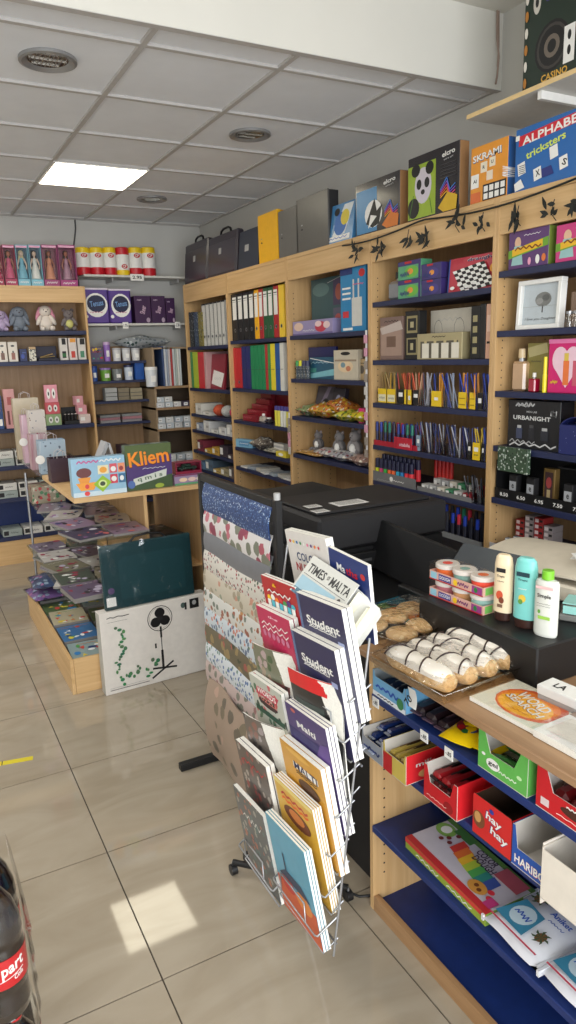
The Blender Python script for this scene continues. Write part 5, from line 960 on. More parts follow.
# pen pots
def pot(label, z, x0, x1, h, col, front, X=2.312, d=.065, group='clear pen pots'):
    Yl, w, _ = spanX(X, z, x0, x1); w -= .003
    t = thing('pen_pot', label, 'pen pot', (X, Yl, z+.0006), (0, 0, RW), group)
    mb = MB(); e = .0015
    mb.box(0, 0, 0, w, d, e, CLEAR); 
    for a in ((0, 0, e, w, e, h), (0, d-e, e, w, d, h), (0, e, e, e, d-e, h), (w-e, e, e, w, d-e, h)): mb.box(a[0], a[1], a[2], a[3], a[4], a[5], CLEAR)
    mb.build('pot', t)
    if col:
        mb = MB(); mb.box(.003, -.0012, .004, w-.003, -.0002, h*.96, col); mb.front(w-.006, h*.9, front, .003, -.0013, .004); mb.build('label_card', t)
    return Yl, w, d
def pens(Yl, w, d, z, n, cols, L, X, what, label, group, r=.0036, tip=None, seed=0):
    q = random.Random(seed)
    proto = {}
    for k in range(n):
        col = cols[k % len(cols)]
        if col not in proto:
            mb = MB(); mb.cyl((0, 0, 0), (0, 0, L*.93), r, r, c(*col, .35), 6); mb.cyl((0, 0, L*.93), (0, 0, L), r*.9, r*.3 if what == 'pencil' else r*.9, tip or c(*col, .3), 6)
            o = mb.build(what); proto[col] = o
        else: o = proto[col].copy(); COL.objects.link(o)
        o.location = (X+.012+q.random()*(d-.024), Yl-.008-q.random()*(w-.016), z+.003); o.rotation_euler = (q.uniform(-.24, .24), q.uniform(-.22, .06), 0)
        tag(o, label, what, group)
z = S4[2]
YC = c(226, 190, 30, .4)
prt = [('r', .1, .3, .9, .7, c(236, 220, 120)), scr(.5, .5, .6, .2, BLK2, ra, .002)]
P5 = [(378, 387, (YC, [('r', .05, .1, .95, .6, c(220, 214, 180)), scr(.5, .35, .7, .2, DGREY, ra, .002)]), [(150, 120, 60), (60, 110, 60), (170, 140, 90)], 'pencil'), (387, 396, (YC, [('r', .05, .1, .95, .6, c(220, 214, 180)), scr(.5, .35, .7, .2, DGREY, ra, .002)]), [(160, 130, 80), (60, 60, 60), (190, 150, 60)], 'pencil'),
      (398, 404, (BLACK, [('r', .1, .5, .9, .8, WHITE)]), [(200, 90, 50), (160, 50, 40)], 'pencil'), (404, 412, (YC, [('r', .3, 0, .5, 1, BLACK), ('r', .6, .3, .9, .6, WHITE)]), [(196, 100, 60), (210, 140, 90), (70, 60, 50)], 'pencil'), (413, 419, (BLACK, [('r', .1, .5, .9, .75, WHITE)]), [(200, 80, 50), (190, 150, 120)], 'pencil'),
      (420, 430, (None, None), [(60, 60, 80), (180, 180, 190)], 'pen'), (431, 442, (YC, [('r', .3, .4, .7, .6, WHITE)]), [(220, 150, 50), (40, 60, 140)], 'pencil'), (443, 457, (None, None), [(30, 50, 130), (150, 160, 180)], 'pen'),
      (458, 467, (YC, [('r', .1, .2, .9, .28, c(160, 130, 20)), ('r', .1, .6, .9, .66, c(160, 130, 20))]), [(220, 150, 50), (34, 60, 160)], 'pen'), (469, 476, (YC, [('r', .1, .2, .9, .28, c(160, 130, 20)), ('r', .1, .6, .9, .66, c(160, 130, 20))]), [(34, 60, 160), (210, 140, 60)], 'pen'), (477, 483, (BLACK, [('r', .15, .4, .85, .7, WHITE)]), [(30, 50, 130), (40, 40, 60)], 'pen'), (483.5, 490, (None, None), [(40, 60, 140)], 'pen')]
desc = ['first', 'second', 'third', 'fourth', 'fifth', 'sixth', 'seventh', 'eighth', 'ninth', 'tenth', 'eleventh', 'twelfth', 'thirteenth']
for i, (x0, x1, (cc, fr), cols, what) in enumerate(P5):
    a = pot('%s %s pen pot from the left on the pencil shelf' % (desc[i], 'yellow-fronted' if cc is YC else ('black-fronted' if cc else 'clear')), z, x0, x1, .082, cc, fr)
    pens(*a, z, 6 if x1-x0 < 8 else 8, cols, .165, 2.312, what, '%s standing in the %s pot of the pencil shelf' % (what, desc[i]), 'writing tools in the pencil shelf pots', seed=i)
z = S4[3]
# red tray with markers, then pots
t = thing('marker_tray', 'red tray of felt markers at the left of the marker shelf', 'display tray', (2.308, 3.285, z+.0006), (0, 0, RW))
mb = MB(); mb.box(0, 0, 0, .38, .003, .028, c(170, 30, 50, .4)); mb.box(0, .003, 0, .38, .12, .003, c(150, 26, 44)); mb.box(0, .12, 0, .38, .123, .06, c(150, 26, 44)); mb.build('tray', t)
def marker(x, y, z, body, cap, L, r, label, group, capk=.42, rot=(0, 0, 0)):
    t = thing('marker_pen', label, 'marker', (x, y, z), rot, group)
    mb = MB(); mb.cyl((0, 0, 0), (0, 0, L*(1-capk)), r, r, body, 10); mb.build('barrel', t)
    mb = MB(); mb.cyl((0, 0, L*(1-capk)+.0004), (0, 0, L), r*1.08, r*.95, cap, 10); mb.build('cap', t)
MC = [(30, 50, 130), (190, 40, 50), (30, 110, 80), (30, 50, 130), (40, 40, 60), (60, 40, 110), (30, 50, 150), (190, 40, 60), (30, 120, 100), (40, 60, 150)]
for k in range(18):
    q = MC[(k*3) % 10]; marker(2.322+.04*(k % 2), 3.272-.0195*k, z+.004, c(40, 44, 80, .4), c(*q, .35), .125, .008, '%s-capped felt marker, place %d in the red tray' % ({30: 'blue', 190: 'red', 40: 'dark', 60: 'purple'}.get(q[0], 'blue') if q[1] not in (110, 120) else 'green', k+1), 'felt markers in the red tray')
pack('eraser_box', 'red carton with pale lettering in front of the marker tray', 'small box', (2.30, 3.09, z+.0006), RW, .15, .006, .062, c(186, 34, 56, .4), [('t', 'stabila', .62, .4, .6, .3, c(230, 190, 200)), ('r', .04, .1, .2, .9, c(170, 24, 46))])
for i, (x0, x1, cc) in enumerate(((416, 421, c(130, 150, 170)), (421, 430, None), (431, 441, None), (442, 454, None), (455, 466, None), (467, 472, BLACK), (472, 480.5, YC), (481, 485, BLACK), (485.5, 490, YC))):
    a = pot('%s pot from the left on the ballpoint shelf' % desc[i], z, x0, x1, .088, cc, [('r', .2, .5, .8, .75, WHITE), scr(.5, .3, .6, .1, DGREY, ra, .002)], group='pots on the ballpoint shelf')
    pens(*a, z, 9 if x1-x0 > 8 else 4, [(40, 44, 90), (170, 172, 180), (30, 34, 60), (60, 70, 120)] if i < 6 else [(40, 70, 160), (200, 170, 50)], .15, 2.312, 'ballpoint_pen', 'ballpoint pen in the %s pot of the ballpoint shelf' % desc[i], 'ballpoint pens in pots', seed=40+i)
z = S4[4]
HL = [((200, 210, 40), 'yellow'), ((210, 70, 120), 'pink'), ((60, 170, 70), 'green'), ((240, 110, 60), 'orange'), ((240, 110, 60), 'orange'), ((50, 160, 190), 'turquoise'), ((50, 130, 190), 'blue'), ((230, 60, 70), 'red'), ((230, 60, 70), 'red')]
for k, (q, nm) in enumerate(HL):
    for r_ in (0, 1): marker(2.325+.045*r_, 3.272-.038*k, z+.012+.018*r_, c(*q, .35), c(28, 30, 60, .4), .115, .0135, '%s highlighter with dark cap, %s row, place %d of the grey tray' % (nm, ['front', 'back'][r_], k+1), 'highlighters in the grey tray', .46)
t = thing('highlighter_tray', 'grey printed tray holding the row of highlighters', 'display tray', (2.305, 3.29, z+.0006), (0, 0, RW)); mb = MB(); mb.box(0, 0, -.0, .38, .003, .055, c(110, 110, 112, .5)); mb.box(0, .003, 0, .38, .11, .010, c(90, 90, 92)); mb.front(.38, .055, [('e', .45, .5, .04, .25, WHITE), scr(.62, .4, .25, .15, WHITE, ra, .003), scr(.3, .2, .4, .1, LGREY, ra, .002)]); mb.build('tray', t)
for k in range(5): marker(2.46, 2.93-.03*k, z+.002, c(200, 50, 44, .4), c(190, 40, 40, .4), .15, .011, 'tall red marker, place %d behind the staple boxes' % (k+1), 'tall red markers', .5)
t = thing('stationery_tray', 'grey stepped tray of staple boxes and clips', 'display tray', (2.31, 2.90, z+.0006), (0, 0, RW)); mb = MB(); mb.box(0, 0, 0, .40, .003, .022, c(120, 120, 120)); mb.box(0, .003, 0, .40, .20, .006, c(110, 110, 112)); mb.build('tray', t)
for k in range(12):
    q = [(190, 190, 186), (150, 40, 50), (190, 190, 186), (60, 130, 90), (210, 204, 190), (170, 170, 170)][(k*5) % 6]
    pack('staple_box', 'small staple carton, place %d in the %s row of the stepped tray' % (k % 6+1, ['front', 'rear'][k//6]), 'small box', (2.325+.08*(k//6), 2.885-.062*(k % 6), z+.008), (0, 0, RW), .052, .05, .028+.02*(k//6), c(*q, .5), [('r', .1, .2, .5, .8, WHITE), scr(.7, .5, .3, .2, BLK2, ra, .002)], group='staple cartons')
for i, (x0, x1) in enumerate(((463, 473), (474, 484), (484.5, 489))):
    a = pot('%s clear pot at the right end of the highlighter shelf' % ['left', 'middle', 'narrow right'][i], z, x0, x1, .08, None, None, group='clear pots beside the staples')
    pens(*a, z, 8 if i < 2 else 4, [(30, 30, 34), (90, 90, 96), (40, 40, 50)], .12, 2.312, 'mechanical_pencil', 'dark mechanical pencil in the %s clear pot beside the staples' % ['left', 'middle', 'narrow right'][i], 'mechanical pencils', seed=70+i)
z = S4[5]
for k in range(22):
    q = [(30, 30, 40), (30, 60, 160), (190, 40, 60), (30, 120, 90), (30, 60, 170), (40, 40, 50)][(k*5+k//3) % 6]; marker(2.33+.05*(k % 2), 2.90-.0215*k, z+.01+.02*(k % 2), c(34, 36, 50, .4), c(*q, .35), .14, .0095, 'permanent marker, place %d along the lowest visible marker shelf' % (k+1), 'permanent markers', .35)
t = thing('marker_tray', 'grey tray under the permanent markers', 'display tray', (2.31, 2.92, z+.0006), (0, 0, RW)); mb = MB(); mb.box(0, 0, 0, .5, .003, .05, c(120, 122, 124)); mb.box(0, .003, 0, .5, .12, .008, c(100, 100, 104)); mb.build('tray', t)
# --- bay 3
z = S3[0]
gx('gift_box', 'dark teal box with little printed figures at the back of the third bay', 'gift box', z, 312, 346, 277, .05, c(50, 84, 90, .4), [('r', .66, .5, .98, .95, c(70, 60, 90)), ('e', .82, .72, .1, .14, c(150, 80, 70)), ('r', .66, .02, .98, .45, c(90, 90, 110)), ('e', .8, .25, .1, .1, c(170, 80, 80)), ('e', .3, .8, .25, .12, c(90, 120, 120)), ('l', [(.5, .9), (.9, .98)], .004, LGREY)], inset=.13)
gx('gift_box', 'lilac box with pink flowers on the front of the third bay top shelf', 'gift box', z, 293, 333, 320, .09, c(150, 140, 180, .4), [('e', .16, .6, .12, .3, c(220, 190, 170)), ('e', .72, .5, .14, .36, c(190, 60, 80)), ('e', .66, .7, .08, .2, c(230, 200, 200)), ('e', .86, .6, .08, .24, c(230, 200, 200)), ('r', 0, 0, 1, .12, c(110, 100, 150)), scr(.42, .3, .3, .15, WHITE, ra, .003)], inset=.02)
gx('school_set', 'blue hanging carton with a white cutlery-like set and red spot', 'boxed set', z, 341, 366, 266, .045, c(36, 128, 180, .35), [('r', .46, .08, .86, .52, c(206, 206, 200)), ('r', .5, .52, .56, .8, c(206, 206, 200)), ('r', .70, .52, .76, .8, c(206, 206, 200)), ('e', .86, .88, .12, .06, RED), scr(.72, .72, .4, .03, c(220, 80, 120), ra, .004), ('r', .08, .50, .42, .53, WHITE), ('r', .08, .58, .42, .61, WHITE), ('r', .08, .66, .42, .69, WHITE), ('r', .1, .22, .34, .32, c(200, 50, 60)), ('r', .1, .02, .5, .06, WHITE), ('r', 0, .88, .5, 1, c(30, 50, 110))], inset=.028)
z = S3[1]
GS = [((60, 150, 80), 'green'), ((220, 214, 40), 'yellow'), ((50, 50, 90), 'navy'), ((40, 44, 80), 'navy')]
for k in range(8):
    q, nm = GS[k % 4]; marker(2.33+.05*(k//4), 4.175-.042*(k % 4), z+.0008, speckle('stick_label%d' % k, (50, 60, 70), [(200, 200, 190), (160, 170, 180)], 120, .4, .3), c(*q, .35), .115, .016, '%s-capped glue stick, %s row, place %d beside the art sets' % (nm, ['front', 'rear'][k//4], k % 4+1), 'glue sticks', .3)
gx('paint_set', 'navy spiral-edged pad standing behind the teal art set', 'art set', z, 309, 336, 347, .02, c(28, 38, 96, .4), [('r', .03, .55+.0*k, .97, .62, WHITE) for k in range(1)]+[('r', .05+.08*k, .56, .09+.08*k, .61, BLACK) for k in range(11)], inset=.12)
gx('paint_set', 'teal art set carton with pale lettering', 'art set', z, 307, 337, 357, .03, c(34, 84, 110, .35), [('p', [(0, .2), (1, .5), (1, .2), (0, .0)], c(120, 180, 190)), scr(.4, .75, .6, .1, c(180, 210, 220), ra, .003), ('r', .1, .3, .3, .5, c(70, 140, 130)), ('l', [(.05, .95), (.95, .7)], .004, WHITE)], inset=.05, tilt=8)
t = gx('shaped_notebook', 'cream carrier-shaped craft pack with a dark handle slot', 'craft pack', z, 334, 358, 350, .035, c(196, 186, 166, .45), [('e', .5, .88, .2, .06, BLACK), ('e', .5, .45, .32, .2, c(220, 196, 160)), ('e', .4, .5, .1, .09, c(120, 150, 160)), ('e', .62, .38, .1, .09, c(190, 120, 90)), ('r', .05, .62, .95, .68, c(150, 130, 110))], inset=.03)
gx('craft_pack', 'small tan printed packet at the right end beside the cream craft pack', 'craft pack', z, 358, 366, 359, .03, c(176, 150, 110, .4), [('e', .5, .5, .3, .2, c(90, 80, 70)), scr(.5, .8, .6, .06, BLK2, ra)], inset=.05)
def bags(z, items, X=2.3, group=None, cat='bag of toys', name='toy_bag'):
    for i, (x0, x1, yt, q, q2, inset, lab) in enumerate(items):
        Yl, w, h = spanX(X+inset, z, x0, x1, yt); d = .14
        t = thing(name, lab, cat, (X+inset+d/2, Yl-w/2, z+.001), (0, 0, RW+ra.uniform(-.1, .1)), group)
        mb = MB(); mb.pillow(w*.96, d, max(.012, h), speckle('bag_%d_%d_%d' % q+str(i), q, [q2, (220, 214, 200), (q[0]//2, q[1]//2, q[2]//2)], 45, .3, .42), int(x0), 8, crumple=.3); mb.build('contents', t)
        mb = MB(); mb.box(-w*.5, d*.5, h*.4, w*.5, d*.5+.018, h*.4+.001, c(*q2, .4)); mb.build('header_card', t)
z = S3[2]
bags(z, [(293, 314, 405, (120, 140, 96), (190, 90, 80), .02, 'greenish bag of small toys at the left of the toy bag shelf'), (306, 330, 404, (196, 150, 50), (200, 60, 40), .01, 'orange and yellow bag of toys at the middle front'), (318, 348, 400, (190, 110, 50), (220, 190, 60), .06, 'long orange toy bag lying across the shelf'), (332, 350, 411, (200, 190, 60), (60, 120, 60), .0, 'yellow-green bag of toys at the shelf edge'), (346, 364, 411, (214, 200, 50), (220, 60, 60), .01, 'bright yellow bag of toys at the right end')], group='bagged toys in the third bay')
gx('toy_figure_box', 'dark grey box leaning at the back above the toy bags', 'toy box', z, 313, 330, 386, .03, c(64, 62, 74, .4), [('p', [(.1, 0), (.6, 1), (.8, 1), (.4, 0)], c(120, 110, 130)), ('e', .6, .4, .2, .2, BLK2)], inset=.14, tilt=14)
gx('toy_figure_box', 'second dark box with a pale figure above the toy bags', 'toy box', z, 330, 342, 388, .03, c(40, 38, 50, .4), [('e', .5, .5, .25, .28, c(150, 150, 170)), ('e', .5, .3, .15, .15, c(200, 190, 200))], inset=.13, tilt=10)
Yl, w, h = spanX(2.32, z, 352, 361, 400)
t = thing('toy_spool', 'hot pink round toy spool standing at the right of the toy bag shelf', 'toy', (2.37, Yl-w/2, z+.0006), (0, 0, RW)); mb = MB(); mb.lathe([(0, 0), (.028, 0), (.030, .02), (.022, .03), (.022, .05), (.030, .06), (.028, .085), (0, .085)], c(206, 40, 110, .35), 18); mb.build('spool', t)
z = S3[3]
bags(z, [(292, 318, 452, (196, 150, 80), (150, 90, 50), .0, 'long brown and orange packet hanging over the shelf edge'), (312, 330, 449, (190, 186, 186), (170, 60, 70), .03, 'pale bag of soft animals with red marks'), (328, 346, 452, (170, 170, 176), (120, 60, 70), .01, 'grey-white bag at the middle of the soft animal shelf'), (344, 366, 455, (150, 120, 110), (200, 190, 190), .0, 'pinkish grey bag at the right of the soft animal shelf')], group='bags on the soft animal shelf')
def plush(label, loc, rz, s, col, ear, belly=None, ears='long', group=None, name='plush_toy'):
    t = thing(name, label, 'plush toy', loc, (0, 0, rz), group); mb = MB()
    mb.ell((0, 0, .055*s), (.048*s, .042*s, .06*s), col, 14); mb.ell((0, -.008*s, .135*s), (.042*s, .038*s, .038*s), col, 14)
    for k in (-1, 1):
        mb.ell((k*.045*s, -.02*s, .075*s), (.016*s, .018*s, .04*s), col, 10, (0, -k*.5, 0)); mb.ell((k*.032*s, -.05*s, .018*s), (.02*s, .038*s, .019*s), col, 10)
    mb.build('body', t)
    mb = MB()
    for k in (-1, 1):
        if ears == 'long': mb.ell((k*.046*s, -.006*s, .120*s), (.014*s, .010*s, .050*s), ear, 10, (0, -k*.35, 0))
        else: mb.ell((k*.034*s, -.002*s, .168*s), (.016*s, .010*s, .016*s), ear, 10)
    mb.build('ears', t)
    mb = MB()
    for k in (-1, 1): mb.ell((k*.014*s, -.043*s, .142*s), (.004*s, .003*s, .004*s), BLACK, 8)
    mb.ell((0, -.046*s, .130*s), (.006*s, .004*s, .004*s), c(60, 40, 40), 8); mb.build('face', t)
    if belly: mb = MB(); mb.ell((0, -.030*s, .055*s), (.032*s, .018*s, .036*s), belly, 12); mb.build('belly_patch', t)
    return t
for i, (x, s) in enumerate(((317, .75), (338, .85), (354, 1.0))):
    p = onX(x, 450, 2.42); plush(['small grey-orange soft animal at the left of the lowest toy shelf', 'grey soft animal in the middle of the lowest toy shelf', 'large pale grey soft animal with white paws at the right of the lowest toy shelf'][i], (2.44, p.y, z+.02), RW, s, c(120+12*i, 116+12*i, 116+12*i, .9), c(150, 140, 140, .9), WHITE, 'round', 'soft animals on the lowest toy shelf')
# clip strips on the uprights
for lab, y, z1, z2, q in (('white strip of hanging tags clipped to the upright left of the pencils', 3.325, 1.10, 1.80, 0), ('pink and white strip of tags clipped beside the coloured binders', 4.24, 1.02, 1.30, 1)):
    t = thing('clip_strip', lab, 'clip strip', (2.286, y, 0)); mb = MB(); mb.box(0, -.008, z1, .002, .008, z2, c(220, 220, 220, .3)); mb.build('strip', t)
    k = z1
    while k < z2-.05:
        mb = MB(); mb.box(-.006, -.014, k, -.001, .016, k+.045, c(*[(200, 196, 190), (150, 140, 130), (206, 150, 170)][int(k*50) % 3], .4), .001); mb.build('tag', t); k += .07 if q == 0 else .05
# --- bay 2: binders
def binder(label, z, x0, x1, yt, q, lab=True, white=False, inset=.026, group='lever arch files on the upper shelf', d=.27, ringz=.22):
    Yl, w, h = spanX(2.3+inset, z, x0, x1, yt); w -= .002; h = min(h, .342); t = thing('ring_binder', label, 'binder', (2.3+inset, Yl, z+.0006), (0, 0, RW), group)
    mb = MB(); mb.box(0, 0, 0, w, d, h, c(*q, .4), .003); mb.front(w, h, [('r', 0, 0, .07, 1, BLK2), ('r', .93, 0, 1, 1, DGREY), ('r', 0, .965, 1, 1, BLK2)] if q[0] > 200 and q[2] > 200 else []); mb.build('cover', t)  # dark edge stripes painted on white files to mark the gaps between them
    if lab: mb = MB(); mb.box(w*.14, -.0012, h*.45, w*.86, -.0002, h*.93, WHITE); mb.front(w*.72, h*.48, [('r', .05, .86, .95, .9, DGREY), ('r', .05, .78, .95, .8, LGREY)], w*.14, -.0013, h*.45); mb.build('spine_label', t)
    mb = MB(); r_ = min(.011, w*.3); mb.lathe([(r_, 0), (r_*1.25, .0008), (r_*1.25, .0016), (r_*.9, .0016), (r_*.9, 0)], STEEL, 14); mb.lathe([(0, .0002), (r_*.9, .0002)], BLACK, 14); o = mb.build('finger_ring', t); o.rotation_euler = (R(90), 0, 0); o.location = (w/2, -.0006, h*ringz)
z = S2[0]
for i, (x0, x1, q, nm, ex) in enumerate(((228, 233, (20, 20, 22), 'black', 'first black'), (233.5, 238.5, (20, 20, 22), 'black', 'second black'), (239, 244, (20, 20, 22), 'black', 'third black'), (244.5, 249.5, (20, 20, 22), 'black', 'fourth black'), (250, 255, (20, 20, 22), 'black', 'fifth black'), (255.3, 259.5, (240, 176, 20), 'yellow', 'orange-yellow'), (259.8, 264, (170, 34, 40), 'red', 'first red'), (264.2, 268.8, (30, 86, 50), 'green', 'first green'), (269, 274, (30, 86, 50), 'green', 'second green'), (274.3, 279.3, (170, 34, 40), 'red', 'second red'), (279.6, 284.8, (240, 200, 60), 'yellow', 'pale yellow unlabelled'))):
    binder('%s lever arch file from the left on the upper binder shelf' % ex, z, x0+(1.2 if i == 0 else 0), x1, 291-.62*(x0-228)*.6, q, lab=i != 10)
z = S2[1]
for i, (x0, x1, q, ex) in enumerate(((232.6, 236.8, (190, 30, 40), 'first red'), (237, 242.5, (190, 30, 40), 'second red'), (243, 247, (34, 40, 100), 'first navy'), (247.3, 251.5, (34, 40, 100), 'second navy'), (251.8, 255.4, (24, 130, 80), 'first green'), (255.6, 259, (24, 130, 80), 'second green'), (259.2, 262.6, (24, 130, 80), 'third green'), (262.8, 266, (24, 130, 80), 'fourth green'), (266.2, 268.6, (180, 50, 50), 'thin red'), (268.8, 271.4, (60, 140, 70), 'thin light green'), (271.6, 276, (224, 206, 50), 'yellow'), (276.2, 280.6, (30, 84, 150), 'blue'), (280.8, 284.6, (214, 214, 206), 'white'))):
    if i < 2: binder('%s narrow file at the left of the coloured folder shelf' % ex, z, x0, x1, 348, q, lab=False, group='coloured folders on the lower binder shelf', ringz=.15)
    else: gx('ring_binder', '%s slim folder on the coloured folder shelf' % ex, 'binder', z, x0, x1, 348-.1*(x0-228), .25, c(*q, .4), [('r', .1, .45, .9, .46, DGREY)], inset=.02, group='coloured folders on the lower binder shelf')
Yl, w, h = spanX(2.29, z, 228, 258, 341); mb = MB(); mb.box(0, 0, 0, w*.9, .22, .02, c(206, 206, 204, .5), .002); tag(mb.build('paper_tray', None, (2.31, Yl-.01, z+.335), (0, 0, RW)), 'white plastic tray lying on top of the red and navy folders', 'tray')
z = S2[2]
t = thing('card_display', 'red stepped card display stand lettered in white', 'display stand', (2.33, 5.10, z+.0006), (0, 0, RW))
mb = MB(); DR = c(130, 22, 36, .4)
for k in range(5): mb.box(.02+.0*k, .04*k, 0 if k == 0 else 0, .40-.05*k if k else .26, .04*k+.038, .05+.037*k, DR, .001)
mb.box(.16, .2, 0, .44, .206, .215, DR)
for k in range(4): mb.front(.22, .04, [scr(.4, .5, .7, .5, c(220, 120, 130), ra, .003)], .02, .04*k-.0005, .008+.045*k)
mb.build('stand', t)
for k in range(3): perfume('small %s bottle in front of the red card display' % ['amber', 'clear', 'dark'][k], z, 252+5*k, 257+5*k, 418-(4 if k == 1 else 0), [c(120, 96, 70, .15, coat=1), c(190, 180, 170, .15, coat=1), c(60, 56, 60, .15, coat=1)][k], WHITE, inset=.03, group='small bottles before the card display')
for k in range(6):
    y = 4.50-.043*k; q = [(220, 210, 70), (226, 216, 80), (220, 220, 210), (220, 220, 210), (216, 206, 80), (220, 220, 214)][k]; marker(2.33, y, z+.0008, c(*q, .4), c(60, 50, 130, .4), .14, .016, 'glue bottle with violet cap, %s in the row by the upright' % desc[k], 'glue bottles with violet caps', .22)
z = S2[3]
gx('soap_box', 'pale blue carton at the left of the fourth shelf of the binder bay', 'small box', z, 236, 247, 440, .05, c(120, 170, 200, .45), [('r', .2, .2, .8, .8, c(90, 140, 180)), scr(.5, .5, .5, .1, WHITE, ra, .003)], yaw_=.25)
bags(z, [(249, 262, 438, (120, 110, 100), (190, 190, 180), .03, 'grey netted bag beside the pale blue carton'), (262, 275, 449, (190, 186, 170), (120, 110, 96), .02, 'pale bag in the middle of the fourth binder-bay shelf')], group='bags in the binder bay', name='craft_bag')
gx('correction_tape', 'white and yellow carton at the right of the fourth shelf', 'small box', z, 276, 286, 452, .05, c(220, 200, 60, .4), [('e', .5, .5, .25, .3, WHITE)])
gx('paste_tub', 'white lidded carton stacked behind the yellow one', 'small box', z, 274, 284, 444, .05, c(214, 212, 206, .4), [('r', 0, .6, 1, .8, LGREY)], inset=.08)
z = S2[4]
for k in range(7):
    pack('paper_pad', 'white paper pad lying flat, place %d along the fifth binder-bay shelf' % (k+1), 'paper pad', (2.31+.01*(k % 3), 5.12-.12*k, z+.001), (0, 0, RW+ra.uniform(-.2, .2)), .11, .16, .012+.006*(k % 3), [c(206, 206, 204), c(150, 160, 170), c(190, 186, 176)][k % 3], None, group='paper pads lying flat')
# --- bay 1
z = S1[0]
for i, (x0, x1) in enumerate(((203.5, 207.3), (207.6, 211.2), (211.4, 215), (215.2, 218.8), (219, 222.6), (222.8, 226.4))):
    binder('%s white lever arch file from the left in the farthest bay' % desc[i], z, x0, x1, 303-.5*(x0-203)*.6, (206, 206, 202), lab=False, group='white lever arch files in the farthest bay')
for i, (x0, x1, q, s) in enumerate(((190.5, 194.5, (30, 34, 40), 'black'), (195, 199, (50, 66, 90), 'blue-grey patterned'), (199.3, 203, (120, 110, 50), 'olive and black'))):
    gx('box_file', '%s narrow box left of the white files in the farthest bay' % s, 'box file', z, x0, x1, 312, .2, speckle('nb%d' % i, q, [(150, 160, 160), (20, 20, 20)], 60, .4, .3), None)
z = S1[1]
for i, (x0, x1, q, s) in enumerate(((192, 194, (40, 130, 80), 'thin green'), (194.3, 199, (170, 190, 40), 'lime green'), (199.3, 205, (200, 40, 50), 'red'), (205.3, 207.3, (190, 150, 150), 'thin pinkish'))):
    gx('folder', '%s folder upright on the second shelf of the farthest bay' % s, 'folder', z, x0, x1, 352, .25, c(*q, .4), None, inset=.02)
gx('document_pack', 'dark red folder with a white notice leaning in the farthest bay', 'folder', z, 207.5, 224, 354, .02, c(140, 40, 54, .4), [('p', [(.25, .15), (.85, .05), (.98, .45), (.35, .55)], WHITE), scr(.6, .3, .4, .1, LGREY, ra, .002)], inset=.05, tilt=6)
for z, ymn, cols, nm in ((S1[2], 402, [(210, 208, 200), (206, 204, 196), (200, 90, 60), (190, 190, 186), (196, 70, 100)], 'third'), (S1[3], 420, [(150, 160, 180), (206, 206, 206), (200, 200, 198), (206, 206, 206), (190, 190, 190)], 'fourth'), (S1[4], 447, [(120, 40, 60), (200, 160, 50), (190, 150, 60), (60, 50, 60), (80, 60, 60)], 'fifth'), (S1[5], 462, [(90, 120, 150), (80, 100, 120), (190, 160, 90), (150, 140, 110), (90, 80, 80)], 'sixth')):
    for k, q in enumerate(cols):
        Y0 = 6.04-.17*k
        if nm in ('third',) and k >= 2:
            t = thing('yarn_ball', '%s ball of yarn on the third shelf of the farthest bay' % ['orange', 'grey', 'pink'][k-2], 'yarn', (2.38, Y0-.06, z+.05)); mb = MB(); mb.ell((0, 0, 0), (.062, .055, .05), speckle('yarn%d' % k, q, [(q[0]-30, q[1]-30, q[2]-30)], 160, .9, .5), 14); mb.build('ball', t)
        else: pack('craft_carton', '%s carton lying on the %s shelf of the farthest bay' % (desc[k], nm), 'small box', (2.31, Y0, z+.001), (0, 0, RW+ra.uniform(-.06, .06)), .15, .2, .035+.03*((k*7+int(z*10)) % 3), c(*q, .5), [('r', .05, .2, .4, .8, c(230, 230, 226)), scr(.7, .5, .4, .3, DGREY, ra, .003)], group='cartons in the farthest bay')
# ---------------------------------------------------------------- back wall
def doll_box(label, x0, x1, q, q2, dress, skin, hair):
    Y = 6.29; z = ZT-.01; Xl, w, h = spanY(Y, z, x0, x1, 245); w -= .003; d = .09
    t = thing('doll_box', label, 'boxed doll', (Xl, Y, z+.0006), 0, 'boxed dolls on top of the left bay')
    mb = MB(); bc = c(*q, .35); b2 = c(*q2, .4)
    mb.box(0, d-.003, 0, w, d, h, bc, mf={'-y': b2}); mb.box(0, 0, 0, .004, d-.003, h, bc); mb.box(w-.004, 0, 0, w, d-.003, h, bc); mb.box(.004, 0, 0, w-.004, d-.003, .05, bc); mb.box(.004, 0, h-.02, w-.004, d-.003, h, bc)
    mb.front(w, .05, [scr(.5, .5, .7, .4, WHITE, ra, .004)]); mb.front(w, h, [('r', .05, .93, .95, .98, c(230, 170, 200))]); mb.build('carton', t)
    mb = MB(); cx = w/2; sk = c(*skin, .5); yy = d*.55
    mb.ell((cx, yy, h*.80), (.017, .017, .021), sk, 12); mb.ell((cx, yy, h*.60), (.018, .012, .035), c(*dress), 10)
    mb.tube([(cx, yy, h*.56), (cx, yy, h*.45), (cx, yy, .055)], [.014, .026, .042], c(*dress), 12); mb.tube([(cx, yy, h*.7), (cx, yy, h*.76)], .006, sk, 8)
    for k in (-1, 1): mb.tube([(cx+k*.018, yy, h*.68), (cx+k*.036, yy-.005, h*.52), (cx+k*.03, yy-.012, h*.42)], [.007, .006, .005], sk, 8)
    mb.build('doll', t)
    mb = MB(); mb.ell((cx, yy+.007, h*.815), (.021, .019, .024), c(*hair), 12); mb.ell((cx, yy+.016, h*.70), (.022, .010, .045), c(*hair), 12); mb.build('doll_hair', t)
    mb = MB(); mb.box(.005, .001, .051, w-.005, .002, h-.021, CLEAR); mb.build('window', t)
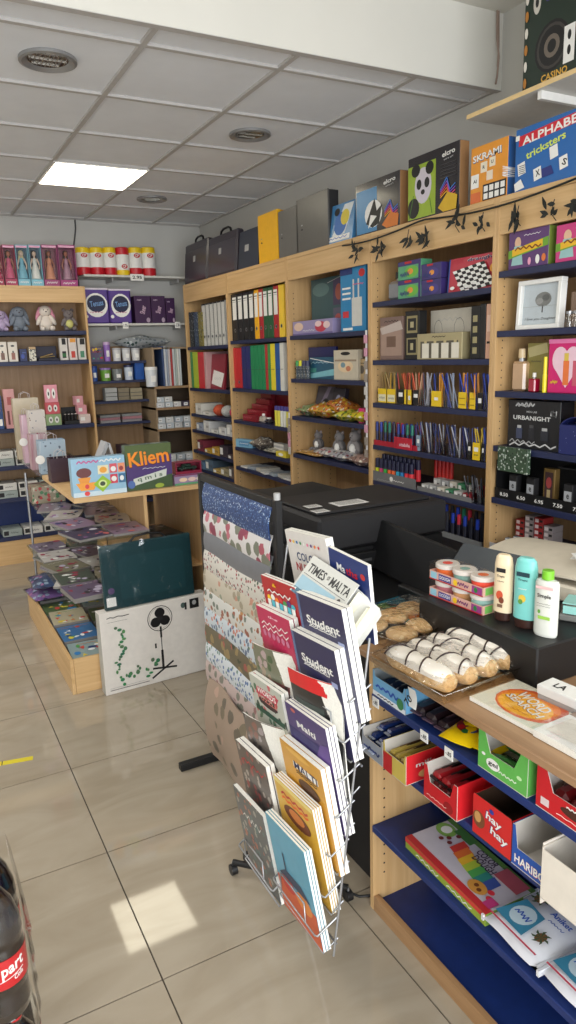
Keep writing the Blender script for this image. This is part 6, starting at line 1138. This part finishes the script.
for a in (('crimson boxed doll at the left frame edge', -6, 5, (150, 20, 60), (120, 20, 50), (190, 40, 90), (180, 130, 110), (40, 20, 20)), ('wine-pink boxed doll second from the left', 6, 18.5, (160, 40, 80), (120, 30, 60), (200, 80, 120), (170, 110, 90), (30, 20, 20)), ('pale blue boxed doll with blond hair', 19, 31.5, (120, 180, 200), (60, 90, 110), (120, 180, 200), (220, 190, 170), (220, 200, 150)), ('pale blue boxed doll in a white dress with dark hair', 32, 44.5, (120, 180, 200), (60, 90, 110), (220, 220, 214), (220, 190, 170), (50, 34, 30)), ('pink boxed doll in a peach dress', 45, 60.5, (150, 60, 110), (120, 60, 80), (206, 140, 110), (150, 96, 76), (36, 24, 22)), ('pink boxed doll in a grey-pink dress, nearest the kitchen rolls', 61, 78.5, (160, 60, 120), (120, 50, 80), (170, 130, 150), (170, 110, 90), (40, 26, 24))): doll_box(*a)
z = SB[0]
for a in ((2, 1.05, (176, 160, 190), (160, 140, 180), None, 'long', 'lilac plush toy at the left frame edge'), (20.5, 1.25, (120, 128, 140), (110, 118, 130), None, 'long', 'grey long-eared plush rabbit'), (47, 1.3, (220, 210, 200), (206, 140, 160), None, 'long', 'cream plush rabbit with pink ears'), (70, 1.1, (120, 112, 112), (110, 100, 100), (200, 196, 120), 'round', 'grey plush bear with a yellow belly')):
    x = onY(a[0], 331, 6.38).x; plush(a[6], (x, 6.40, z+.001), 0, a[1]*.93, c(*a[2], .95), c(*a[3], .95), c(*a[4]) if a[4] else None, a[5], 'plush toys on the left bay shelf')
z = SB[1]
for x0, x1, yt, q, art, lab in ((-1, 8.5, 342, (214, 206, 194), [('r', .3, .1, .7, .45, c(120, 90, 80)), ('r', .42, .45, .58, .55, DGREY), ('e', .5, .8, .2, .05, DGREY)], 'white perfume carton with a small bottle picture, leftmost'), (9.5, 19, 342, (214, 206, 194), [('r', .3, .1, .7, .45, c(150, 100, 90)), ('r', .42, .45, .58, .55, DGREY), ('e', .5, .8, .2, .05, DGREY)], 'white perfume carton with a small bottle picture, second'), (20.5, 28, 349, (24, 36, 84), [('e', .4, .4, .25, .2, c(60, 80, 160)), scr(.6, .7, .5, .1, c(90, 110, 180), ra)], 'dark blue perfume carton on the left bay'), (61, 69, 338, (206, 200, 194), [('r', .25, .1, .75, .4, BLK2), ('r', .25, .15, .75, .3, c(50, 110, 60)), ('r', .3, .7, .8, .98, BLK2)], 'white carton with a green bottle picture'), (70, 78, 338, (210, 200, 194), [('r', .25, .1, .75, .4, c(190, 60, 50)), ('r', .2, .8, .9, .98, c(220, 150, 60))], 'white carton with a red bottle picture'), (79, 87, 338, (206, 200, 194), [('r', .25, .1, .75, .4, c(70, 130, 100)), ('r', .3, .7, .9, .98, BLK2)], 'white carton with a teal bottle picture, nearest the upright')):
    gy('perfume_box', lab, 'perfume box', 6.30, z, x0, x1, yt, .05, c(*q, .4), art, group='perfume cartons on the left bay')
gy('perfume_box', 'zebra-patterned carton with a tan lid between the blue carton and the tray', 'perfume box', 6.30, z, 30, 37, 347, .05, speckle('zebra', (210, 206, 190), [(30, 30, 30)], 70, .4, .42), [('r', 0, .84, 1, 1, c(190, 160, 120))])
t = thing('pen_case', 'open dark navy case with pens on the left bay', 'case', (onY(39, 366, 6.32).x, 6.32, z+.0006)); mb = MB(); mb.box(0, .0, 0, .17, .10, .02, c(30, 28, 44), .003); mb.box(0, .10, .0, .17, .108, .12, c(36, 34, 56), .002); mb.build('case', t)
mb = MB(); mb.tube([(.02, .03, .028), (.13, .05, .055)], .005, c(170, 140, 90)); mb.build('pen', t)
mb = MB(); mb.tube([(.03, .06, .025), (.15, .07, .035)], .005, c(150, 130, 90)); mb.build('pen', t)
z = SB[2]
gy('gift_box', 'pink tall carton with bottle pictures on the third shelf of the left bay', 'gift box', 6.30, z, 7, 18, 389, .06, c(206, 150, 150, .4), [('r', .3, .6, .7, .8, c(170, 90, 90)), ('r', .2, .1, .4, .45, c(110, 60, 60)), ('r', .6, .1, .8, .45, c(110, 60, 60))])
gy('gift_box', 'blue and orange carton at the left frame edge of the third shelf', 'gift box', 6.30, z, -8, 5, 396, .06, c(40, 70, 120, .4), [('e', .5, .6, .3, .2, c(210, 120, 70)), ('r', .1, .1, .9, .3, WHITE)])
for k in range(3):
    gy('trinket_box', '%s box of the pink stack on the third shelf of the left bay' % ['pale green bottom', 'middle coral', 'top light pink'][k], 'small box', 6.31, z+.001+[0, .062, .126][k], 47+k*-.3, 62-k*.8, 0, .06, [c(150, 176, 130), c(206, 90, 100), c(226, 150, 166)][k], None) if False else None
    Xl, w, h = spanY(6.31, z, 47, 62, 384); hh = [h*.27, h*.28, h*.42][k]; z0_ = z+.001+[0, h*.275, h*.56][k]
    pack('trinket_box', '%s box of the pink stack on the third shelf of the left bay' % ['pale green bottom', 'middle coral', 'top light pink'][k], 'small box', (Xl+.004*k, 6.31+.006*k, z0_), (0, 0, -.05*k), w-.01*k, .07, hh, [c(150, 176, 130), c(206, 90, 100), c(226, 150, 166)][k], [('e', .3, .5, .14, .3, WHITE), ('e', .7, .5, .14, .3, WHITE), ('e', .3, .5, .05, .12, BLK2), ('e', .7, .5, .05, .12, BLK2)], group='stack of pink trinket boxes')
t = thing('bottle_tray', 'black tray of small white-labelled bottles on the left bay', 'display tray', (onY(65, 422, 6.31).x, 6.31, z+.0006)); mb = MB(); w = onY(80, 422, 6.31).x-onY(65, 422, 6.31).x; mb.box(0, 0, 0, w, .12, .03, BLACK, .002); mb.box(0, .12, 0, w, .125, .14, BLACK); mb.build('tray', t)
for k in range(5):
    mb = MB(); mb.lathe([(0, 0), (.011, 0), (.011, .05, WHITE), (.006, .055), (.006, .075), (0, .075)], BLK2, 12); tag(mb.build('nail_varnish', None, (onY(65, 422, 6.31).x+.018+.029*k, 6.36, z+.032)), '%s little bottle in the black tray on the left bay' % desc[k], 'cosmetic bottle', 'little bottles in the black tray')
for k in range(3):
    Xl, w, h = spanY(6.31, z, 80, 91, 396)
    pack('trinket_box', '%s box of the pale pink pile beside the upright' % ['bottom', 'middle', 'top'][k], 'small box', (Xl-.006*k, 6.31+.01*k, z+.001+h*.335*k), (0, 0, .1*k), w-.015*k, .07, h*.33, [c(214, 196, 190), c(214, 150, 160), c(220, 160, 170)][k], [('r', .1, .3, .5, .7, WHITE)], group='pale pink boxes beside the upright')
for z, n, nm in ((SB[3], 3, 'fourth'), (SB[4], 4, 'fifth'), (SB[5], 4, 'lowest')):
    for k in range(n):
        for j in range(2 if nm != 'lowest' else 1):
            pack('gift_carton', 'white carton, %s of place %d on the %s shelf of the left bay' % (['bottom', 'top'][j], k+1, nm), 'box', (.62+.17*k, 6.30+.02*j, z+.001+.062*j), 0, .155, .2, .06, c(206, 204, 198, .5) if (k+j) % 3 else c(150, 160, 156), [('r', .05, .2, .3, .8, BLK2), scr(.6, .5, .4, .3, DGREY, ra, .003)], group='white cartons low on the left bay')
# kitchen rolls
z = 2.3955; ROLL = c(226, 224, 218, .7)
for i, (x0, x1) in enumerate(((79, 92.5), (93, 106), (106.5, 118.5), (119, 131.5), (132, 144.5), (145, 158))):
    Y = 6.40; Xl, w, h = spanY(Y, 2.395, x0, x1, 247); r = w/2+.003; t = thing('kitchen_roll', 'red, white and yellow wrapped kitchen roll, %s%s' % (['first from the left', 'second from the left', 'third from the left', 'fourth, standing upside down', 'fifth from the left', 'last at the right'][i], ''), 'kitchen roll', (Xl+w/2, Y+r, z), (0, 0, .3*(i % 2)-.1), 'wrapped kitchen rolls on the upper wall shelf')
    mb = MB(); RDc = c(196, 30, 44, .35); YLc = c(240, 206, 30, .35)
    b = [(0, 0, RDc), (r*.96, .0, RDc), (r, .006, RDc), (r, h*.28, WHITE), (r, h*.80, YLc), (r, h-.008, YLc), (r*.9, h, ROLL), (0, h, ROLL)]
    if i == 3: b = [(0, 0, YLc), (r*.96, .0, YLc), (r, .006, YLc), (r, h*.20, WHITE), (r, h*.74, RDc), (r, h-.008, RDc), (r*.9, h, ROLL), (0, h, ROLL)]
    mb.lathe([(q[0], q[1], q[2]) for q in b], WHITE, 20)
    mb.build('roll', t); mb = MB(); zz = h*(.70 if i != 3 else .32)
    mb.M = Matrix.Rotation(-.3*(i % 2)+.1, 4, 'Z'); mb.front(r*1.1, h*.2, [('e', .5, .5, .42, .4, RED), ('t', 'CP', .5, .5, .5, .5, WHITE)], -r*.55, -r-.001, zz-h*.1); mb.build('print', t)
z = 1.9906
for i, (x0, x1, yt) in enumerate(((84.5, 110.5, 288), (111, 133, 289))):
    gy('tissue_pack', 'large purple toilet roll pack with a navy oval and white swirl, %s' % ['left of two', 'right of two'][i], 'toilet roll pack', 6.39, z-.0006, x0, x1, yt, .14, c(84, 56, 140, .35, coat=.3), [('e', .52, .52, .44, .34, WHITE), ('e', .52, .56, .36, .24, c(30, 36, 70)), ('t', 'Tenuss', .53, .57, .52, .16, c(110, 150, 200), 8), scr(.5, .32, .5, .05, c(190, 90, 130), ra, .004), ('r', 0, .95, 1, 1, c(214, 206, 220)), ('e', .1, .2, .08, .05, WHITE)], group='purple toilet roll packs', r=.012, topm=c(214, 210, 220))
for i, (x0, x1, yt) in enumerate(((136, 152, 296), (152.5, 166.5, 296), (167, 176, 298))):
    gy('tissue_box', 'dark plum carton with a white flourish, %s' % ['leftmost of three', 'middle of three', 'rightmost of three'][i], 'tissue box', 6.39, z-.0006, x0, x1, yt, .12, c(58, 26, 70, .35), [('t', 'Sheer', .5, .5, .5, .2, c(200, 170, 190), 75), scr(.3, .85, .3, .06, c(200, 180, 200), ra, .003), ('e', .8, .12, .12, .09, c(170, 150, 170))], group='dark plum cartons')
# dim corner shelves
def tub(label, Y, z, x0, x1, yt, q, lid=None, name='tub', group='tubs and bottles in the dim corner'):
    Xl, w, h = spanY(Y, z, x0, x1, yt); r = w/2; t = thing(name, label, 'tub', (Xl+r, Y+r, z+.0008), 0, group); mb = MB(); mb.lathe([(0, 0), (r*.9, 0), (r, h*.85), (r, h*.86)], c(*q, .4), 16); mb.front(r, h*.4, [('r', .1, .1, .9, .9, WHITE)], -r*.5, -r-.001, h*.2); mb.build('pot', t); mb = MB(); mb.lathe([(r*1.02, h*.85), (r*1.02, h), (0, h)], c(*(lid or q), .4), 16); mb.build('lid', t)
Y = 6.38
tub('purple squeezy bottle on the top corner shelf', Y, 1.668, 105, 112, 342, (150, 110, 190), (200, 170, 210))
for k in range(3): tub('white tub, %s of three on the top corner shelf' % desc[k], Y, 1.668, 114+9.5*k, 122.5+9.5*k, 348, (206, 206, 206), (180, 180, 184))
gy('craft_pack', 'colourful packet at the left of the top corner shelf', 'craft pack', Y, 1.668, 91, 104, 347, .06, c(90, 80, 110), busy(5, PAL, 8))
tub('blue glue bottle at the left of the second corner shelf', Y, 1.50, 92, 99, 366, (40, 80, 160), (30, 60, 140)); tub('white tub with purple and green bands', Y, 1.50, 102, 113, 368, (110, 160, 60), (150, 120, 190)); tub('grey tub beside the banded one', Y, 1.50, 114, 124, 369, (120, 124, 124)); tub('white and blue paint tub', Y, 1.50, 126, 135, 365, (190, 200, 214), (40, 50, 90)); 
gy('storage_box', 'bright blue upright box at the right of the second corner shelf', 'box', Y, 1.50, 136, 145, 361, .12, c(24, 80, 160), None)
mb = MB(); Xl, w, h = spanY(6.40, 1.668, 116, 172, 334); mb.pillow(w, .16, h*.42, speckle('crinkle_bag', (150, 156, 160), [(110, 120, 130), (190, 196, 200), (60, 80, 80)], 30, .2, .4), 3, 12, crumple=.4)
tag(mb.build('packing_bag', None, (Xl+w/2, 6.46, 1.668+.112), (0, 0, 0)), 'crinkled translucent bag of packing lying on the white tubs', 'bag')
for k, (x0, x1, q) in enumerate(((106, 118, (170, 172, 170)), (119, 130, (130, 120, 100)), (131, 143, (150, 140, 116)))): gy('twine_pack', '%s pale bundle on the third corner shelf' % desc[k], 'craft pack', Y, 1.325, x0, x1, 388, .1, c(*q, .7), [('r', 0, .3, 1, .35, DGREY), ('r', 0, .6, 1, .65, DGREY)], group='bundles on the third corner shelf')
for k in range(6): pack('paper_pad', 'grey-pink pad, %s from the bottom %s of the fourth corner shelf' % (desc[k % 3], ['left pile', 'right pile'][k//3]), 'paper pad', (1.54+.2*(k//3), 6.38+.01*(k % 2), 1.1306+.024*(k % 3)), 0, .18, .17, .022, [c(150, 146, 150), c(170, 120, 130), c(130, 134, 136)][k % 3], None, group='pads on the fourth corner shelf')
for k in range(5): pack('storage_carton', 'dark carton low in the corner shelves, %s from the left' % desc[k], 'box', (1.50+.098*k, 6.38, [.7206, .4006][k % 2]), 0, .09, .15, .14+.03*(k % 3), c(60+10*k, 56, 60+6*k), [('r', .1, .3, .7, .7, LGREY)], group='dark cartons low in the corner')
Y = 6.175
tub('white and blue paint bucket in the pale stationery unit', Y, 1.437, 148, 160, 367, (206, 210, 214), (230, 230, 230), 'paint_bucket')
for k in range(11):
    q = [(60, 80, 120), (200, 204, 210), (150, 160, 176), (200, 190, 190), (170, 60, 60), (190, 196, 200), (170, 180, 176), (210, 210, 206), (190, 196, 200), (60, 60, 70), (206, 206, 206)][k]
    gy('exercise_book', '%s upright folder from the left in the pale stationery unit' % desc[k], 'folder', Y+.02, 1.437, 164+2.1*k, 165.9+2.1*k, 346+.35*k, .25, c(*q, .5), None, group='upright folders in the stationery unit') if k < 9 else None
for zz, nm, n, y0 in ((1.25, 'second', 7, 390), (1.06, 'third', 8, 407), (.72, 'fourth', 8, 432), (.40, 'lowest', 7, 470)):
    for k in range(n):
        for j in range(2 if nm != 'second' or k < 2 else 1):
            hh = .05 if nm != 'second' else .045; q = [(196, 200, 204), (186, 196, 204), (206, 206, 204), (170, 180, 190)][(k+j) % 4] if not (nm == 'second' and k > 2) else [(110, 70, 80), (90, 90, 110), (150, 140, 150), (70, 60, 80)][k % 4]
            pack('envelope_box', 'small pale packet, column %d, %s layer of the %s stationery shelf' % (k+1, ['lower', 'upper'][j], nm), 'packet', (2.0+.082*k if n < 9 else 2, 6.175+.012*((k+j) % 3), zz+.0008+(hh+.0015)*j), (0, 0, 0), .072, .12, hh, c(*q, .6), [('r', .1, .2, .6, .8, c(226, 228, 230)), ('r', .2, .4, .5, .6, LGREY)], group='pale packets in the stationery unit')
# ---------------------------------------------------------------- centre display stand
t = thing('display_stand', 'wood and glass display stand of games, gift bags and magazines in mid-floor', 'display stand', (0, 0, 0))
mb = MB(); mb.box(.71, 3.64, .975, 1.42, 4.55, 1.0, WOODX, .001); mb.build('top_board', t)
for x in (1.075, 1.40):
    mb = MB(); mb.box(x, 3.66, 0, x+.018, 4.54, .9745, WOOD); mb.build('side_panel', t)
mb = MB(); mb.box(1.0935, 4.52, .1, 1.3995, 4.535, .6, BACKW); mb.build('back_panel', t)
mb = MB(); mb.box(1.0935, 3.70, .52, 1.3995, 4.5, .535, WOODX); mb.build('inner_shelf', t)
mb = MB(); mb.box(.70, 4.56, .985, 1.09, 5.65, .993, GLASS); mb.build('glass_shelf', t)
mb = MB(); mb.box(.655, 3.55, .782, 1.07, 4.98, .79, GLASS); mb.build('glass_shelf', t)
mb = MB(); mb.box(.625, 3.55, .472, 1.07, 4.95, .48, GLASS); mb.build('glass_shelf', t)
for y in (4.93,):
    mb = MB(); mb.tube([(.665, y, .19 if y > 4 else .195), (.665, y, .97)], .008, STEEL, 8); mb.build('post', t)
mb = MB(); mb.box(.59, 3.528, .0, .608, 4.90, .19, WOODH, .001); mb.box(.609, 3.528, 0, 1.07, 3.545, .19, WOODX, .001); mb.box(.609, 4.88, 0, 1.07, 4.90, .19, WOODX); mb.box(.609, 3.546, .12, 1.07, 4.879, .135, WOODX); mb.build('base_tray', t)
PGD = c(130, 126, 122, .7)
def flat_mag(label, x, y, z, rz, w, d, h, seed, pal, ground, name='magazine', cat='magazine', group=None):
    mb = MB(); mb.box(-w/2, -d/2, 0, w/2, d/2, h, PGD, 0, mf={'+z': c(*ground, .3, coat=.4)}); mb.top(w, d, h, busy(seed, pal, 12, text=1), -w/2, -d/2); return tag(mb.build(name, None, (x, y, z), (0, 0, rz)), label, cat, group)
rz_ = random.Random(21)
rows = 0
cn = ['nearest', 'second from the front', 'third from the front', 'fourth from the front', 'farthest']
KP = [(60, 130, 190), (220, 200, 70), (90, 160, 90), (200, 80, 70), (240, 240, 240), (40, 60, 110), (220, 130, 60)]
for k in range(5):
    for j in range(2): flat_mag('picture-covered book lying in the wooden base tray, %s in the %s column' % (cn[k], ['left', 'right'][j]), .72+.23*j, 3.68+.255*k, .1355, rz_.uniform(-.1, .1), .20, .24, .035+.012*((k+j) % 3), k*7+j, KP, [(150, 170, 170), (70, 120, 170), (190, 180, 150), (90, 110, 70)][(k+j) % 4], 'picture_book', 'book', 'picture books in the base tray')
    for j in range(2):
        for m_ in range(2): flat_mag('%s magazine of the %s pile on the lower glass tier, %s' % (['bottom', 'top'][m_], ['outer', 'inner'][j], cn[k]), .735+.21*j, 3.68+.26*k, .4805+.0125*m_, rz_.uniform(-.35, .35)+.1*m_, .20, .25, .012, k*3+j+m_*50, [(60, 56, 60), (190, 180, 200), (90, 70, 90), (220, 220, 214), (150, 60, 80)], [(130, 126, 104), (200, 196, 190), (110, 96, 120), (80, 90, 80)][(k+2*m_+j) % 4], group='magazines on the lower glass tier')
    if k < 4:
        for j in range(2): flat_mag('%s magazine in the %s column of the middle glass tier' % (cn[k], ['outer', 'inner'][j]), .765+.21*j, 3.70+.27*k, .7905, rz_.uniform(-.4, .4), .19, .25, .012, k*5+j+90, [(50, 60, 110), (200, 200, 210), (150, 110, 160), (30, 30, 40), (200, 110, 110)], [(60, 64, 96), (150, 130, 160), (190, 186, 180), (120, 110, 130)][(k+j) % 4], group='magazines on the middle glass tier')
for k in range(2):
    t = thing('sticker_pack', ['purple plastic-wrapped toy set at the far left of the base tray', 'blue-violet plastic-wrapped toy set stacked above it'][k], 'toy set', (.70+.02*k, 4.66, .185+.075*k), (0, 0, .1-.15*k)); mb = MB(); mb.pillow(.26, .30, .07, speckle('tp%d' % k, [(126, 96, 150), (70, 84, 116)][k], [(180, 120, 160), (60, 60, 90), (150, 170, 190)], 24, .3, .4), 60+k); mb.build('contents', t); mb = MB(); mb.pillow(.28, .32, .074, FILM, 60+k, at=(0, 0, -.002)); mb.build('plastic_wrap', t)
gy('craft_case', 'clear case of red and green patterned bits on the middle glass tier', 'craft case', 4.72, .7908, 33, 66, 486, .14, speckle('bits', (150, 140, 120), [(170, 60, 60), (70, 120, 80), (200, 190, 170), (90, 60, 50)], 40, .3, .46), None)
t = gy('craft_case', 'dark red patterned case farther back on the middle glass tier', 'craft case', 4.88, .7908, 30, 50, 484, .08, speckle('bits2', (96, 60, 60), [(170, 150, 140), (60, 80, 80)], 40, .3, .4), None)
# boxes on the wooden top
Xl, w, h = spanY(3.66, 1.0, 74, 127, 457)
gy('board_game', 'pale blue cupcake-printed childrens game with a green square on its front', 'board game', 3.66, 1.0, 74, 127.5, 457, .06, c(150, 190, 214, .35, coat=.4), [('r', 0, .0, 1, .12, c(200, 220, 230)), ('e', .22, .62, .14, .13, c(110, 60, 60)), ('p', [(.1, .5), (.34, .5), (.3, .35), (.14, .35)], c(230, 150, 60)), ('p', [(.06, .36), (.46, .36), (.38, .16), (.14, .16)], c(240, 160, 60)), ('e', .26, .26, .04, .06, c(220, 70, 70)), ('r', .48, .55, .68, .78, c(230, 220, 180)), ('e', .58, .66, .07, .08, c(230, 160, 60)), ('r', .70, .56, .84, .80, c(214, 90, 100)), ('r', .86, .56, .99, .80, c(236, 150, 110)), ('e', .77, .66, .05, .07, WHITE), ('e', .92, .66, .04, .06, c(150, 60, 60)), ('r', .70, .28, .84, .52, c(206, 60, 80)), ('r', .86, .28, .99, .52, c(60, 110, 150)), ('e', .77, .4, .05, .07, WHITE), ('e', .92, .4, .04, .07, WHITE), ('p', [(.38, .30), (.56, .52), (.72, .32), (.54, .08)], c(150, 190, 50)), ('e', .55, .30, .08, .1, c(210, 226, 150)), ('e', .55, .30, .05, .06, c(70, 80, 60)), scr(.3, .9, .4, .08, c(206, 90, 150), ra, .006), scr(.72, .9, .4, .08, WHITE, ra, .006), ('e', .25, .08, .05, .06, c(220, 70, 70))])
gy('board_game', 'dark green and purple game box with big orange lettering', 'board game', 3.67, 1.0, 128, 173.5, 444, .06, c(70, 90, 60, .35, coat=.4), [('p', [(0, .10), (1, .30), (1, 1), (0, .9)], c(74, 50, 110)), ('p', [(0, .55), (1, .75), (1, 1), (0, 1)], c(80, 96, 50)), ('t', 'Kliem', .51, .70, .90, .34, c(90, 40, 20), 4), ('t', 'Kliem', .50, .71, .88, .32, c(240, 140, 30), 4), scr(.6, .47, .5, .03, WHITE, ra, .002), ('p', [(.12, .10), (.86, .26), (.88, .42), (.14, .26)], c(206, 210, 200)), ('t', 'q m i s', .5, .26, .56, .12, c(90, 110, 90), 8), ('e', .09, .14, .08, .09, c(80, 110, 170)), ('e', .7, .06, .1, .05, c(150, 170, 60))])
gy('board_game', 'lilac boxed game beneath a maroon vehicle box at the right end of the stand', 'board game', 3.67, 1.0, 175, 204, 474, .07, c(150, 130, 160, .35), [('r', 0, .0, 1, .2, c(90, 150, 110)), ('e', .3, .5, .14, .2, c(230, 200, 170)), ('e', .6, .5, .14, .2, c(220, 190, 180)), ('r', 0, .86, 1, 1, c(120, 50, 90)), ('e', .85, .5, .1, .2, c(230, 220, 200))])
hz = spanY(3.67, 1.0, 175, 204, 474)[2]
t = thing('model_car_box', 'maroon window box with a dark green toy car stacked on the lilac game', 'toy box', (onY(176, 474, 3.68).x, 3.68, 1.0012+hz)); mb = MB(); MR = c(130, 30, 56, .35); mb.box(0, 0, 0, .15, .07, .015, MR); mb.box(0, .067, .015, .15, .07, .065, MR); mb.box(0, 0, .06, .15, .067, .065, MR); mb.box(0, 0, .015, .008, .067, .06, MR); mb.box(.142, 0, .015, .15, .067, .06, MR); mb.build('carton', t)
mb = MB(); mb.box(.02, .015, .022, .13, .05, .036, c(40, 60, 50, .3), .004); mb.box(.045, .018, .0365, .10, .047, .05, c(50, 70, 60, .3), .006)
for x in (.04, .11): mb.cyl((x, .012, .022), (x, .053, .022), .008, .008, BLACK)
mb.build('toy_car', t); mb = MB(); mb.box(.009, .0005, .016, .141, .0012, .059, CLEAR); mb.build('window', t)
# picture prop behind the games
t = thing('silver_frame', 'silver-grey folded card frame standing behind the cupcake game', 'frame', (.86, 3.95, 1.0006)); mb = MB()
mb.prism([(0, 0), (.015, 0), (.13, .225), (.115, .24)], 0, .12, c(170, 172, 176, .4)); mb.prism([(.12, .235), (.135, .23), (.19, .02), (.175, 0)], 0, .12, c(200, 200, 204, .4)); mb.prism([(.012, .0), (.178, .0), (.178, .006), (.012, .006)], .0, .1, c(150, 150, 156)); mb.build('frame', t)
def gift_bag(label, Y, x0, x1, yt, q, d=.10, z=.9935, rz=0, pat=None, tagc=None, group='gift bags on the display stand'):
    Xl, w, h = spanY(Y, z, x0, x1, yt); t = thing('gift_bag', label, 'gift bag', (Xl, Y, z+.0006), (0, 0, rz), group); m = pat or c(*q, .35, coat=.3)
    mb = MB(); mb.box(0, 0, 0, w, d, .002, m)
    for a in ((0, 0, w, .0015), (0, d-.0015, w, d), (0, .0015, .0015, d-.0015), (w-.0015, .0015, w, d-.0015)): mb.box(a[0], a[1], .002, a[2], a[3], h, m)
    mb.build('bag', t); mb = MB()
    for yy in (.004, d-.004): mb.tube([(w*.3, yy, h-.01), (w*.33, yy-.006, h+.03), (w*.5, yy-.008, h+.045), (w*.67, yy-.006, h+.03), (w*.7, yy, h-.01)], .0018, c(200, 190, 190), 5)
    mb.build('handles', t)
    if tagc: mb = MB(); mb.cyl((-.003, -.012, h*.45), (-.003, -.010, h*.45), .028, .028, tagc, 18); mb.tube([(-.003, -.011, h*.47+.02), (.01, -.002, h)], .0008, WHITE, 4); mb.build('round_tag', t)
gift_bag('dark plum gift bag behind the left edge of the cupcake game', 4.20, 52, 76, 458, (52, 26, 40), z=1.0)
gift_bag('pale blue dotted gift bag with a round white tag', 4.62, 42, 68, 440, (150, 170, 190), pat=speckle('dots_bag', (160, 180, 196), [(90, 100, 120), (120, 140, 160)], 34, .4, .24), tagc=WHITE)
gift_bag('white and crimson striped gift bag with green trim', 4.85, 33, 50, 434, (190, 180, 190), pat=wood('stripe_bag', (210, 206, 206), (150, 30, 70), 2, .9))
gift_bag('cream gift bag with tiny printed motifs, farther back on the stand', 5.05, 34, 50, 410, (200, 190, 180), pat=speckle('motif_bag', (206, 198, 190), [(120, 90, 80), (90, 100, 120)], 40, .5, .2))
gift_bag('pale pink gift bag with a round white tag near the left edge', 5.22, 26, 36, 415, (214, 180, 196), tagc=WHITE)
gift_bag('tall plain beige gift bag at the far end of the stand', 5.45, 19, 44, 398, (190, 176, 150), d=.08)
# things under the wooden top
for k in range(4): flat_mag('dark folder lying on the inner shelf of the stand, %s' % ['bottom', 'second up', 'third up', 'top'][k], 1.245, 4.0+.02*k, .536+.032*k, .05*k, .26, .34, .03, 300+k, [(30, 30, 34), (60, 90, 70), (150, 150, 150)], [(40, 44, 44), (50, 90, 80), (40, 40, 46), (30, 30, 34)][k], 'ring_folder', 'folder', 'dark folders inside the stand')
for k in range(7): pack('booklet', 'upright booklet in the lower space of the stand, %s from the left' % desc[k], 'booklet', (1.10+.04*k, 3.80, .0006), (0, 0, 0), .03, .22, .30+.01*(k % 3), [c(190, 190, 190), c(60, 90, 130), c(150, 60, 60)][k % 3], None, group='upright booklets inside the stand')
